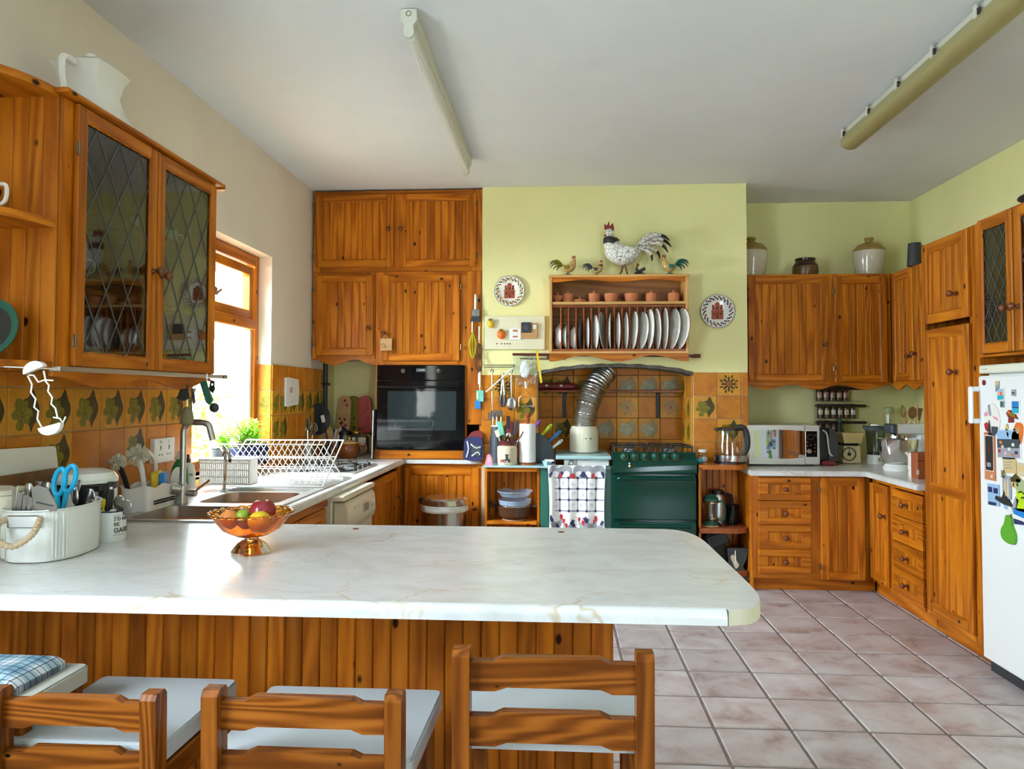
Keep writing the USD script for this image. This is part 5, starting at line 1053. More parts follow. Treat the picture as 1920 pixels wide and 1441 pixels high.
rooster('cockerel_ornament', 'small brown cockerel with dark blue tail facing right', 1118, .125, 1, ('teapot_buff', 'dark_slate', 'navy', 'brownwood', 'red', 'brownwood'), 'leaf_green')
rooster('cockerel_ornament', 'yellow cockerel with dark green tail facing left, rightmost on the plate rack', 1257, .16, -1, ('teapot_buff', 'panel_green', 'ink', 'teapot_buff', 'petal_red', 'brownwood'), 'panel_green')
q = at(1199, 516, Y=RY + .08); bo = thing('figurine', 'small dark ornament with a crossed body behind the large cockerel tail', 'ornament', (q[0], RY + .08, rz1 + .0185)); c = np.array([q[0], RY + .08, rz1 + .019])
obj('base', boxc(c + (0, 0, .008), (.08, .04, .016), .003), 'ink', bo); obj('body', join(tube([c + (-.03, 0, .016), c + (.04, 0, .055)], .011), tube([c + (.02, 0, .016), c + (-.025, 0, .05)], .010)), 'charcoal', bo); obj('head', join(tube([c + (-.025, 0, .05), c + (-.012, 0, .075)], .008), ball(c + (-.012, 0, .08), .011)), 'brownwood', bo)
# switch panel
sp_ = thing('switch_panel', 'cream painted board with switches and fruit magnets under the left plate', 'panel', (-.32, CH, 1.77)); a_, b_ = at(909, 655, Y=CH - .02), at(1022, 592, Y=CH - .02)
obj('board', box(a_[0], b_[0], CH - .03, CH - .001, a_[2], b_[2], .003), 'paint_cream', sp_)
F = lambda px, py, w, h, d, m, nm='switch': obj(nm, (lambda q: box(q[0] - w / 2, q[0] + w / 2, CH - .03 - d, CH - .0295, q[2] - h / 2, q[2] + h / 2, .003))(at(px, py, Y=CH - .035)), m, sp_)
F(966, 626, .088, .088, .012, 'white_plastic'); F(966, 620, .036, .014, .017, 'terracotta', 'rocker'); F(966, 631, .036, .012, .017, 'terracotta', 'rocker')
F(992, 620, .125, .115, .02, 'lightwood', 'timer_back'); F(987, 614, .075, .075, .035, 'charcoal', 'timer'); F(1003, 613, .03, .035, .03, 'cream_plastic', 'button')
q = at(987, 614, Y=CH - .07); obj('timer_dial', mv(rot(lathe([(.022, 0), (.02, .008), (1e-4, .009)], 16), 90, 'x'), (q[0], CH - .065, q[2])), 'dark_slate', sp_)
for px in (932, 940, 946, 951, 956): F(px, 644, .008, .008, .003, 'ink', 'screw')
for nm, px, py, rr, mm in (('lemon_magnet', 920, 607, (.024, .018, .032), 'yellow'), ('orange_magnet', 940, 627, (.032, .024, .034), 'orange')):
    q = at(px, py, Y=CH - .045); t = thing(nm, f'{mm} {nm.split("_")[0]} shaped magnet on the cream switch board', 'magnet', q); obj('fruit', rot(ball(q, rr), -20, 'y', q), mm, t)
    obj('leaf', ext_y(affinity.translate(Polygon([(-.02, .0), (0, .012), (.022, .004), (.0, -.008)]), q[0], q[2] + rr[2] * .9), q[1] - .02, q[1] - .012), 'leaf_green', t)
# rail with hooks under the panel
hr = thing('utensil_rail', 'thin wire utensil rail with hooks under the cream switch board', 'rail', (-.45, CH, 1.53)); a_, b_ = at(907, 684, Y=CH - .04), at(964, 684, Y=CH - .04)
z2 = at(930, 688, Y=CH - .04)[2]
obj('bar', join(tube([(a_[0], CH - .03, a_[2]), (b_[0], CH - .03, a_[2])], .003, 6), tube([(a_[0], CH - .04, z2), (b_[0], CH - .04, z2)], .003, 6), tube([(b_[0], CH, a_[2]), (b_[0], CH - .04, a_[2]), (b_[0], CH - .04, z2)], .003, 6)), 'charcoal', hr)
GU = 'utensils hung from the wire rail'
YR = CH - .05
def hung(name, label, px, y0, y1, kind, mat, hw, hh, hmat='steel'):
    t = utensil(name, label, 'utensil', at(px, y0, Y=YR), at(px, y1, Y=YR), hw, hh, mat, hmat, GU, kind); o = at(px, y0, Y=YR)
    obj('ring', mv(rot(tube([(.010 * math.cos(a), .010 * math.sin(a), 0) for a in np.linspace(0, 6.28, 14, False)], .003, 6, True), 90, 'x'), o + (0, 0, .008)), 'charcoal', t); return t
hung('masher', 'long steel masher with a slotted head hung first on the wire rail', 923, 697, 786, 'flat', 'steel', .03, .05)
tg = thing('tongs', 'steel tongs with dark tips hung second on the wire rail', 'tongs', at(943, 700, Y=YR), GU)
for sx_ in (-1, 1): obj('arm', tube([at(943, 700, Y=YR), at(943 + 3 * sx_, 740, Y=YR)], [.008, .009], 8), 'steel', tg); obj('tip', tube([at(943 + 3 * sx_, 740, Y=YR), at(943 + 4 * sx_, 752, Y=YR), at(943 + 1 * sx_, 763, Y=YR)], [.009, .014, .006], 8), 'charcoal', tg)
hung('slotted_spoon', 'steel slotted spoon with oval head hung third on the wire rail', 959, 698, 769, 'spoon', 'steel', .036, .10)
stk = thing('stick', 'thin white stick crossing diagonally in front of the hung utensils', 'stick', at(935, 715, Y=CH - .08)); obj('stick', tube([at(911, 735, Y=CH - .075), at(963, 689, Y=CH - .05)], .006, 8), 'white_plastic', stk)
bgx = thing('plastic_bag', 'clear plastic bag hooked over a potato masher beside the rack', 'bag', at(985, 690, Y=CH - .06))
g = np.random.default_rng(11); pts = [at(x, y, Y=CH - .05) for x, y in ((963, 664), (1003, 668), (1012, 715), (990, 727), (968, 725), (962, 690))]
ol = np.array([(p[0], p[2]) for p in pts]); m = ext_y(Polygon(ol), CH - .055, CH - .03); mm_ = trimesh.Trimesh(*arr(m)).subdivide().subdivide().subdivide(); v = np.array(mm_.vertices); v[:, 1] += .018 * (meshkit.noise(v * 38) - .5); obj('bag', (v, mm_.faces), 'bag_film', bgx)
cr = thing('cloth', 'pale crumpled cloth bundled inside the clear plastic bag', 'cloth', at(984, 690, Y=CH - .04)); m = trimesh.creation.icosphere(3); v = np.array(m.vertices); v *= (.035 * (1 + .5 * (meshkit.noise(v * 3) - .5)))[:, None] if False else .036; v = v * (1, .3, 1.9); v += .01 * (meshkit.noise(v * 60)[:, None] - .5); obj('bundle', (v + at(984, 692, Y=CH - .042), m.faces), 'white_plastic', cr)
pm = thing('potato_masher', 'wire potato masher hanging below the plastic bag on the left tiles', 'utensil', at(987, 740, Y=YR)); W = lambda pts, r=.0028: tube([at(x, y, Y=YR) for x, y in pts], r, 6)
obj('handle', W([(985, 715), (987, 728)], .009), 'white_plastic', pm); obj('wire', join(W([(973, 762), (973, 746), (986, 733)]), W([(1000, 762), (1000, 746), (988, 733)]), W([(973, 760), (979, 763), (984, 760), (989, 763), (994, 760), (1000, 763)], .004)), 'chrome', pm)
yt = thing('paper_strip', 'yellow plastic strip hanging at the edge of the clear bag', 'strip', at(1010, 690, Y=CH - .08)); obj('strip', ext_y(Polygon([(lambda q: (q[0], q[2]))(at(x, y, Y=CH - .08)) for x, y in ((1004, 655), (1008, 655), (1017, 717), (1013, 718))]), CH - .083, CH - .078), 'yellow', yt)
rd = thing('curtain_rod', 'dark red wooden rod running behind the bottom of the plate rack', 'rod', at(1140, 666, Y=CH - .04)); a_, b_ = at(961, 664, Y=CH - .05), at(1313, 667, Y=CH - .05)
obj('rod', join(cyl(a_, (b_[0] - .045, b_[1], b_[2]), .0095), cyl((b_[0] - .05, b_[1], b_[2]), b_, .014)), 'rodwood', rd); obj('hook', join(boxc((at(1032, 668, Y=CH)[0] - .02, CH - .025, 1.598), (.012, .06, .012)), boxc((at(1292, 668, Y=CH)[0] + .02, CH - .025, 1.598), (.012, .06, .012))), 'black_plastic', rd)
rd2 = thing('curtain_rod', 'thin dark red wire below the main rod left of the rack', 'rod', at(1010, 672, Y=CH - .02)); obj('wire', cyl(at(975, 672, Y=CH - .02), at(1060, 673, Y=CH - .02), .004), 'rodwood', rd2)
# ------------------------------------------------------------ hearth: shelf, flue, boiler, cooker
hs_ = thing('hearth_shelf', 'narrow dark wooden shelf on black brackets inside the hearth', 'shelf', (.4, RECB, 1.36)); SY = 5.72
sz = at(1150, 731, Y=SY)[2]
for x0, x1 in ((OX0 + .012, at(1100, 731, Y=SY)[0]), (at(1135, 731, Y=SY)[0], OX1 - .012)): obj('shelf_board', box(x0, x1, SY, RECB - .008, sz - .018, sz, .003), 'redwood', hs_)
for px in (1058, 1236):
    q = at(px, 735, Y=SY + .06); z0 = at(px, 783, Y=SY + .1)[2]
    obj('bracket', join(box(q[0] - .014, q[0] + .014, RECB - .022, RECB - .008, z0, sz - .018, .002), box(q[0] - .014, q[0] + .014, SY + .01, RECB - .008, sz - .028, sz - .0185, .002)), 'black_iron', hs_)
rbx = thing('fire_blanket', 'red fabric roll lying on the left end of the hearth shelf', 'roll', at(1044, 722, Y=5.78)); a_, b_ = at(1010, 722, Y=5.78), at(1082, 722, Y=5.78)
obj('roll', tube([(a_[0], 5.78, sz + .03), (b_[0] - .04, 5.78, sz + .03), (b_[0], 5.78, sz + .024)], [.028, .028, .014], 14), 'dark_red', rbx)
for px in (1025, 1052): q = at(px, 718, Y=5.75); obj('tag', boxc((q[0], 5.755, sz + .035), (.022, .012, .018), .002), 'white_china', rbx)
fu = thing('flue_pipe', 'ribbed bent aluminium flue pipe rising from the boiler into the hearth', 'pipe', at(1093, 838, Y=5.5))
path = curve([at(x, y, Y=Y) for x, y, Y in ((1095, 805, 5.50), (1098, 780, 5.50), (1105, 752, 5.50), (1118, 722, 5.52), (1136, 697, 5.60))], 14)
rr_ = .088 + .0035 * np.sign(np.sin(np.arange(len(path)) * 1.55)) * 1.0
d_ = np.linspace(0, 1, 150); pp = np.stack([np.interp(d_, np.linspace(0, 1, len(path)), path[:, k]) for k in range(3)], 1)
obj('duct', tube(pp, .083 + .0028 * np.sin(np.arange(150) * 2 * math.pi / 5), 28), 'aluminium', fu)
for f_ in (.3, .45, .58, .70, .82, .93): i = int(f_ * 149); obj('seam', tube(pp[i:i + 3], .0885, 28), 'steel', fu)
c = at(1095, 845, Y=5.50); ZB_ = .895
obj('collar', lathe([(.10, ZB_), (.108, ZB_ + .004), (.106, at(1095, 806, Y=5.5)[2]), (.096, at(1095, 800, Y=5.5)[2]), (.09, at(1095, 798, Y=5.5)[2]), (.08, at(1095, 801, Y=5.5)[2])], 32, (c[0], 5.50, 0)), 'cream_enamel', fu)
for dx in (.01, .045): obj('screw', ball((c[0] + dx, 5.50 - .104, at(1095, 822, Y=5.4)[2]), .005), 'ink', fu)
bo_ = thing('boiler', 'white boiler with a grey-blue top behind the tea towel', 'boiler', (.17, 5.3, 0)); bx0, bx1 = at(1058, 866, Y=5.2)[0], at(1143, 866, Y=5.2)[0]
obj('case', box(bx0, bx1, 5.20, 5.72, .02, .866, .006), 'appliance_white', bo_)
tx0, tx1 = at(1042, 855, Y=5.18)[0], at(1147, 855, Y=5.18)[0]; obj('top', box(tx0, tx1, 5.17, 5.76, .866, .893, .006), 'glass_top', bo_)
obj('seam', box(at(1081, 866, Y=5.2)[0] - .001, at(1081, 866, Y=5.2)[0] + .001, 5.198, 5.2005, .6, .862, 0), 'charcoal', bo_)
q = at(1071, 868, Y=5.19); obj('dial', join(mv(rot(tube([(.020 * math.cos(t), .020 * math.sin(t), 0) for t in np.linspace(0, 6.28, 18, False)], .005, 8, True), 90, 'x'), (q[0], 5.192, q[2])), mv(rot(cyl((0, 0, 0), (0, 0, .01), .012), 90, 'x'), (q[0], 5.198, q[2]))), 'brushed_steel', bo_)
gp = thing('radiator_panel', 'dark green painted panel standing in front of the boiler', 'panel', (.13, 5.16, 0)); gx0, gx1 = at(1013, 900, Y=5.15)[0], at(1150, 900, Y=5.15)[0]
obj('panel', box(gx0, gx1, 5.15, 5.18, .02, at(1080, 873, Y=5.15)[2], .003), 'panel_green', gp); obj('rail', tube([(gx0 + .02, 5.135, at(1080, 877, Y=5.14)[2]), (gx1 - .02, 5.135, at(1080, 877, Y=5.14)[2])], .006), 'steel', gp)
# tea towel: draped sheet with printed grid and hens
tt = thing('tea_towel', 'white tea towel with navy check and printed hens hanging on the green panel', 'towel', (.13, 5.12, .6)); TW0, TW1 = at(1027, 900, Y=5.12)[0], at(1136, 900, Y=5.12)[0]; tzt, tzb = at(1080, 872, Y=5.12)[2], .34
nx_, nz_ = 36, 40; U, V = np.meshgrid(np.linspace(0, 1, nx_), np.linspace(0, 1, nz_)); squeeze = 1 - .05 * np.sin(V * 2.2)
def towel_pt(u, v, off=0):
    x = TW0 + (TW1 - TW0) * (.5 + (u - .5) * (1 - .06 * np.sin(v * 2.4))); y = 5.122 - .010 * np.sin(u * 19 + v * 1.5) * (.3 + .7 * v) - .012 * np.exp(-((u - .04) / .05) ** 2) + .0 - off; z = tzt - (tzt - tzb) * v
    return np.stack([x, y, z], -1)
G_ = towel_pt(U, V); G2 = towel_pt(U, V, -.004); vv = np.vstack([G_.reshape(-1, 3), G2.reshape(-1, 3)]); idx = lambda i, j, o=0: o + i * nx_ + j; N_ = nx_ * nz_; f = []
for i in range(nz_ - 1):
    for j in range(nx_ - 1):
        a, b, c_, d = idx(i, j), idx(i, j + 1), idx(i + 1, j + 1), idx(i + 1, j); f += [(a, c_, b), (a, d, c_), (a + N_, b + N_, c_ + N_), (a + N_, c_ + N_, d + N_)]
for j in range(nx_ - 1): f += [(idx(0, j), idx(0, j + 1), N_ + idx(0, j + 1)), (idx(0, j), N_ + idx(0, j + 1), N_ + idx(0, j)), (idx(nz_ - 1, j), N_ + idx(nz_ - 1, j + 1), idx(nz_ - 1, j + 1)), (idx(nz_ - 1, j), N_ + idx(nz_ - 1, j), N_ + idx(nz_ - 1, j + 1))]
for i in range(nz_ - 1): f += [(idx(i, 0), N_ + idx(i, 0), idx(i + 1, 0)), (idx(i + 1, 0), N_ + idx(i, 0), N_ + idx(i + 1, 0)), (idx(i, nx_ - 1), idx(i + 1, nx_ - 1), N_ + idx(i, nx_ - 1)), (idx(i + 1, nx_ - 1), N_ + idx(i + 1, nx_ - 1), N_ + idx(i, nx_ - 1))]
obj('cloth', (vv, np.array(f)), 'white_cloth', tt, True)
TH = tzt - tzb; TWD = TW1 - TW0
def on_towel(poly, d=.0012):
    """Print: polygon in towel metres from the top left corner, z down as negative, laid on the folds."""
    m = trimesh.Trimesh(*arr(ext(poly, .0006))).subdivide_to_size(.02); v = np.array(m.vertices) * (TWD / .475, TH / .50, 1); p = towel_pt(v[:, 0] / TWD, -v[:, 1] / TH, d + v[:, 2]); return p, np.asarray(m.faces)
tq = TWD / .475; cols, rws = [.09 + k * .0775 for k in range(6)], [-.088 - k * .0775 for k in range(4)]
lines = [LineString([(cols[0] - .04, z), (cols[-1] - .01, z)]).buffer(.0022) for z in rws] + [LineString([(x, rws[0]), (x, rws[-1])]).buffer(.0022) for x in cols[:5]]
obj('check_print', on_towel(unary_union(lines)), 'navy', tt, False)
obj('dot_print', on_towel(unary_union([Point(x, z).buffer(.010, 4).difference(Point(x, z).buffer(.004, 3)) for x in cols[:5] for z in rws])), 'navy', tt, False, kind='stuff')
g = np.random.default_rng(5)
obj('egg_print', on_towel(unary_union([LineString([(x + .039 + .012 * math.cos(t), z - .039 + .012 * math.sin(t)) for t in np.linspace(s, s + 3.4, 8)]).buffer(.0022) for x in [cols[0] - .0775] + cols[:4] for z in rws[:3] for s in [g.uniform(0, 6)]])), 'glass_top', tt, False)
def hen(x, z, s, flip=1):
    P_ = lambda pts: Polygon([(x + flip * s * a, z + s * b) for a, b in pts])
    body = P_(curve([(-.5, .1), (-.3, -.2), (.05, -.28), (.35, -.12), (.42, .2), (.38, .42), (.26, .4), (.2, .15), (-.1, .1), (-.35, .32)], 4, True).tolist()); tail = P_([(-.35, .1), (-.62, .42), (-.45, .45), (-.4, .55), (-.18, .2)]); comb = P_(curve([(.24, .36), (.28, .56), (.36, .5), (.42, .56), (.46, .36), (.42, .22)], 3, True).tolist())
    return body.buffer(0), tail.buffer(0), comb.buffer(0)
H_ = [hen(.06, -.41, .12), hen(.16, -.43, .10, -1), hen(.25, -.45, .12), hen(.36, -.42, .12, 1), hen(.29, -.415, .09, -1), hen(.11, -.46, .10), hen(.42, -.43, .09, -1)]
H_ += [tuple(affinity.scale(p_, 1, -1, origin=(0, -.03)) for p_ in hen(x, -.03, .115, fl)) for x, fl in ((.06, 1), (.15, 1), (.255, -1), (.33, 1), (.415, -1))]
clip_ = sbox(.004, -.496, .470, -.001)
for k, mt, d in ((0, 'hen_grey', .0010), (1, 'navy', .0014), (2, 'red', .0018)): obj('hen_print', on_towel(unary_union([h[k] for h in H_]).intersection(clip_), d), mt, tt, False, kind='stuff')
# green cooker
ck = thing('cooker', 'dark green gas cooker with six knobs in front of the hearth', 'cooker', (.66, 5.1, 0)); kx0, kx1 = at(1149, 900, Y=5.08)[0], at(1307, 900, Y=5.08)[0]; KY = 5.08; kz = lambda y, Y=KY: at(1228, y, Y=Y)[2]
obj('body', box(kx0 + .004, kx1 - .004, KY + .03, 5.60, .05, kz(868), .004), 'range_green', ck)
obj('fascia', ext_x(Polygon([(KY + .005, kz(888)), (KY - .002, kz(885)), (KY + .004, kz(862)), (KY + .05, kz(852) + .014), (KY + .06, kz(888))]), kx0, kx1), 'range_green', ck, 40)
for k in range(6):
    q = at(1170 + k * 19.0, 855.5, Y=KY + .03); kb = mv(rot(lathe([(.021, 0), (.022, .004), (.016, .012), (.014, .028), (1e-4, .031)], 18), 62, 'x'), (q[0], KY + .012, q[2])); obj('knob', kb, 'knob_green', ck, True)
    obj('knob_ring', mv(rot(tube([(.025 * math.cos(t), .025 * math.sin(t), 0) for t in np.linspace(0, 6.28, 20, False)], .002, 6, True), 62, 'x'), (q[0], KY + .012, q[2])), 'brass', ck)
q = at(1180, 872, Y=KY); obj('badge', mv(rot(cyl((0, 0, 0), (0, 0, .003), .008), 90, 'x'), (q[0], KY - .0, q[2] - .004)), 'brass', ck); obj('ignition', mv(rot(cyl((0, 0, 0), (0, 0, .005), .005), 90, 'x'), (q[0], KY + .002, q[2] + .013)), 'aluminium', ck)
dd_ = obj('oven_door', box(kx0 + .006, kx1 - .006, KY - .012, KY + .03, kz(974), kz(888) - .012, .006), 'range_green', ck)
hz_ = kz(896); obj('handle', tube(curve([(kx0 + .03, KY - .02, hz_), (kx0 + .04, KY - .045, hz_), (kx0 + .10, KY - .05, hz_), (kx1 - .10, KY - .05, hz_), (kx1 - .04, KY - .045, hz_), (kx1 - .03, KY - .02, hz_)], 6), .010, 10), 'range_green', dd_)
lo_ = obj('lower_door', box(kx0 + .006, kx1 - .006, KY - .010, KY + .03, .10, kz(978), .006), 'range_green', ck); obj('handle', tube([(kx0 + .05, KY - .04, kz(985)), (kx1 - .05, KY - .04, kz(985))], .010, 10), 'range_green', lo_)
obj('plinth', box(kx0 + .01, kx1 - .01, KY + .03, KY + .05, 0, .10, 0), 'black_plastic', ck)
ht = kz(852) + .004; obj('hob_plate', box(kx0 + .004, kx1 - .004, KY + .05, 5.60, ht - .02, ht, .004), 'black_gloss', ck)
for i, (x, y) in enumerate(((.25, 5.24), (.75, 5.24), (.25, 5.46), (.75, 5.46))):
    x = kx0 + (kx1 - kx0) * x; obj('burner', lathe([(1e-4, 0), (.045, 0), (.045, .012), (.03, .016), (.03, .024), (1e-4, .026)], 18, (x, y, ht)), 'dark_steel', ck)
for s in (0, 1):
    a = kx0 + .02 + s * (kx1 - kx0) / 2; b = a + (kx1 - kx0) / 2 - .04; zt_s = ht + .042
    obj('pan_support', join(tube([(a, 5.15, zt_s), (b, 5.15, zt_s), (b, 5.56, zt_s), (a, 5.56, zt_s)], .006, 6, True), tube([(a, 5.35, zt_s), (b, 5.35, zt_s)], .006, 6), *[tube([((a + b) / 2, y0, zt_s), ((a + b) / 2, y1, zt_s)], .006, 6) for y0, y1 in ((5.15, 5.21), (5.28, 5.42), (5.49, 5.56))], *[tube([(x, y, ht), (x, y, zt_s)], .006, 6) for x in (a, b) for y in (5.15, 5.56)]), 'black_iron', ck)
# ------------------------------------------------------------ open shelf unit with glass top, left of the boiler
su = thing('shelf_unit', 'open boarded pine shelf unit with a pale blue glass top left of the boiler', 'shelf unit', (-.3, 5.3, 0)); sx0, sx1 = at(907, 920, Y=5.14)[0] + .004, gx0 - .004; sz1 = at(960, 876, Y=5.14)[2]; ssz = at(960, 976, Y=5.16)[2]
obj('side', box(sx0, sx0 + .018, 5.16, 5.40, .0, sz1, .002), 'pine_z', su); obj('side', box(sx1 - .018, sx1, 5.16, 5.40, .0, sz1, .002), 'pine_z', su)
obj('top_board', box(sx0 + .018, sx1 - .018, 5.14, 5.40, sz1 - .03, sz1, .002), 'pine_x', su); obj('lower_shelf', box(sx0 + .018, sx1 - .018, 5.12, 5.40, ssz - .02, ssz, .003), 'pine_x', su)
n = 8; b = (sx1 - sx0 - .036) / n
for k in range(n): obj('back_board', box(sx0 + .018 + k * b + .0008, sx0 + .018 + (k + 1) * b - .0008, 5.36, 5.374, .02, sz1 - .03, .004), 'pine_z', su, False)
gtx0, gtx1 = at(906, 873, Y=5.12)[0], at(1051, 872, Y=5.12)[0]; GT = sz1 + .013; obj('glass_top', mv(ext(Polygon([(gtx0, 5.12), (gtx1 - .0, 5.12), (gtx1 - .03, 5.155), (tx0 - .005, 5.16), (tx0 - .005, 5.42), (gtx0, 5.42)]), .012), (0, 0, sz1 + .001)), 'glass_top', su)
def gon(px, Y): return np.array([at(px, 870, Y=Y)[0], Y, GT])
c = gon(932, 5.32); kc = thing('knife_holder', 'tall blue-grey round holder with a white rim full of steel handles', 'holder', c)
hk = at(932, 797, Y=5.32)[2] - GT
obj('cylinder', lathe([(1e-4, 0), (.044, 0), (.044, hk - .006), (1e-4, hk - .006)], 28, c), 'dark_slate', kc); obj('rim', lathe([(.0445, hk - .008), (.0445, hk), (1e-4, hk)], 28, c), 'white_plastic', kc)
obj('back_plate', box(c[0] - .058, c[0] - .03, 5.375, 5.38, GT, GT + hk * .7, .002), 'navy', kc)
for k, dx in enumerate((-.028, -.002, .026)): utensil('steel_knife', f'{("left", "middle", "right")[k]} steel handled knife in the blue-grey holder', 'knife', c + (dx, 0, hk * .9), c + (dx * 1.15, 0, hk + .11), .012, .05, 'steel', 'chrome', 'steel knives in the blue-grey holder', 'flat')
c = gon(951, 5.22); uj = thing('utensil_crock', 'cream stoneware crock with brown neck and printed farm cart picture', 'crock', c); hj = at(950, 826, Y=5.20)[2] - GT
obj('crock', shell([(.068, 0), (.072, .01), (.072, hj * .72), (.062, hj * .80)], .006, 32, c), 'crock_cream', uj); obj('neck', lathe([(.063, hj * .76), (.060, hj * .86), (.064, hj * .92), (.066, hj), (.058, hj), (.054, hj * .8)], 32, c), 'rodwood', uj)
def wrap(m, c, r, a0):
    """Flat print in (x, z) wrapped round the upright cylinder at c, centred at angle a0 degrees (-90 faces the camera)."""
    v, f = arr(m); m = trimesh.Trimesh(v, f).subdivide_to_size(.012); v = np.array(m.vertices); a = math.radians(a0) + v[:, 0] / r; rr = r - v[:, 1]
    return np.stack([c[0] + rr * np.cos(a), c[1] + rr * np.sin(a), c[2] + v[:, 2]], 1), m.faces
cart = unary_union([sbox(-.004, .035, .014, .075), sbox(-.008, .07, .018, .078), Polygon([(.012, .02), (.03, .02), (.028, .045), (.014, .045)]), Point(-.012, .03).buffer(.012).difference(Point(-.012, .03).buffer(.006)), sbox(-.026, .032, .012, .04), sbox(-.012, .008, .012, .011)])
obj('cart_print', wrap(ext_y(cart, -.0006, .0004), c, .072, -92), 'charcoal', uj, False); obj('wheel_print', wrap(ext_y(Point(-.034, .03).buffer(.011), -.0006, .0004), c, .072, -92), 'red', uj, False)
tl = [('spatula', 'green silicone spatula in the brown-necked crock', (-.02, .02), (936, 790), 'flat', 'teal', 'charcoal', .02, .10), ('pastry_brush', 'cream wooden pastry scraper leaning left in the brown-necked crock', (-.04, -.02), (931, 806), 'flat', 'cream_plastic', 'cream_plastic', .016, .05),
      ('kitchen_knife', 'black handled knife upright in the brown-necked crock', (.01, .01), (953, 780), 'flat', 'black_plastic', 'black_plastic', .013, .09), ('spatula', 'dark red scraper behind the black knife in the crock', (.01, .035), (957, 790), 'flat', 'dark_red', 'charcoal', .03, .09), ('kitchen_scissors', 'black red-tipped handle leaning right in the brown-necked crock', (.03, .01), (971, 790), 'flat', 'charcoal', 'charcoal', .013, .10),
      ('ladle', 'steel ladle bowl low in the brown-necked crock', (.0, -.02), (954, 810), 'spoon', 'steel', 'steel', .02, .05), ('steel_knife', 'thin steel blade leaning far right out of the crock', (.045, -.02), (982, 808), 'flat', 'steel', 'steel', .006, .08)]
for nm, l, (dx, dy), tip, kd, mt, hm, hw, hh in tl: utensil(nm, l, 'utensil', c + (dx * .6, dy * .6, hj * .5), at(*tip, Y=5.22 + dy), hw, hh, mt, hm, 'tools in the brown-necked crock', kd)
c = gon(989, 5.25); kr = thing('kitchen_roll', 'white kitchen roll on a wooden holder with a turned knob', 'kitchen roll', c); zr = lambda y: at(989, y, Y=5.25)[2] - GT
obj('base', lathe([(1e-4, 0), (.066, 0), (.068, .012), (1e-4, .016)], 28, c), 'redwood', kr); obj('roll', lathe([(.016, .016), (.058, .016), (.059, .02), (.059, zr(796)), (.057, zr(794)), (.016, zr(794))], 32, c), 'white_cloth', kr); obj('post', lathe([(.012, zr(800)), (.012, zr(791)), (.02, zr(787)), (.012, zr(783)), (.021, zr(778)), (.012, zr(774)), (1e-4, zr(773))], 18, c), 'redwood', kr)
c = gon(1028, 5.36); kb_ = thing('knife_block', 'dark quarter-round knife block beside the kitchen roll', 'knife block', c); x0 = at(1003, 860, Y=5.33)[0]; R_ = at(1042, 860, Y=5.33)[0] - x0; zq = at(1003, 812, Y=5.33)[2] - GT
obj('block', ext_y(Polygon([(x0, GT)] + [(x0 + R_ * math.sin(t), GT + zq * math.cos(t)) for t in np.linspace(0, 1.45, 16)] + [(x0 + R_, GT)]), 5.33, 5.40), 'dark_slate', kb_)
for l, p0, p1, mt in (('purple handled knife, highest in the quarter-round block', (1003, 801), (1014, 787), 'purple'), ('lime green handled knife in the quarter-round block', (1015, 816), (1035, 795), 'lime'), ('blue handled knife in the quarter-round block', (1029, 827), (1052, 807), 'blue'), ('white handled knife, lowest in the quarter-round block', (1037, 838), (1055, 824), 'white_plastic')):
    a_, b_ = at(*p0, Y=5.365), at(*p1, Y=5.365); d = (b_ - a_) / np.linalg.norm(b_ - a_); t = thing('kitchen_knife', l, 'knife', a_, 'coloured knives in the quarter-round block')
    obj('handle', tube([a_ - d * .01, a_ + (b_ - a_) * .3, a_ + (b_ - a_) * .75, b_], [.012, .010, .014, .007], 10), mt, t); obj('hole', mv(rot(lathe([(1e-4, 0), (.004, 0), (.004, .001), (1e-4, .001)], 8), 90, 'x'), a_ + (b_ - a_) * .82 + (0, -.0135, 0)), 'ink', t)
    obj('blade', cyl(a_ - d * .04, a_ - d * .008, .005, n=8), 'steel', t)
c = gon(917, 5.18); pk = thing('soap_dish', 'pink plastic upright spoon rest at the left end of the glass top', 'spoon rest', c); obj('body', mv(ext_y(Polygon(curve([(-.025, 0), (.022, 0), (.02, .05), (.005, .075), (-.012, .07), (-.02, .04)], 5, True)), -.012, .012), c), 'pink', pk); obj('hollow', mv(ext_y(affinity.translate(affinity.scale(Point(0, 0).buffer(1), .012, .022), .002, .038), -.0135, -.011), c), 'petal_pink', pk)
c = gon(1026, 5.15); bd = thing('butter_dish', 'small blue and white dish on the front edge of the glass top', 'dish', c); obj('dish', mv(tube([(0, 0, 0), (0, 0, .034)], [.022, .036], 4), c), 'blue_china', bd); obj('lid', mv(ext_y(Polygon([(-.0, .02), (.05, .036), (.042, .045), (-.02, .045)]), -.02, .02), c), 'white_china', bd)
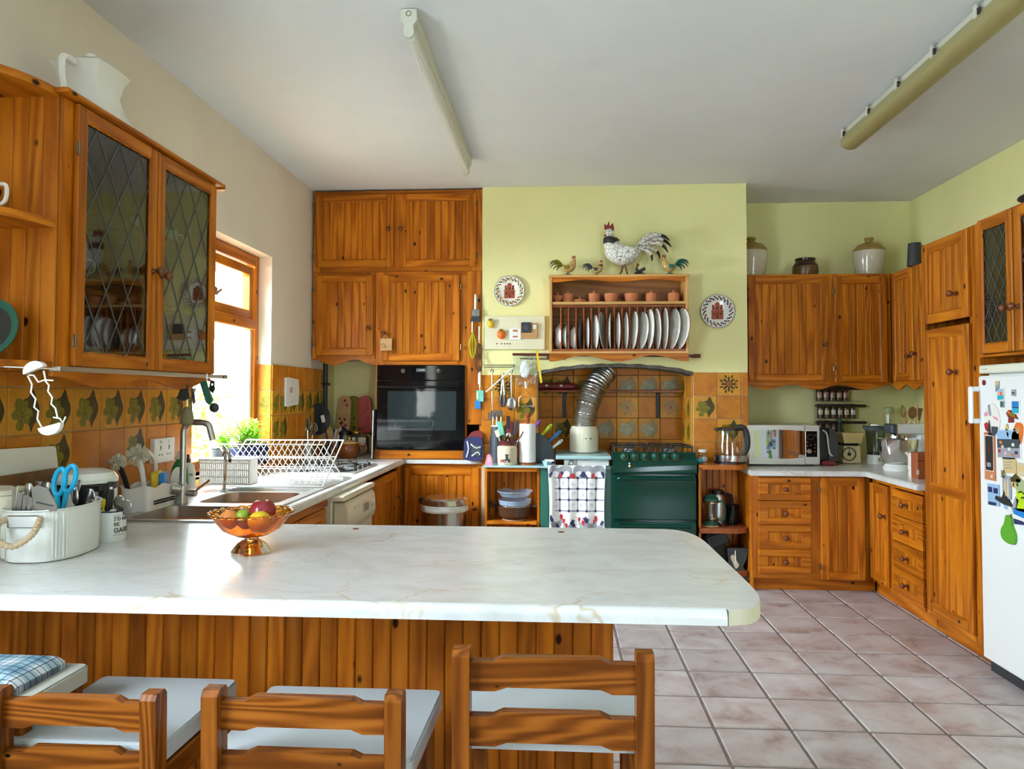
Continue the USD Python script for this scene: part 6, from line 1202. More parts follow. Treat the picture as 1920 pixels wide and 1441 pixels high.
# pot and glass dishes on the lower shelf
c = np.array([at(965, 975, Y=5.24)[0], 5.24, ssz]); tv = thing('trivet', 'round pale trivet under the brown cooking pot', 'trivet', c); obj('mat', lathe([(1e-4, 0), (.085, 0), (.09, .006), (1e-4, .010)], 28, c), 'white_china', tv)
pt = thing('cooking_pot', 'brown enamel cooking pot with two black handles on the lower shelf', 'pot', c + (0, 0, .01)); c = c + (0, 0, .011); zc_ = lambda y: at(965, y, Y=5.24)[2] - c[2]
obj('pot', shell([(.095, 0), (.115, .02), (.122, zc_(946))], .004, 36, c), 'pot_brown', pt); obj('rim', tube([(c[0] + .122 * math.cos(t), 5.24 + .122 * math.sin(t), c[2] + zc_(946)) for t in np.linspace(0, 6.28, 36, False)], .003, 6, True), 'chrome', pt)
for s in (-1, 1): obj('handle', tube(curve([c + (s * .12, 0, zc_(950)), c + (s * .15, -.01, zc_(949)), c + (s * .175, -.01, zc_(943)), c + (s * .16, .0, zc_(941))], 5), [.011] * 16, 8), 'black_plastic', pt)
gb = thing('glass_bowl', 'clear blue-tinted glass dish set in the brown cooking pot', 'bowl', c + (0, 0, zc_(946))); obj('bowl', shell([(.07, .0), (.11, .02), (.118, .05), (.12, .056)], .003, 36, c + (0, 0, zc_(950))), 'blue_pane', gb)
gb2 = thing('glass_bowl', 'upturned clear glass lid stacked on top of the glass dish', 'bowl', c + (0, 0, zc_(935))); obj('lid', shell([(.05, .0), (.10, .012), (.115, .035), (.13, .045), (.13, .05)], .003, 36, c + (0, 0, zc_(932))), 'blue_pane', gb2); obj('knob', lathe([(.03, -.004), (.012, .0), (.012, .0)], 16, c + (0, 0, zc_(932))), 'blue_pane', gb2)
# ------------------------------------------------------------ curved end shelves right of the cooker
es = thing('end_shelf_unit', 'rounded pine end shelves with boarded back beside the green cooker', 'shelf unit', (1.2, 5.3, 0)); ex0, ex1 = at(1310, 900, Y=5.09)[0], XL - .02
for k, (zz_, t) in enumerate(((ZR + .03, .032), (at(1350, 990, Y=5.09)[2], .034), (.12, .03))):
    W_ = ex1 - ex0; pts = [(ex0, 5.41), (ex0, 5.08)] + [(ex0 + W_ * .72 + W_ * .30 * math.sin(t_), 5.08 + .10 * (1 - math.cos(t_))) for t_ in np.linspace(0, 1.5, 9)] + [(ex1 + .0, 5.2), (ex1, 5.41)]
    obj('shelf', mv(ext(Polygon([(min(x, ex1), y) for x, y in pts]).buffer(0), t), (0, 0, zz_ - t)), 'redwood' if k else 'pine_x', es)
n = 7; b = (ex1 - ex0 - .02) / n
for k in range(n): obj('back_board', box(ex0 + .02 + k * b + .0008, ex0 + .02 + (k + 1) * b - .0008, 5.392, 5.404, .02, ZR - .002, .004), 'pine_z', es, False)
obj('side', box(ex0, ex0 + .018, 5.10, 5.404, 0, ZR - .003, .002), 'pine_z', es)
ESZ = ZR + .03; EM = at(1350, 990, Y=5.09)[2]
c = np.array([at(1369, 870, Y=5.24)[0], 5.24, ESZ]); ke = thing('kettle', 'glass electric kettle with black handle and steel base on the end shelf', 'kettle', c); zk = lambda y: at(1369, y, Y=5.24)[2] - ESZ; rk_ = 30 * 5.24 / 1371
obj('power_base', lathe([(1e-4, 0), (rk_ * .98, 0), (rk_ * .98, .012), (1e-4, .014)], 32, c), 'black_plastic', ke); obj('steel_base', lathe([(rk_ * .95, .014), (rk_ * .97, .02), (rk_ * .96, zk(852)), (1e-4, zk(852))], 32, c), 'steel', ke)
obj('glass', lathe([(rk_ * .955, zk(852)), (rk_ * .93, zk(832)), (rk_ * .80, zk(805)), (rk_ * .79, zk(805)), (rk_ * .915, zk(832)), (rk_ * .94, zk(852))], 32, c), 'kettle_glass', ke); obj('water_line', lathe([(rk_ * .93, zk(850)), (rk_ * .93, zk(848)), (1e-4, zk(848))], 28, c), 'kettle_glass', ke)
obj('lid', lathe([(rk_ * .82, zk(806)), (rk_ * .83, zk(802)), (rk_ * .4, zk(800)), (1e-4, zk(800))], 28, c), 'black_plastic', ke); obj('spout', mv(tube([(-rk_ * .7, 0, zk(806)), (-rk_ * .95, 0, zk(802))], [.02, .008], 8), c), 'steel', ke)
obj('handle', tube(curve([c + (rk_ * .25, 0, zk(802)), c + (rk_ * .75, 0, zk(801)), c + (rk_ * .98, 0, zk(812)), c + (rk_ * 1.03, 0, zk(835)), c + (rk_ * .72, 0, zk(856)), c + (rk_ * .62, 0, zk(860))], 7), np.linspace(.014, .016, 36), 10, flat=1.5), 'charcoal', ke)
c = np.array([at(1318, 866, Y=5.33)[0], 5.33, ESZ]); jr = thing('salt_jar', 'small glass jar of white salt with white lid beside the kettle', 'jar', c); zj = lambda y: at(1318, y, Y=5.33)[2] - ESZ
obj('jar', lathe([(1e-4, 0), (.03, 0), (.034, .01), (.034, .05), (.026, zj(847)), (.025, zj(847)), (.031, .05), (1e-4, .045)], 24, c), 'clear_pane', jr); obj('salt', lathe([(1e-4, .003), (.031, .004), (.031, .034), (1e-4, .038)], 20, c), 'white_cloth', jr); obj('lid', lathe([(.031, zj(847)), (.031, zj(842)), (1e-4, zj(841))], 20, c), 'white_plastic', jr)
c = np.array([at(1311, 872, Y=5.18)[0], 5.18, ESZ]); bt = thing('scrubber', 'small turquoise ball at the left corner of the end shelf', 'ball', c); obj('ball', ball(c + (0, 0, .018), (.024, .02, .018)), 'turquoise', bt); obj('loop', tube([(c[0] + .02 + .008 * math.cos(t), 5.18, c[2] + .02 + .008 * math.sin(t)) for t in np.linspace(0, 6.28, 12, False)], .002, 6, True), 'turquoise', bt)
c = np.array([at(1333, 985, Y=5.19)[0], 5.19, EM]); cf_ = thing('cafetiere', 'glass coffee press with dark green lid, frame and handle on a cork mat', 'coffee pot', c); ze = lambda y: at(1333, y, Y=5.19)[2] - EM
obj('mat', lathe([(1e-4, 0), (.06, 0), (.06, .008), (1e-4, .008)], 24, c), 'lightwood', cf_); obj('base', lathe([(.048, .008), (.05, .03), (1e-4, .03)], 24, c), 'panel_green', cf_); obj('glass', lathe([(.046, .03), (.046, ze(938)), (.045, ze(938)), (.045, .03)], 28, c), 'kettle_glass', cf_); obj('lid', lathe([(.052, ze(938)), (.052, ze(934)), (.03, ze(928)), (1e-4, ze(925))], 24, c), 'panel_green', cf_)
obj('band', lathe([(.0475, ze(942)), (.0475, ze(940))], 24, c), 'chrome', cf_); obj('plunger', cyl(c + (0, 0, .05), c + (0, 0, ze(940)), .004), 'chrome', cf_); obj('filter', lathe([(1e-4, .05), (.043, .05), (.043, .062), (1e-4, .062)], 24, c), 'steel', cf_); obj('handle', tube(curve([c + (.046, 0, ze(941)), c + (.085, 0, ze(940)), c + (.09, 0, ze(960)), c + (.085, 0, ze(973)), c + (.048, 0, ze(974))], 6), .007), 'panel_green', cf_)
c = np.array([at(1346, 975, Y=5.31)[0], 5.31, EM]); fl_ = thing('vacuum_flask', 'steel vacuum jug with black lid behind the coffee press', 'flask', c); ze = lambda y: at(1346, y, Y=5.31)[2] - EM; obj('body', lathe([(1e-4, 0), (.055, 0), (.058, .02), (.058, ze(935)), (.04, ze(925)), (1e-4, ze(922))], 28, c), 'brushed_steel', fl_); obj('lid', lathe([(.042, ze(925)), (.042, ze(918)), (1e-4, ze(917))], 24, c), 'black_plastic', fl_); obj('handle', tube(curve([c + (.045, 0, ze(925)), c + (.09, 0, ze(930)), c + (.10, 0, ze(955)), c + (.06, 0, ze(968))], 6), .012), 'black_plastic', fl_)
c = np.array([at(1372, 975, Y=5.27)[0], 5.27, EM]); dj = thing('storage_jar', 'squat dark glossy jar right of the steel flask', 'jar', c); ze = lambda y: at(1372, y, Y=5.27)[2] - EM; obj('body', lathe([(1e-4, 0), (.046, 0), (.05, .01), (.05, ze(952)), (1e-4, ze(951))], 28, c), 'black_gloss', dj); obj('lid', lathe([(.052, ze(951)), (.052, ze(946)), (.04, ze(944)), (1e-4, ze(943))], 28, c), 'black_gloss', dj)
c = np.array([at(1345, 1050, Y=5.2)[0], 5.2, .12]); bg = thing('shoulder_bag', 'black bag slumped on the lowest end shelf', 'bag', c); m = trimesh.creation.icosphere(3); v = np.array(m.vertices) * (.09, .10, .16); v[:, 0] += .02 * (meshkit.noise(v * 14) - .5); v[:, 2] = np.maximum(v[:, 2] + .03 * (meshkit.noise(v * 11 + 4) - .5), -.155); obj('bag', (v + c + (-.02, 0, .16), m.faces), 'black_cloth', bg); obj('flap', mv(rot(box(-.075, .06, -.115, -.10, -.02, .06, .01), -25, 'y'), c + (0, 0, .20)), 'black_cloth', bg)
bt = thing('boot', 'black boot-shaped dustpan with cream patches leaning in the lowest end shelf', 'dustpan', c + (.10, 0, 0)); P_ = lambda pts: Polygon([(lambda q: (q[0], q[2]))(at(x, y, Y=5.16)) for x, y in pts])
obj('body', ext_y(P_([(1362, 1026), (1402, 1026), (1398, 1048), (1392, 1060), (1402, 1085), (1396, 1090), (1380, 1075), (1365, 1060)]), 5.14, 5.18), 'charcoal', bt); obj('patch', ext_y(P_(curve([(1368, 1042), (1374, 1038), (1380, 1050), (1384, 1058), (1378, 1064), (1372, 1052)], 4, True).tolist()).buffer(0), 5.136, 5.14), 'crock_cream', bt); obj('patch', ext_y(P_([(1376, 1030), (1378, 1030), (1379, 1056), (1377, 1056)]), 5.135, 5.14), 'white_plastic', bt); obj('tip', ext_y(P_([(1402, 1072), (1407, 1078), (1405, 1088), (1401, 1084)]), 5.137, 5.16), 'crock_cream', bt)
obj('strap', tube([at(1394, 1028, Y=5.14), at(1397, 1022, Y=5.13), at(1404, 1028, Y=5.13)], .003), 'rodwood', bt)
# ------------------------------------------------------------ right worktop
def ron(px, Y): return np.array([at(px, 870, Y=Y)[0], Y, ZR])
MY = 5.38; a_, b_ = at(1403, 866, Y=MY), at(1535, 797, Y=MY); mw = thing('microwave', 'silver and cream microwave with a mirrored door and black control panel', 'microwave', ((a_[0] + b_[0]) / 2, MY, ZR))
mz0, mz1 = ZR + .012, b_[2]; obj('case', box(a_[0], b_[0], MY, MY + .38, mz0, mz1, .008), 'silver_paint', mw)
xd = at(1507, 830, Y=MY)[0]; P_ = lambda x, y: at(x, y, Y=MY - .012)
wx0, wx1, wz0_, wz1_ = P_(1406, 0)[0], P_(1504, 0)[0], at(1450, 858, Y=MY)[2], at(1450, 806, Y=MY)[2]
win = Polygon(curve([(wx0, wz0_ + .006), ((wx0 + wx1) / 2, wz0_ - .004), (wx1, wz0_ + .006)], 8).tolist() + curve([(wx1, wz1_ - .006), ((wx0 + wx1) / 2, wz1_ + .004), (wx0, wz1_ - .006)], 8).tolist())
md = obj('door', ext_y(sbox(a_[0], mz0, xd, mz1).buffer(-.004).buffer(.004).difference(win), MY - .022, MY), 'silver_paint', mw, 40); obj('mirror_glass', ext_y(win.buffer(.002), MY - .017, MY - .006), 'dark_mirror', md)
cp = obj('control_panel', box(xd + .003, b_[0], MY - .02, MY, mz0, mz1, .004), 'silver_paint', mw); c0 = P_(1511, 856); c1 = P_(1531, 808); obj('black_panel', box(c0[0], c1[0], MY - .0225, MY - .019, c0[2], c1[2], .003), 'black_gloss', cp)
q = P_(1516, 845); obj('dial', mv(rot(lathe([(.017, 0), (.016, .014), (1e-4, .015)], 20), 90, 'x'), (q[0], MY - .022, q[2])), 'steel', cp)
for x, y in ((1528, 815), (1527, 833), (1527, 839), (1527, 846), (1513, 835), (1519, 834), (1513, 828), (1521, 856)): q = P_(x, y); obj('button', mv(rot(cyl((0, 0, 0), (0, 0, .003), .005), 90, 'x'), (q[0], MY - .022, q[2])), 'steel', cp)
q = P_(1519, 819); obj('display_ring', mv(rot(sc(tube([(.022 * math.cos(t), .018 * math.sin(t), 0) for t in np.linspace(0, 6.28, 24, False)], .0018, 6, True), 1), 90, 'x'), (q[0], MY - .023, q[2])), 'steel', cp)
for x in (a_[0] + .04, b_[0] - .04): obj('foot', cyl((x, MY + .04, ZR), (x, MY + .04, mz0), .012), 'black_plastic', mw)
gd = thing('contact_grill', 'black folding grill with a pale curved handle between microwave and scales', 'grill', ron(1554, 5.5)); Q = lambda x, y, Y=5.46: at(x, y, Y=Y)
for k, (x0, x1, yy) in enumerate(((1536, 1553, 5.48), (1554, 1570, 5.46))):
    p0, p1 = Q(x0, 866, yy), Q(x1, 802, yy); obj('plate', ext_y(Polygon([(p0[0], ZR + .008), (p1[0], ZR + .03), (p1[0] + .004, ZR + .16), (p1[0] - .02, p1[2] - .01), (p0[0] + .01, p1[2]), (p0[0], ZR + .15)]), yy, yy + .22), 'charcoal' if k else 'black_plastic', gd)
obj('handle', tube(curve([Q(1542, 806), Q(1550, 813), Q(1553, 835), Q(1556, 850), Q(1561, 855)], 6), .007), 'silver_paint', gd); obj('base', box(Q(1545, 866)[0], Q(1572, 866)[0], 5.44, 5.66, ZR, ZR + .01, .003), 'dark_red', gd)
rc = thing('red_cloth', 'dark red cloth edge under the folding grill', 'cloth', ron(1555, 5.40)); obj('cloth', box(Q(1541, 866, 5.40)[0], Q(1568, 866, 5.40)[0], 5.395, 5.43, ZR, ZR + .035, .012), 'dark_red', rc)
gbt = thing('wine_bottle', 'dark bottle with green shoulders standing behind the grill', 'bottle', ron(1575, 5.85)); zq = lambda y: at(1575, y, Y=5.85)[2]; obj('bottle', lathe([(1e-4, ZR), (.037, ZR), (.037, zq(812)), (.034, zq(804)), (.014, zq(790)), (.014, zq(786)), (1e-4, zq(785))], 20, (ron(1575, 5.85)[0], 5.85, 0)), 'bottle_green', gbt); obj('capsule', lathe([(.0155, zq(792)), (.016, zq(785)), (1e-4, zq(784.5))], 16, (ron(1575, 5.85)[0], 5.85, 0)), 'panel_green', gbt)
c = ron(1593, 5.62); ks = thing('kitchen_scales', 'cream retro kitchen scales with round dial and bowl', 'scales', c); zs2 = lambda y: at(1593, y, Y=5.58)[2]; k1_ = 5.58 / 1371
obj('body', ext_y(affinity.translate(Polygon([(-16 * k1_, 0), (16 * k1_, 0), (14.5 * k1_, zs2(837) - ZR), (-14.5 * k1_, zs2(837) - ZR)]), c[0], ZR + .006), 5.575, 5.68), 'scale_cream', ks); obj('pillar', box(c[0] - .055, c[0] + .055, 5.59, 5.67, zs2(838), zs2(830), .004), 'black_plastic', ks)
obj('bowl', join(ext_y(Polygon([(c[0] - 15 * k1_, zs2(830)), (c[0] + 15 * k1_, zs2(830)), (c[0] + 19 * k1_, zs2(811)), (c[0] - 19 * k1_, zs2(811))]), 5.55, 5.69)), 'scale_bowl', ks)
q = at(1592, 851, Y=5.575); obj('dial_ring', mv(rot(tube([(.047 * math.cos(t), .047 * math.sin(t), 0) for t in np.linspace(0, 6.28, 32, False)], .0035, 6, True), 90, 'x'), (q[0], 5.573, q[2])), 'ink', ks); obj('dial_hub', mv(rot(cyl((0, 0, 0), (0, 0, .006), .013), 90, 'x'), (q[0], 5.575, q[2])), 'ink', ks); obj('pointer', boxc((q[0], 5.571, q[2] + .028), (.003, .003, .045), 0), 'ink', ks)
for k in range(12): a = k * math.pi / 6; obj('tick', boxc((q[0] + .037 * math.cos(a), 5.574, q[2] + .037 * math.sin(a)), (.004, .002, .004), 0), 'ink', ks)
c = ron(1642, 5.60); bl_ = thing('blender', 'tall grey smoked blender jug on a white base beside the scales', 'blender', c); zb_ = lambda y: at(1642, y, Y=5.58)[2] - ZR; kk_ = 5.58 / 1371
obj('base', lathe([(1e-4, 0), (15 * kk_, 0), (14 * kk_, zb_(851)), (1e-4, zb_(851))], 28, c), 'white_plastic', bl_); obj('jug', lathe([(14 * kk_, zb_(850)), (17 * kk_, zb_(806)), (16.5 * kk_, zb_(806)), (13.5 * kk_, zb_(850))], 28, c), 'smoke_jug', bl_); obj('collar', lathe([(14.6 * kk_, zb_(852)), (14.6 * kk_, zb_(849)), (1e-4, zb_(849))], 28, c), 'charcoal', bl_)
obj('lid', join(lathe([(18 * kk_, zb_(806)), (18.5 * kk_, zb_(800)), (10 * kk_, zb_(798)), (1e-4, zb_(798))], 28, c), mv(tube([(-16 * kk_, 0, zb_(803)), (-22 * kk_, 0, zb_(798))], [.02, .008], 8), c)), 'dark_slate', bl_); obj('cap', lathe([(8 * kk_, zb_(798)), (7 * kk_, zb_(795)), (1e-4, zb_(795))], 20, c), 'white_plastic', bl_)
obj('lettering', facing(rot(text_on('Xx', .028, .001), 90, 'x'), (c[0] - .012, 5.60 - 15 * kk_ - .0005, ZR + .022)), 'rodwood', bl_)
c = ron(1689, 5.12); mx = thing('stand_mixer', 'white stand mixer with a large steel bowl on the corner worktop', 'mixer', c); XM = lambda x, y, Y=5.12: at(x, y, Y=Y); km = 5.12 / 1371
mc = np.array([XM(1685, 880)[0], 5.12, ZR]); zm = lambda y: XM(1685, y)[2]
obj('base', lathe([(1e-4, ZR), (.095, ZR), (.098, ZR + .02), (.08, ZR + .045), (1e-4, ZR + .05)], 36, (mc[0], 5.12, 0)), 'white_enamel', mx); obj('bowl', shell([(.07, zm(868)), (.098, zm(858)), (.118, zm(836)), (.124, zm(822))], .003, 36, (mc[0] - .01, 5.12, 0)), 'chrome', mx)
obj('column', box(mc[0] + .10, mc[0] + .20, 5.06, 5.19, ZR, zm(800), .02), 'white_enamel', mx); obj('head', box(XM(1673, 800)[0], mc[0] + .22, 5.05, 5.19, zm(814), zm(794), .012), 'white_enamel', mx); obj('head_front', box(XM(1664, 800)[0], XM(1673, 800)[0], 5.055, 5.185, zm(812), zm(794.5), .008), 'dark_slate', mx); obj('head_band', box(XM(1671, 800)[0], XM(1673.5, 800)[0], 5.047, 5.193, zm(816), zm(794), .002), 'chrome', mx)
obj('drive', lathe([(.012, zm(824)), (.05, zm(821)), (.05, zm(814)), (1e-4, zm(814))], 24, (mc[0] - .01, 5.12, 0)), 'brushed_steel', mx); obj('cable', tube(curve([XM(1702, 796), XM(1706, 789), XM(1713, 791), XM(1718, 805), XM(1714, 818)], 6), .003), 'white_plastic', mx)
c = np.array([at(1667, 800, Y=5.85)[0], 5.85, ZR]); gj = thing('storage_jar', 'tall clear glass jar with greenish lid behind the mixer', 'jar', c); zg = lambda y: at(1667, y, Y=5.85)[2] - ZR; obj('jar', lathe([(1e-4, 0), (.045, 0), (.046, zg(776)), (.036, zg(772)), (.034, zg(772)), (.043, zg(777)), (.042, .01)], 24, c), 'clear_pane', gj); obj('lid', lathe([(.037, zg(773)), (.037, zg(765)), (.03, zg(763)), (1e-4, zg(763))], 24, c), 'lid_green', gj)
c = np.array([at(1708, 800, Y=5.6)[0], 5.6, ZR]); wp = thing('utensil_pot', 'dark pot of wooden spoons and spatulas in the right corner', 'pot', c); obj('pot', shell([(.05, 0), (.055, .14)], .004, 24, c), 'charcoal', wp)
for k, (x, y, l, hw, kd) in enumerate(((1692, 760, 'wire-looped wooden whisk leaning left', .02, 'whisk'), (1697, 772, 'pale wooden spoon handle next to the wire whisk', .01, 'flat'), (1711, 762, 'round wooden spatula head', .032, 'spoon'), (1720, 758, 'tall narrow wooden spoon handle', .009, 'flat'), (1726, 765, 'dark wooden fork at the cupboard side', .016, 'fork'))): utensil('wooden_spoon', l + ' in the corner utensil pot', 'spoon', c + ((k - 2) * .012, 0, .06), at(x, y, Y=5.58), hw, .09, 'lightwood' if k in (1, 3) else 'brownwood', 'lightwood', 'wooden tools in the corner pot', kd)
c = np.array([at(1711, 888, Y=4.80)[0], 4.72, ZR]); bx_ = thing('tea_tin', 'rust red tall carton beside the larder cupboard', 'carton', c); p0, p1 = at(1717, 900, Y=4.62), at(1731, 848, Y=4.62); obj('carton', box(p0[0], p0[0] + .09, 4.60, 4.68, ZR, p1[2], .004), 'carton_rust', bx_); q = at(1721, 885, Y=4.598); obj('label', boxc((q[0], 4.599, q[2]), (.014, .003, .03), 0), 'white_china', bx_); obj('stripe', box(p0[0] - .001, p0[0] + .091, 4.598, 4.60, p1[2] - .05, p1[2] - .045, 0), 'dark_red', bx_)
bk2 = thing('wicker_pot', 'white woven pot with a pouring lip in front of the rust carton', 'pot', c); p0, p1 = at(1703, 895, Y=4.74), at(1717, 849, Y=4.74); rr2 = .032; cc = (p0[0] + .034, 4.74, 0); obj('body', shell([(rr2 * .9, ZR), (rr2, ZR + .06), (rr2, p1[2])], .003, 24, cc), 'white_china', bk2); obj('lip', tube([(cc[0] - rr2 * .8, 4.74, p1[2] - .01), (cc[0] - rr2 - .018, 4.74, p1[2] + .004)], [.014, .005], 8), 'white_china', bk2)
obj('weave', join(*[tube([(cc[0] + (rr2 + .001) * math.cos(t), 4.74 + (rr2 + .001) * math.sin(t), ZR + .012 + k * .014) for t in np.linspace(0, 6.28, 20, False)], .003, 5, True) for k in range(10)]), 'white_china', bk2, True, kind='stuff')
# spice shelves
SPY = 5.965
for k, (x0, x1, y) in enumerate(((1524, 1620, 728), (1524, 1620, 760), (1525, 1621, 791))):
    a_, b_ = at(x0, y, Y=SPY), at(x1, y, Y=SPY); t = thing('spice_rack', f'{("top", "middle", "bottom")[k]} dark wooden spice rail on the wall under the right cupboard', 'rack', ((a_[0] + b_[0]) / 2, SPY, a_[2]))
    obj('rail', join(box(a_[0] + .01, b_[0] - .01, SPY - .05, SPY - .042, a_[2] - .011, a_[2] + .011, .003), cyl((b_[0] - .012, SPY - .046, a_[2]), (b_[0], SPY - .046, a_[2]), .011, .004), cyl((a_[0] + .012, SPY - .046, a_[2]), (a_[0], SPY - .046, a_[2]), .011, .004)), 'spice_wood', t); obj('tray', box(a_[0] + .012, b_[0] - .012, SPY - .045, BW, a_[2] - .105, a_[2] - .099, .001), 'clear_pane', t)
    n, pitch, x0_ = ((5, 12.3, 1535), (6, 12.2, 1537), (4, 13, 1537))[k]
    for j in range(n):
        q = at(x0_ + j * pitch, y, Y=SPY - .015); c = np.array([q[0], SPY - .018, a_[2] - .0985]); nm = 'first second third fourth fifth sixth'.split()[j]
        cap = ('red', 'dark_red', 'dark_red')[k] if not (k == 2 and j) else ('black_plastic', 'black_plastic', 'lightwood', 'panel_green')[j]
        capn = {'red': 'red', 'dark_red': 'dark red', 'black_plastic': 'black', 'lightwood': 'pale', 'panel_green': 'green'}[cap]
        s = thing('spice_jar', f'{capn} capped spice jar, {nm} from the left on the {("top", "middle", "bottom")[k]} spice rail', 'jar', c, 'spice jars on the wall rails')
        obj('jar', lathe([(1e-4, 0), (.021, 0), (.022, .004), (.022, .08), (.018, .088), (1e-4, .088)], 16, c), 'spice_glass', s); obj('cap', lathe([(.020, .088), (.020, .112), (1e-4, .113)], 16, c), cap, s)
        col = ('orange', 'crock_cream', 'red', 'yellow', 'leaf_green', 'white_china')[(j * 2 + k) % 6]
        obj('label', wrap(ext_y(sbox(-.02, .028, .02, .066), -.0006, .0004), c, .0222, -90), 'white_china', s, False); obj('print', wrap(ext_y(unary_union([sbox(-.016, .056, .016, .063), Point(.006, .042).buffer(.010, 5)]), -.0010, .0004), c, .0222, -90), col, s, False)
# stoneware on top of the upper cupboards
zu = zu1 + .0
def crock(name, label, px, py0, Y, prof, at_z, mat2, split):
    q = at(px, py0, Y=Y); c = np.array([q[0], Y, at_z]); t = thing(name, label, 'jar', c)
    i = next(k for k, p in enumerate(prof) if p[1] >= split); lo = prof[:i]; r_s = np.interp(split, [p[1] for p in prof[:i + 1]], [p[0] for p in prof[:i + 1]])
    obj('body', lathe(lo + [(r_s, split)], 36, c), 'stoneware_pale' if mat2 != 'crock_dark' else 'stoneware_brown', t); obj('shoulder', lathe([(r_s, split)] + prof[i:], 36, c), mat2, t)
kz_ = 5.80 / 1371
J = lambda s: [(1e-4, 0), (22 * s, 0), (26 * s, 22 * s), (28.5 * s, 42 * s), (27 * s, 53 * s), (21 * s, 60 * s), (9 * s, 65 * s), (6.5 * s, 66 * s), (6.5 * s, 69 * s), (8 * s, 70 * s), (8 * s, 74 * s), (1e-4, 74 * s)]
crock('stoneware_jar', 'cream stoneware flagon with tan shoulder standing right on the wall cupboard', 1630, 512, 5.80, J(kz_ * .98), zu, 'stoneware_tan', 47 * kz_)
crock('stoneware_jar', 'cream stoneware flagon half hidden by the chimney edge on the wall cupboard', 1409, 512, 5.80, J(kz_ * 1.02), zu, 'stoneware_tan', 49 * kz_)
crock('stoneware_crock', 'squat brown glazed crock between the two flagons', 1510, 512, 5.80, [(1e-4, 0), (20 * kz_, 0), (23 * kz_, 10 * kz_), (22 * kz_, 22 * kz_), (17 * kz_, 30 * kz_), (18 * kz_, 32 * kz_), (18 * kz_, 35 * kz_), (14 * kz_, 35 * kz_), (12 * kz_, 26 * kz_), (1e-4, 20 * kz_)], zu, 'crock_dark', 20 * kz_)
c = np.array([at(1715, 480, Y=5.3)[0], 5.30, zu]); wj = thing('tankard', 'dark wooden tankard with handle at the corner of the wall cupboard', 'tankard', c); obj('body', shell([(.05, 0), (.042, .16)], .006, 24, c), 'charcoal', wj); obj('handle', tube(curve([c + (.04, 0, .14), c + (.085, 0, .13), c + (.08, 0, .06), c + (.045, 0, .03)], 6), .008), 'charcoal', wj)
c = np.array([at(1888, 400, X=2.5)[0], 3.62, gz1 + .022]); bs = thing('basket', 'dark round dish lying on top of the cupboard over the fridge', 'dish', c); obj('dish', lathe([(1e-4, 0), (.10, 0), (.17, .05), (.168, .055), (.09, .012), (1e-4, .012)], 32, (2.32, 3.50, gz1 + .026)), 'charcoal', bs)
# ------------------------------------------------------------ fridge with magnets
FXF = 2.055; fy1 = at(1838, 950, X=FXF)[1]; fy0 = fy1 - .60; fz1 = at(1838, 686, X=FXF)[2]; fr = thing('fridge', 'tall white fridge covered with magnets on the right', 'fridge', (2.4, fy1 - .3, 0))
obj('cabinet', box(FXF + .05, FXF + .62, fy0, fy1, .04, fz1, .006), 'appliance_white', fr); zst = at(1840, 702, X=FXF)[2]; obj('top_panel', box(FXF + .004, FXF + .06, fy0, fy1, zst + .005, fz1 + .004, .006), 'cream_appliance', fr); fd = obj('door', box(FXF, FXF + .046, fy0, fy1, .06, zst - .006, .008), 'appliance_white', fr)
h0, h1 = at(1830, 794, X=FXF - .03)[2], at(1830, 724, X=FXF - .03)[2]; hy_ = fy1 + .012
obj('handle', join(box(FXF - .045, FXF - .028, hy_ - .028, hy_, h0, h1, .006), box(FXF - .03, FXF + .01, hy_ - .028, hy_, h0, h0 + .025, .005), box(FXF - .03, FXF + .01, hy_ - .028, hy_, h1 - .025, h1, .005)), 'appliance_white', fd); q = at(1845, 692, X=FXF); obj('lettering', facing(rot(text_on('FRIGIDAIRE', .006, .0006), 90, 'x'), (FXF + .0042, q[1] + .03, q[2] - .003), -90), 'hen_grey', fr, False); obj('plinth', box(FXF + .03, FXF + .6, fy0 + .01, fy1 - .01, 0, .06, .002), 'charcoal', fr)
def magnet(name, label, cat, px, py, w, h, mat, prints=(), shape='b', th=.006, rz_=0):
    q = at(px, py, X=FXF - .004); t = thing(name, label, cat, q, 'magnets and notes on the fridge door')
    base = sbox(-w / 2, -h / 2, w / 2, h / 2) if shape == 'b' else affinity.scale(Point(0, 0).buffer(1, 12), w / 2, h / 2) if shape == 'o' else Polygon(shape)
    put = lambda poly, a, b: mv(rot(rot(ext_y(poly, a, b), rz_, 'y'), -90), (FXF, q[1], q[2]))
    obj('plaque', put(base, -th, 0), mat, t, False)
    for k, (poly, m) in enumerate(prints): obj('print', put(poly.intersection(base), -th - .0006 - .0003 * k, -th + .0002), m, t, False)
B_ = sbox
magnet('round_magnet', 'small dark red round magnet at the top left of the fridge door', 'magnet', 1844.5, 717, .022, .026, 'dark_red', (), 'o')
magnet('picture_magnet', 'narrow ochre and grey picture magnet above the sunset one', 'magnet', 1870, 724, .026, .05, 'hen_grey', [(B_(-.013, .005, .013, .025), 'scale_bowl')], rz_=0)
magnet('picture_magnet', 'sunset over blue sea picture magnet near the top of the fridge', 'magnet', 1876.5, 739, .055, .055, 'white_china', [(B_(-.024, -.024, .024, -.004), 'turquoise'), (B_(-.024, -.004, .024, .014), 'petal_pink'), (B_(-.024, .012, .024, .024), 'blue_china'), (Point(.006, .004).buffer(.008), 'orange')], rz_=-4)
magnet('square_magnet', 'tiny dark green square magnet below the sunset picture', 'magnet', 1879, 757.5, .026, .03, 'hen_grey', [(B_(-.009, -.011, .009, .011), 'panel_green')])
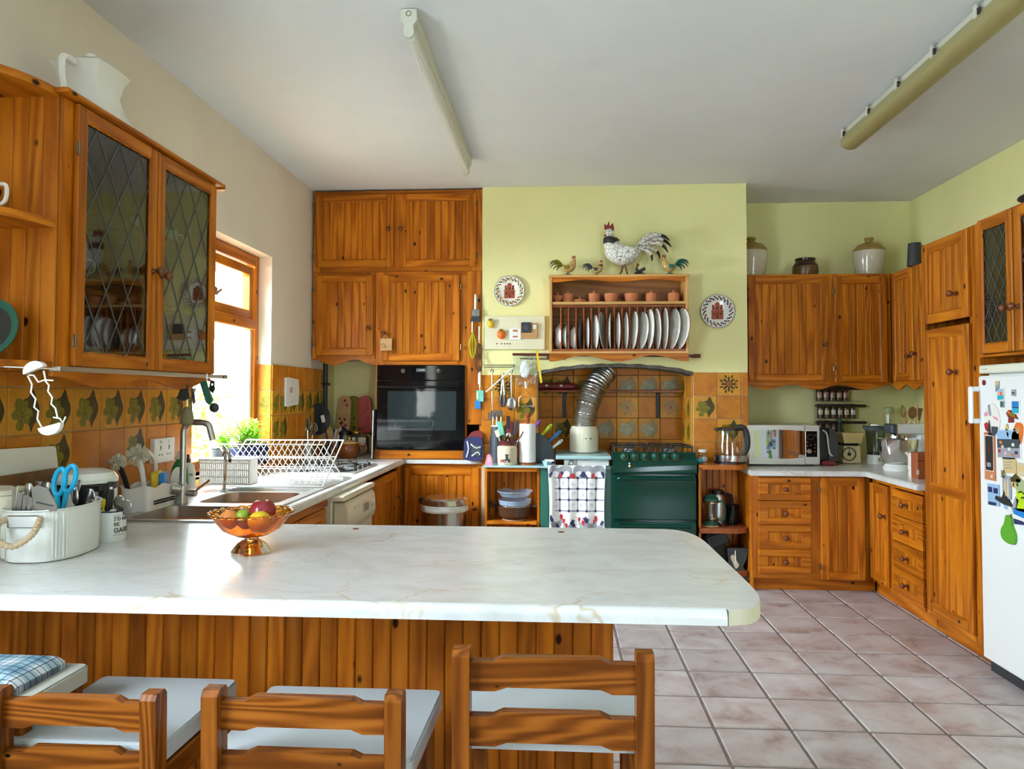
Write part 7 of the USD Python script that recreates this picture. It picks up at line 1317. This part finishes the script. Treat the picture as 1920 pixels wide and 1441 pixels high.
magnet('square_magnet', 'tiny grey picture magnet at the right near the fridge top', 'magnet', 1900.5, 736, .026, .03, 'hen_grey', [(B_(-.01, -.004, .01, .002), 'charcoal')])
magnet('picture_magnet', 'blue sea and sky picture magnet right of the oval bird plaque', 'magnet', 1905, 763, .058, .062, 'white_china', [(B_(-.025, -.026, .022, .026), 'turquoise'), (B_(-.025, -.004, .022, .0), 'navy'), (B_(-.025, .0, .022, .026), 'blue')])
magnet('oval_plaque', 'large oval pink and grey plaque with white birds on the fridge', 'magnet', 1860, 787, .125, .155, 'white_china', [(Polygon([(-.03, .07), (-.01, .075), (.0, .02), (-.02, .02)]), 'hen_grey'), (Polygon([(-.06, .03), (-.03, .04), (-.03, .02), (-.055, .015)]), 'pink'), (Polygon([(.01, .02), (.05, .01), (.05, -.002), (.02, .008)]), 'pink'), (Polygon([(-.06, -.02), (-.03, -.01), (-.025, -.06), (-.05, -.05)]), 'red'), (Polygon([(-.02, .0), (-.01, -.02), (-.005, -.07), (-.03, -.05)]), 'charcoal'), (Polygon([(.0, -.03), (.05, -.03), (.04, -.075), (.0, -.075)]), 'dark_slate')], 'o')
magnet('parrot_magnet', 'red and green parrot shaped magnet below the blue sea picture', 'magnet', 1897, 780, .085, .06, 'dark_red', [(Polygon([(-.02, .02), (.03, .01), (.025, -.005), (-.01, .0)]), 'leaf_green'), (Polygon([(-.03, .01), (-.015, .025), (-.01, .01)]), 'orange')], [(-.04, .012), (-.02, .028), (.01, .026), (.045, -.012), (.01, -.006), (.012, -.028), (-.025, -.03), (-.022, -.008)])
magnet('lizard_magnet', 'yellow bird shaped magnet above the town photograph', 'magnet', 1889, 808, .04, .06, 'scale_bowl', [(Polygon([(-.004, .0), (.012, -.01), (.01, -.028), (.0, -.02)]), 'leaf_green')], [(-.006, .034), (.002, .03), (.008, .0), (.02, -.03), (.006, -.03), (-.012, -.004), (-.014, .012)])
magnet('shell_magnet', 'orange flower cluster magnet at the right edge of the fridge door', 'magnet', 1907, 815, .085, .11, 'orange', [(Point(-.008, -.01).buffer(.028), 'scale_bowl'), (Point(.01, .022).buffer(.016), 'lightwood')], curve([(-.04, .0), (-.02, .03), (.0, .055), (.035, .05), (.04, .02), (.03, -.02), (.01, -.055), (-.03, -.03)], 4, True).tolist())
magnet('framed_picture', 'tall brown framed dark picture magnet low on the left of the fridge', 'magnet', 1856, 855, .082, .225, 'terracotta', [(B_(-.034, -.07, .034, .10).buffer(-.008).buffer(.008), 'white_china'), (B_(-.031, -.067, .031, .096).buffer(-.008).buffer(.008), 'ink'), (B_(-.008, .02, .006, .05), 'rodwood'), (B_(-.02, -.05, .012, -.03), 'hen_grey'), (B_(.008, -.102, .028, -.086), 'crock_cream')])
magnet('photograph', 'large photograph of a crowded town square on the fridge', 'photo', 1891, 832, .175, .135, 'white_china', [(B_(-.082, .02, .082, .062), 'blue_china'), (B_(-.082, -.02, .082, .022), 'dark_slate'), (B_(-.082, -.062, .082, -.018), 'hen_grey')] + [(B_(x, z, x + .018, z + .014), m) for x, z, m in ((-.075, -.04, 'red'), (-.05, -.02, 'crock_cream'), (-.03, -.05, 'petal_pink'), (0, -.03, 'white_china'), (.03, -.01, 'white_china'), (.05, -.045, 'navy'), (.02, -.055, 'terracotta'), (-.06, 0, 'terracotta'))], rz_=-3)
magnet('note', 'small cream printed note below the town photograph', 'note', 1893, 870, .095, .08, 'scale_bowl', [(B_(-.035, .02 - k * .013, .012 + .01 * (k % 2), .024 - k * .013), 'hen_grey') for k in range(4)], rz_=-4)
magnet('note', 'second cream note at the right edge of the fridge door', 'note', 1916, 880, .06, .06, 'crock_cream', [(B_(-.02, -.01, .015, .015), 'scale_bowl')])
magnet('square_magnet', 'tiny grey-green square magnet right of the tall brown picture', 'magnet', 1881, 888, .028, .035, 'hen_grey', [(B_(-.008, -.012, .01, .012), 'leaf_green')])
magnet('photograph', 'photograph of two penguins above the black clip', 'photo', 1888, 913, .062, .105, 'hen_grey', [(Polygon([(-.02, -.04), (-.018, .02), (-.004, .04), (.0, -.04)]), 'scale_bowl'), (Polygon([(.002, -.04), (.008, .03), (.016, .045), (.02, -.04)]), 'crock_cream'), (Polygon([(-.028, -.04), (-.02, -.015), (-.01, -.03), (-.014, -.04)]), 'ink')])
magnet('house_magnet', 'thatched cottage shaped magnet beside the penguin photograph', 'magnet', 1905, 902, .08, .07, 'scale_bowl', [(Polygon([(-.04, .005), (0, .035), (.04, .012), (.03, -.002), (-.03, -.005)]), 'leaf_shadow'), (B_(-.02, -.025, -.01, -.008), 'leaf_shadow'), (B_(.008, -.02, .02, -.006), 'leaf_shadow')], [(-.04, .005), (0, .035), (.04, .012), (.036, -.02), (.0, -.034), (-.03, -.025)])
magnet('photograph', 'pale blue card with two dark boat pictures low on the fridge', 'card', 1863, 927, .09, .10, 'blue_china', [(B_(-.04, .01, -.006, .035), 'navy'), (B_(.004, .008, .038, .033), 'navy'), (B_(-.04, -.05, .02, -.035), 'navy')], rz_=-2)
magnet('clip', 'black bulldog clip holding papers on the fridge', 'clip', 1884, 937, .12, .05, 'ink', (), [(-.06, -.004), (-.055, .012), (-.01, .006), (.0, .024), (.02, .018), (.06, -.022), (.0, -.018)], .014)
magnet('note', 'white and blue folded paper held under the black clip', 'note', 1887, 949, .10, .06, 'white_china', [(Polygon([(-.03, .01), (.01, .01), (.008, -.012), (-.012, -.014)]), 'blue_china'), (Polygon([(.025, .02), (.045, .015), (.045, -.02)]), 'hen_grey')], [(-.05, .02), (.05, .01), (.05, -.04), (-.03, -.01)], .003)
magnet('grey_magnet', 'grey tilted block magnet right of the bulldog clip', 'magnet', 1905, 943, .03, .05, 'hen_grey', [(B_(.008, -.02, .015, .025), 'charcoal')], rz_=25)
magnet('greeting_card', 'bright green card with dark writing at the right edge of the fridge', 'card', 1916, 929, .075, .14, 'lime', [(B_(-.035, .02, .035, .07), 'lid_green'), (LineString([(-.02, .012), (0, .018), (.02, .01)]).buffer(.003), 'ink'), (LineString([(0, -.01), (.015, -.005), (.025, -.014)]).buffer(.003), 'ink')])
magnet('postcard', 'blue beach postcard at the right edge below the green card', 'card', 1913, 968, .09, .07, 'blue', [(Polygon([(-.045, -.02), (.045, -.035), (.045, -.01), (-.045, .01)]), 'white_china'), (Polygon([(-.045, -.035), (.045, -.035), (.02, -.02), (-.045, -.01)]), 'navy')], rz_=-6)
magnet('pear_magnet', 'large green pear shaped magnet lowest on the fridge door', 'magnet', 1892, 990, .11, .125, 'plant_green', (), curve([(.008, .06), (-.012, .055), (-.025, .02), (-.05, -.015), (-.045, -.05), (.0, -.068), (.045, -.06), (.052, -.02), (.03, .02), (.024, .05)], 5, True).tolist(), .012)
q = at(1895, 968, X=FXF - .006); pr_ = stage.GetPrimAtPath('/World/pear_magnet'); obj('stalk', tube([q + (0, 0, -.01), q + (0, -.004, .012)], .003, 6), 'stem', pr_)
# ------------------------------------------------------------ on the peninsula
def polar(th): return np.array([math.cos(th), math.sin(th)])
ax_ = np.array([-.10, .995]); bx_ = np.array([-.995, -.10]); CC = at(101, 1010, Y=2.16)[:2]; LA, LB, CHH = .150, .108, .150
cdy = thing('cutlery_caddy', 'white oval metal cutlery caddy with a rope handle on the peninsula', 'caddy', (CC[0], CC[1], ZP))
n = 72; th = np.arange(n) * 2 * math.pi / n
def oval(s, extra=0):
    e = 2 / 2.5; c, s_ = np.cos(th), np.sin(th); g = np.where((np.abs(((th * 36 / math.pi) % 2) - 1) < .5) & (np.abs(np.abs(c) - .75) < .12), -.002, 0)
    return CC + np.outer((LA * s + extra + g) * np.sign(c) * np.abs(c) ** e, ax_) + np.outer((LB * s + extra + g) * np.sign(s_) * np.abs(s_) ** e, bx_)
lay = [np.column_stack([oval(s, e), np.full(n, ZP + z)]) for s, e, z in ((.02, 0, .002), (.93, 0, .002), (.96, 0, .006), (1, 0, CHH - .004), (1, .004, CHH), (1, .002, CHH + .003), (1, -.003, CHH), (.95, -.003, .008), (.02, 0, .006))]
f = [(i * n + k, i * n + (k + 1) % n, (i + 1) * n + (k + 1) % n) for i in range(len(lay) - 1) for k in range(n)] + [(i * n + k, (i + 1) * n + (k + 1) % n, (i + 1) * n + k) for i in range(len(lay) - 1) for k in range(n)]
obj('tub', (np.vstack(lay), np.array(f)), 'white_enamel', cdy, 40)
E3 = lambda a, b, z: np.array([*(CC + ax_ * a + bx_ * b), ZP + z])
EP = -LA - .004
pts = [E3(EP + .004, -.045, .128), E3(EP - .02, -.055, .12), E3(EP - .045, -.05, .09), E3(EP - .05, .0, .062), E3(EP - .045, .05, .09), E3(EP - .02, .055, .12), E3(EP + .004, .045, .128)]
rp = curve(pts, 16); obj('rope_handle', tube(rp, .0085 + .0012 * np.sin(np.arange(len(rp)) * 1.9), 10), 'rope', cdy)
v, f = box(-.045, .045, -.004, .004, -.018, .018, .003); R_ = np.stack([np.array([*bx_, 0]), np.array([*ax_, 0]), np.array([0, 0, 1.])]); obj('handle_plate', ((v @ R_) + E3(EP + .0015, 0, .122), f), 'brushed_steel', cdy)
def cut(name, label, a, b, tip, hw, hh, mat, hm, kind, r=(.004, .005)):
    return utensil(name, label, 'cutlery', E3(a, b, .03), at(*tip, Y=E3(a, b, 0)[1]), hw, hh, mat, hm, 'cutlery in the white caddy', kind)
sc_ = thing('scissors', 'bright blue handled scissors sticking up in the cutlery caddy', 'scissors', E3(0, 0, .1)); Ys = 2.12
for k, (px, py, tl_) in enumerate(((112, 903, -12), (131, 897, 10))):
    q = at(px, py, Y=Ys); loop = tube([(.017 * math.cos(t), 0, .040 * math.sin(t)) for t in np.linspace(0, 6.28, 24, False)], .0075, 8, True); m = mv(rot(loop, 10 + 4 * k, 'y'), q); e = at(110 + 8 * k, 955, Y=Ys)
    obj('handle', join(m, tube([q + (-.008, 0, -.036), e], [.008, .006], 8)), 'scissor_blue', sc_)
obj('blades', tube([at(113, 955, Y=Ys), at(118, 1000, Y=Ys)], [.009, .006], 8), 'steel', sc_)
gt = thing('cheese_slicer', 'broad flat steel slicer blade leaning in the front of the caddy', 'cutlery', E3(-.1, 0, .1), 'cutlery in the white caddy'); T_ = lambda pts, Y: [(lambda q: (q[0], q[2]))(at(x, y, Y=Y)) for x, y in pts]
obj('blade', ext_y(Polygon(T_([(58, 915), (70, 909), (88, 915), (106, 948), (104, 958), (70, 960), (64, 950)], 2.03)).buffer(-.003).buffer(.003), 2.03, 2.034), 'steel', gt); obj('edge', tube([at(68, 941, Y=2.028), at(98, 948, Y=2.028)], .002, 6), 'charcoal', gt)
for k, (a, b, tip, hw, hh, mt, hm, kd, nm, l) in enumerate((
    (-.10, .06, (29, 910), .009, .075, 'steel', 'steel', 'flat', 'table_knife', 'broad steel knife handle at the left end of the caddy'), (-.11, .045, (40, 920), .008, .085, 'steel', 'steel', 'flat', 'table_knife', 'steel knife handle second from the left in the caddy'),
    (-.12, .03, (49, 926), .007, .08, 'steel', 'steel', 'flat', 'table_knife', 'steel knife handle third from the left in the caddy'), (-.125, .02, (59, 930), .008, .07, 'steel', 'steel', 'flat', 'table_knife', 'steel knife handle beside the slicer blade'),
    (-.03, .05, (54, 904), .014, .04, 'steel', 'steel', 'spoon', 'spoon', 'small steel spoon behind the knife handles'), (-.01, .05, (73, 902), .010, .04, 'steel', 'steel', 'fork', 'fork', 'steel fork pointing up behind the slicer blade'), (0, .03, (89, 902), .015, .045, 'steel', 'steel', 'spoon', 'spoon', 'steel dessert spoon left of the blue scissors'),
    (-.03, -.03, (116, 914), .011, .06, 'charcoal', 'charcoal', 'flat', 'kitchen_knife', 'black handled knife before the blue scissors'), (.02, -.03, (160, 914), .016, .09, 'black_plastic', 'black_plastic', 'flat', 'kitchen_knife', 'thick black handle slanting right in the caddy'), (.02, -.04, (150, 899), .006, .06, 'steel', 'steel', 'flat', 'paring_knife', 'thin pointed steel blade standing up in the caddy'),
    (.08, -.03, (170, 915), .022, .06, 'steel', 'steel', 'spoon', 'spoon', 'large steel spoon at the right end of the caddy'), (.05, -.06, (172, 935), .018, .045, 'brushed_steel', 'brushed_steel', 'spoon', 'spoon', 'dull steel spoon low at the right end of the caddy'), (.0, -.07, (140, 910), .012, .06, 'steel', 'steel', 'spoon', 'spoon', 'slim steel spoon right of the blue scissors'))):
    cut(nm, l, a, b, tip, hw, hh, mt, hm, kd)
cj = thing('storage_jar', 'large cream jar cut off by the left picture edge beside the caddy', 'jar', (-1.66, 2.02, ZP)); obj('body', lathe([(1e-4, 0), (.07, 0), (.085, .02), (.088, .10), (.08, .17), (.07, .185), (1e-4, .187)], 36, (-1.685, 2.12, ZP)), 'cream_enamel', cj); obj('lid', lathe([(.074, .186), (.074, .20), (1e-4, .21)], 32, (-1.685, 2.12, ZP)), 'cream_enamel', cj)
for k in range(5):
    for s_ in (1, -1):
        i = int(round((math.pi + s_ * (.62 + .075 * k)) / (2 * math.pi) * n)) % n; q = oval(1)[i]; obj('flute', tube([(q[0], q[1], ZP + .012), (q[0], q[1], ZP + CHH - .008)], .0022, 6), 'white_enamel', cdy)
ws = thing('wooden_stick', 'pale wooden spoon handle with a pointed end left of the caddy', 'spoon', at(4, 1018, Y=2.30)); obj('handle', tube([at(4, 1018, Y=2.30), at(10, 975, Y=2.30), at(12, 942, Y=2.30), at(13, 931, Y=2.30)], [.009, .009, .008, .003], 10), 'lightwood', ws)
# enamel mug with gardening tools
c = np.array([at(208, 1005, Y=2.36)[0], 2.36, ZP]); rm = .0455; em = thing('mug', 'white enamel mug with black lettering and dark rim holding teaspoons', 'mug', c); hm_ = at(208, 960, Y=2.32)[2] - ZP
obj('mug', shell([(rm * .94, 0), (rm, .008), (rm, hm_)], .002, 40, c), 'white_enamel', em); obj('rim', tube([(c[0] + rm * math.cos(t), c[1] + rm * math.sin(t), ZP + hm_) for t in np.linspace(0, 6.28, 40, False)], .002, 6, True), 'navy', em)
for s, h, z in (("I'D RATHER", .011, .070), ('BE', .011, .053), ('GARDENING', .015, .031)):
    m = rot(text_on(s, h, .0008, True), 90, 'x'); obj('lettering', wrap(mv(m, (.018, -.0003, z)), c, rm, -72), 'charcoal', em, False)
obj('print_line', join(*[wrap(ext_y(sbox(.018, z, .085, z + .001), -.0005, .0003), c, rm, -72) for z in (.023, .086)]), 'charcoal', em, False)
obj('handle', tube(curve([c + (-.03, .03, hm_ * .8), c + (-.055, .06, hm_ * .75), c + (-.055, .06, hm_ * .35), c + (-.03, .033, hm_ * .25)], 6), .005), 'white_enamel', em)
for k, (tip, dx, hw, hh, mt, nm, l) in enumerate((((226, 927), .015, .019, .055, 'steel', 'teaspoon', 'steel teaspoon left of the pair in the enamel mug'), ((240, 936), .03, .023, .055, 'steel', 'teaspoon', 'rounder steel teaspoon leaning right in the enamel mug'), ((212, 954), .005, .014, .025, 'white_china', 'egg_spoon', 'small white spoon at the rim of the enamel mug'), ((192, 935), -.02, .014, .03, 'yellow', 'opener', 'yellow ended tool leaning left in the enamel mug'))):
    utensil(nm, l, 'cutlery', c + (dx * .5, 0, .02), at(*tip, Y=2.35), hw, hh, mt, mt if k == 3 else 'steel', 'tools in the enamel mug', 'spoon' if k < 3 else 'flat')
op = thing('bottle_opener', 'black handled opener with a steel rivet in the enamel mug', 'opener', c + (0, 0, .08)); q0, q1 = at(203, 957, Y=2.36), at(208, 903, Y=2.36); obj('handle', tube([q0, q0 * .5 + q1 * .5, q1], [.012, .014, .009], 10), 'black_plastic', op); obj('rivet', ball(at(208, 915, Y=2.345), .007), 'chrome', op)
# amber fruit bowl
c = np.array([-.940, 2.206, ZP]); fb = thing('fruit_bowl', 'amber pressed glass fruit bowl on a foot on the peninsula', 'bowl', c); zf = lambda y: at(467, y, Y=2.206)[2] - ZP
scal = lambda a, t: 1 + (.035 * np.abs(np.sin(9 * a)) * np.clip(t * 2.2 - .9, 0, 1) if True else 0)
R0 = .118; hb_, hr = zf(1003), zf(962)
prof = [(.02, hb_ - .004), (.05, hb_ + .002), (.085, hb_ + .022), (.103, hb_ + .045), (R0, hr)]
ring = lambda a, t: 1 + .022 * np.abs(np.cos(8 * a)) * math.sin(math.pi * min(1, 2 * min(t, 1 - t))) 
obj('bowl', shell(prof, .0045, 96, c, wob=ring), 'amber', fb)
obj('rim', tube([(c[0] + (R0 + .006 * abs(math.sin(12 * t))) * math.cos(t), c[1] + (R0 + .006 * abs(math.sin(12 * t))) * math.sin(t), ZP + hr + .002 + .003 * abs(math.sin(12 * t))) for t in np.linspace(0, 6.2832, 144, False)], .0038, 8, True), 'amber', fb)
obj('stem', lathe([(.028, hb_ + .002), (.020, hb_ - .006), (.022, hb_ - .013), (.030, hb_ - .018)], 32, c, wob=lambda a, t: 1 + .05 * np.cos(12 * a)), 'amber', fb)
obj('foot', lathe([(.024, hb_ - .012), (.038, hb_ - .022), (.048, hb_ - .034), (.056, .008), (.056, .002), (1e-4, .0)], 60, c, wob=lambda a, t: 1 + .05 * np.abs(np.cos(10 * a)) * (1 if .05 < t < .9 else 0)), 'amber', fb)
def fruit(name, label, px, py, Y, r, mat, sq=1):
    q = at(px, py, Y=Y); t = thing(name, label, 'fruit', q, 'fruit in the amber bowl'); m = ball(q, (r, r, r * sq), 20); v, f = m
    if name == 'apple': d = np.hypot(v[:, 0] - q[0], v[:, 1] - q[1]); v[:, 2] -= np.where(v[:, 2] > q[2], .012 * np.exp(-(d / .012) ** 2), 0)
    obj('flesh', (v, f), mat, t, True); obj('stalk', tube([q + (0, 0, r * sq * .8), q + (.004, 0, r * sq * 1.08)], .002, 6), 'stem', t)
fruit('apple', 'large dark red apple on top of the fruit bowl', 493, 957, 2.215, .039, 'apple_red', .95); fruit('lemon', 'yellow lemon in front of the apple', 487, 977, 2.165, .034, 'yellow', .9)
fruit('tangerine', 'orange peach at the left of the bowl', 430, 973, 2.19, .03, 'peach', .95); fruit('lime', 'green lime between peach and apple', 456, 966, 2.19, .021, 'lime_skin', .9); fruit('orange', 'orange at the back of the bowl', 462, 972, 2.27, .032, 'orange', 1)
# ------------------------------------------------------------ chairs
def chair(label, x, y, top, seat, w=.385, seat_w=None, group='slat-backed wooden stools at the peninsula'):
    t = thing('bar_stool', label, 'stool', (x, y, 0), group); hx = w / 2; ps = .034
    for s in (-1, 1):
        x0 = x + s * (hx - ps / 2)
        pr = Polygon([(y - .022, 0), (y + .022, 0), (y + .026, seat - .1), (y + .022, top - .01), (y + .014, top), (y - .016, top), (y - .024, top - .012), (y - .016, seat - .1)])
        obj('rear_leg', ext_x(pr.buffer(-.004).buffer(.004), x0 - ps / 2, x0 + ps / 2), 'chairwood_z', t)
        obj('front_leg', box(x0 - .018, x0 + .018, y + .33, y + .37, 0, seat - .045, .004), 'chairwood_z', t)
        obj('side_rail', box(x0 - .011, x0 + .011, y + .02, y + .35, seat - .105, seat - .05, .004), 'chairwood_y', t); obj('stretcher', box(x0 - .01, x0 + .01, y + .02, y + .34, .16, .195, .004), 'chairwood_y', t)
    a = hx - ps
    for zt_ in (top - .016, top - .122):
        h = .066; ed = .009
        up_ = [(-a, zt_ - ed), (-a * .72, zt_ - ed), (-a * .60, zt_), (a * .58, zt_), (a * .70, zt_ - ed), (a, zt_ - ed)]; lo_ = [(a, zt_ - h), (a * .72, zt_ - h - .001), (a * .58, zt_ - h + .008), (-a * .55, zt_ - h + .008), (-a * .70, zt_ - h), (-a, zt_ - h)]
        m = ext_y(Polygon([(x + u, z) for u, z in up_ + lo_]).buffer(-.003).buffer(.003), y - .008, y + .016); obj('back_slat', m, 'chairwood_x', t, 40)
    sw = (seat_w or w) / 2
    p = Polygon([(-sw * .98, y + .028), (sw * .98, y + .028), (sw * 1.02, y + .385), (-sw * 1.02, y + .385)]).buffer(.0).buffer(-.02).buffer(.02)
    p = affinity.translate(p, x, 0); obj('seat', join(mv(ext(p, .034), (0, 0, seat - .04)), mv(ext(p.buffer(-.005), .008), (0, 0, seat - .008))), 'vinyl_white', t, 40)
    obj('front_rail', box(x - hx + .03, x + hx - .03, y + .34, y + .362, seat - .10, seat - .05, .003), 'chairwood_x', t); obj('foot_rest', box(x - hx + .03, x + hx - .03, y + .34, y + .36, .22, .25, .004), 'chairwood_x', t)
    return t
SX = lambda px, Y: at(px, 1300, Y=Y)[0]
Y3, Y2, Y1 = 1.45, 1.45, 1.50
z3, z2, z1 = at(1037, 1216, Y=Y3)[2], at(570, 1291, Y=Y2)[2], at(160, 1291, Y=Y1)[2]
w3 = SX(1225, Y3) - SX(850, Y3); w2 = SX(757, Y2) - SX(387, Y2); w1 = SX(303, Y1) - SX(-40, Y1)
chair('tall wooden slat-backed stool with white seat right of the others', (SX(1225, Y3) + SX(850, Y3)) / 2, Y3, z3, z3 - .170, w3)
chair('wooden slat-backed stool with white seat in the middle of the row', (SX(757, Y2) + SX(387, Y2)) / 2, Y2, z2, .592, w2, w2 + .03)
chair('wooden slat-backed stool with white seat, left and cut by the bottom edge', -1.0135, Y1, z1, .585, .373, .36)
st = thing('stool', 'narrow cream topped stool under the plaid cushion at the left picture edge', 'stool', (-1.37, 1.64, 0))
p = sbox(-1.60, 1.535, -1.147, 1.755).buffer(-.02).buffer(.02)
obj('seat', join(mv(ext(p, .036), (0, 0, .625)), mv(ext(p.buffer(-.005), .007), (0, 0, .658))), 'vinyl_cream', st, 40)
for x in (-1.57, -1.18):
    for y in (1.56, 1.73): obj('leg', box(x - .018, x + .018, y - .018, y + .018, 0, .624, .004), 'chairwood_z', st)
for y in (1.56, 1.73): obj('seat_rail', box(-1.55, -1.20, y - .011, y + .011, .57, .62, .003), 'chairwood_x', st)
cu = thing('seat_cushion', 'thin plaid cushion in grey, blue and white lying on the cream stool', 'cushion', (-1.40, 1.63, .665))
p = Polygon([(-1.60, 1.54), (-1.185, 1.535), (-1.19, 1.735), (-1.60, 1.745)]).buffer(-.025).buffer(.025); m = trimesh.Trimesh(*arr(ext(p, .03))).subdivide_to_size(.02); v = np.array(m.vertices); e = np.clip(np.array([p.exterior.distance(Point(*q[:2])) for q in v]) / .05, 0, 1); v[:, 2] = np.where(v[:, 2] > .015, .014 + .026 * e ** .6, .0); obj('cushion', (v + (0, 0, .6655), m.faces), 'plaid', cu, True)
# ------------------------------------------------------------ fluorescent ceiling lights
n0, n1 = at(775, 32, Z=CEIL - .03), at(868, 300, Z=CEIL - .03); l1 = thing('strip_light', 'white fluorescent batten with a bare tube on the ceiling above the peninsula', 'ceiling light', (-.6, 3.8, CEIL)); xx = -.598; ya_, yb2 = n0[1], n1[1] + .02
obj('batten', box(xx - .03, xx + .03, ya_, yb2, CEIL - .055, CEIL - .001, .006), 'light_cream', l1); obj('tube', cyl((xx, ya_ + .03, CEIL - .095), (xx, yb2 + .02, CEIL - .095), .018), 'tube_white', l1)
for yy in (ya_ - .004, yb2 + .02): obj('end_cap', ext_y(Polygon([(xx - .033, CEIL - .004), (xx + .033, CEIL - .004), (xx + .033, CEIL - .05), (xx + .018, CEIL - .07)] + arcpts(xx, CEIL - .098, .021, 0, -180, 8) + [(xx - .018, CEIL - .07), (xx - .033, CEIL - .05)]), yy - .01, yy + .01), 'light_cream', l1)
obj('screw_ring', mv(rot(tube([(.010 * math.cos(t), .010 * math.sin(t), 0) for t in np.linspace(0, 6.28, 16, False)], .0012, 5, True), 90, 'x'), (xx, ya_ - .0145, CEIL - .022)), 'charcoal', l1)
q0 = at(1585, 262, Z=CEIL - .06); x2 = q0[0] + .0; l2 = thing('strip_light', 'long diffused fluorescent ceiling light with yellowed cover on the right', 'ceiling light', (x2, 3.5, CEIL)); yf, yn = q0[1], 2.3
x2 = (at(1590, 250, Z=CEIL - .06)[0] + at(1850, 60, Z=CEIL - .06)[0]) / 2 
obj('base', box(x2 - .035, x2 + .035, yn, yf - .01, CEIL - .05, CEIL - .001, .004), 'light_cream', l2); obj('diffuser', ext_y(Polygon([(x2 - .052, CEIL - .046), (x2 - .056, CEIL - .075)] + arcpts(x2, CEIL - .085, .055, 180, 360, 14, .035) + [(x2 + .056, CEIL - .075), (x2 + .052, CEIL - .046)]), yn, yf), 'diffuser', l2, 40)
for k in range(6): yy = yf - .03 - k * .34; obj('clip', box(x2 - .06, x2 - .05, yy - .012, yy + .012, CEIL - .06, CEIL - .006, .002), 'light_cream', l2); obj('clip_slot', join(box(x2 - .0605, x2 - .0495, yy - .030, yy - .026, CEIL - .055, CEIL - .03, 0), box(x2 - .0605, x2 - .0495, yy - .022, yy - .018, CEIL - .055, CEIL - .03, 0)), 'charcoal', l2)
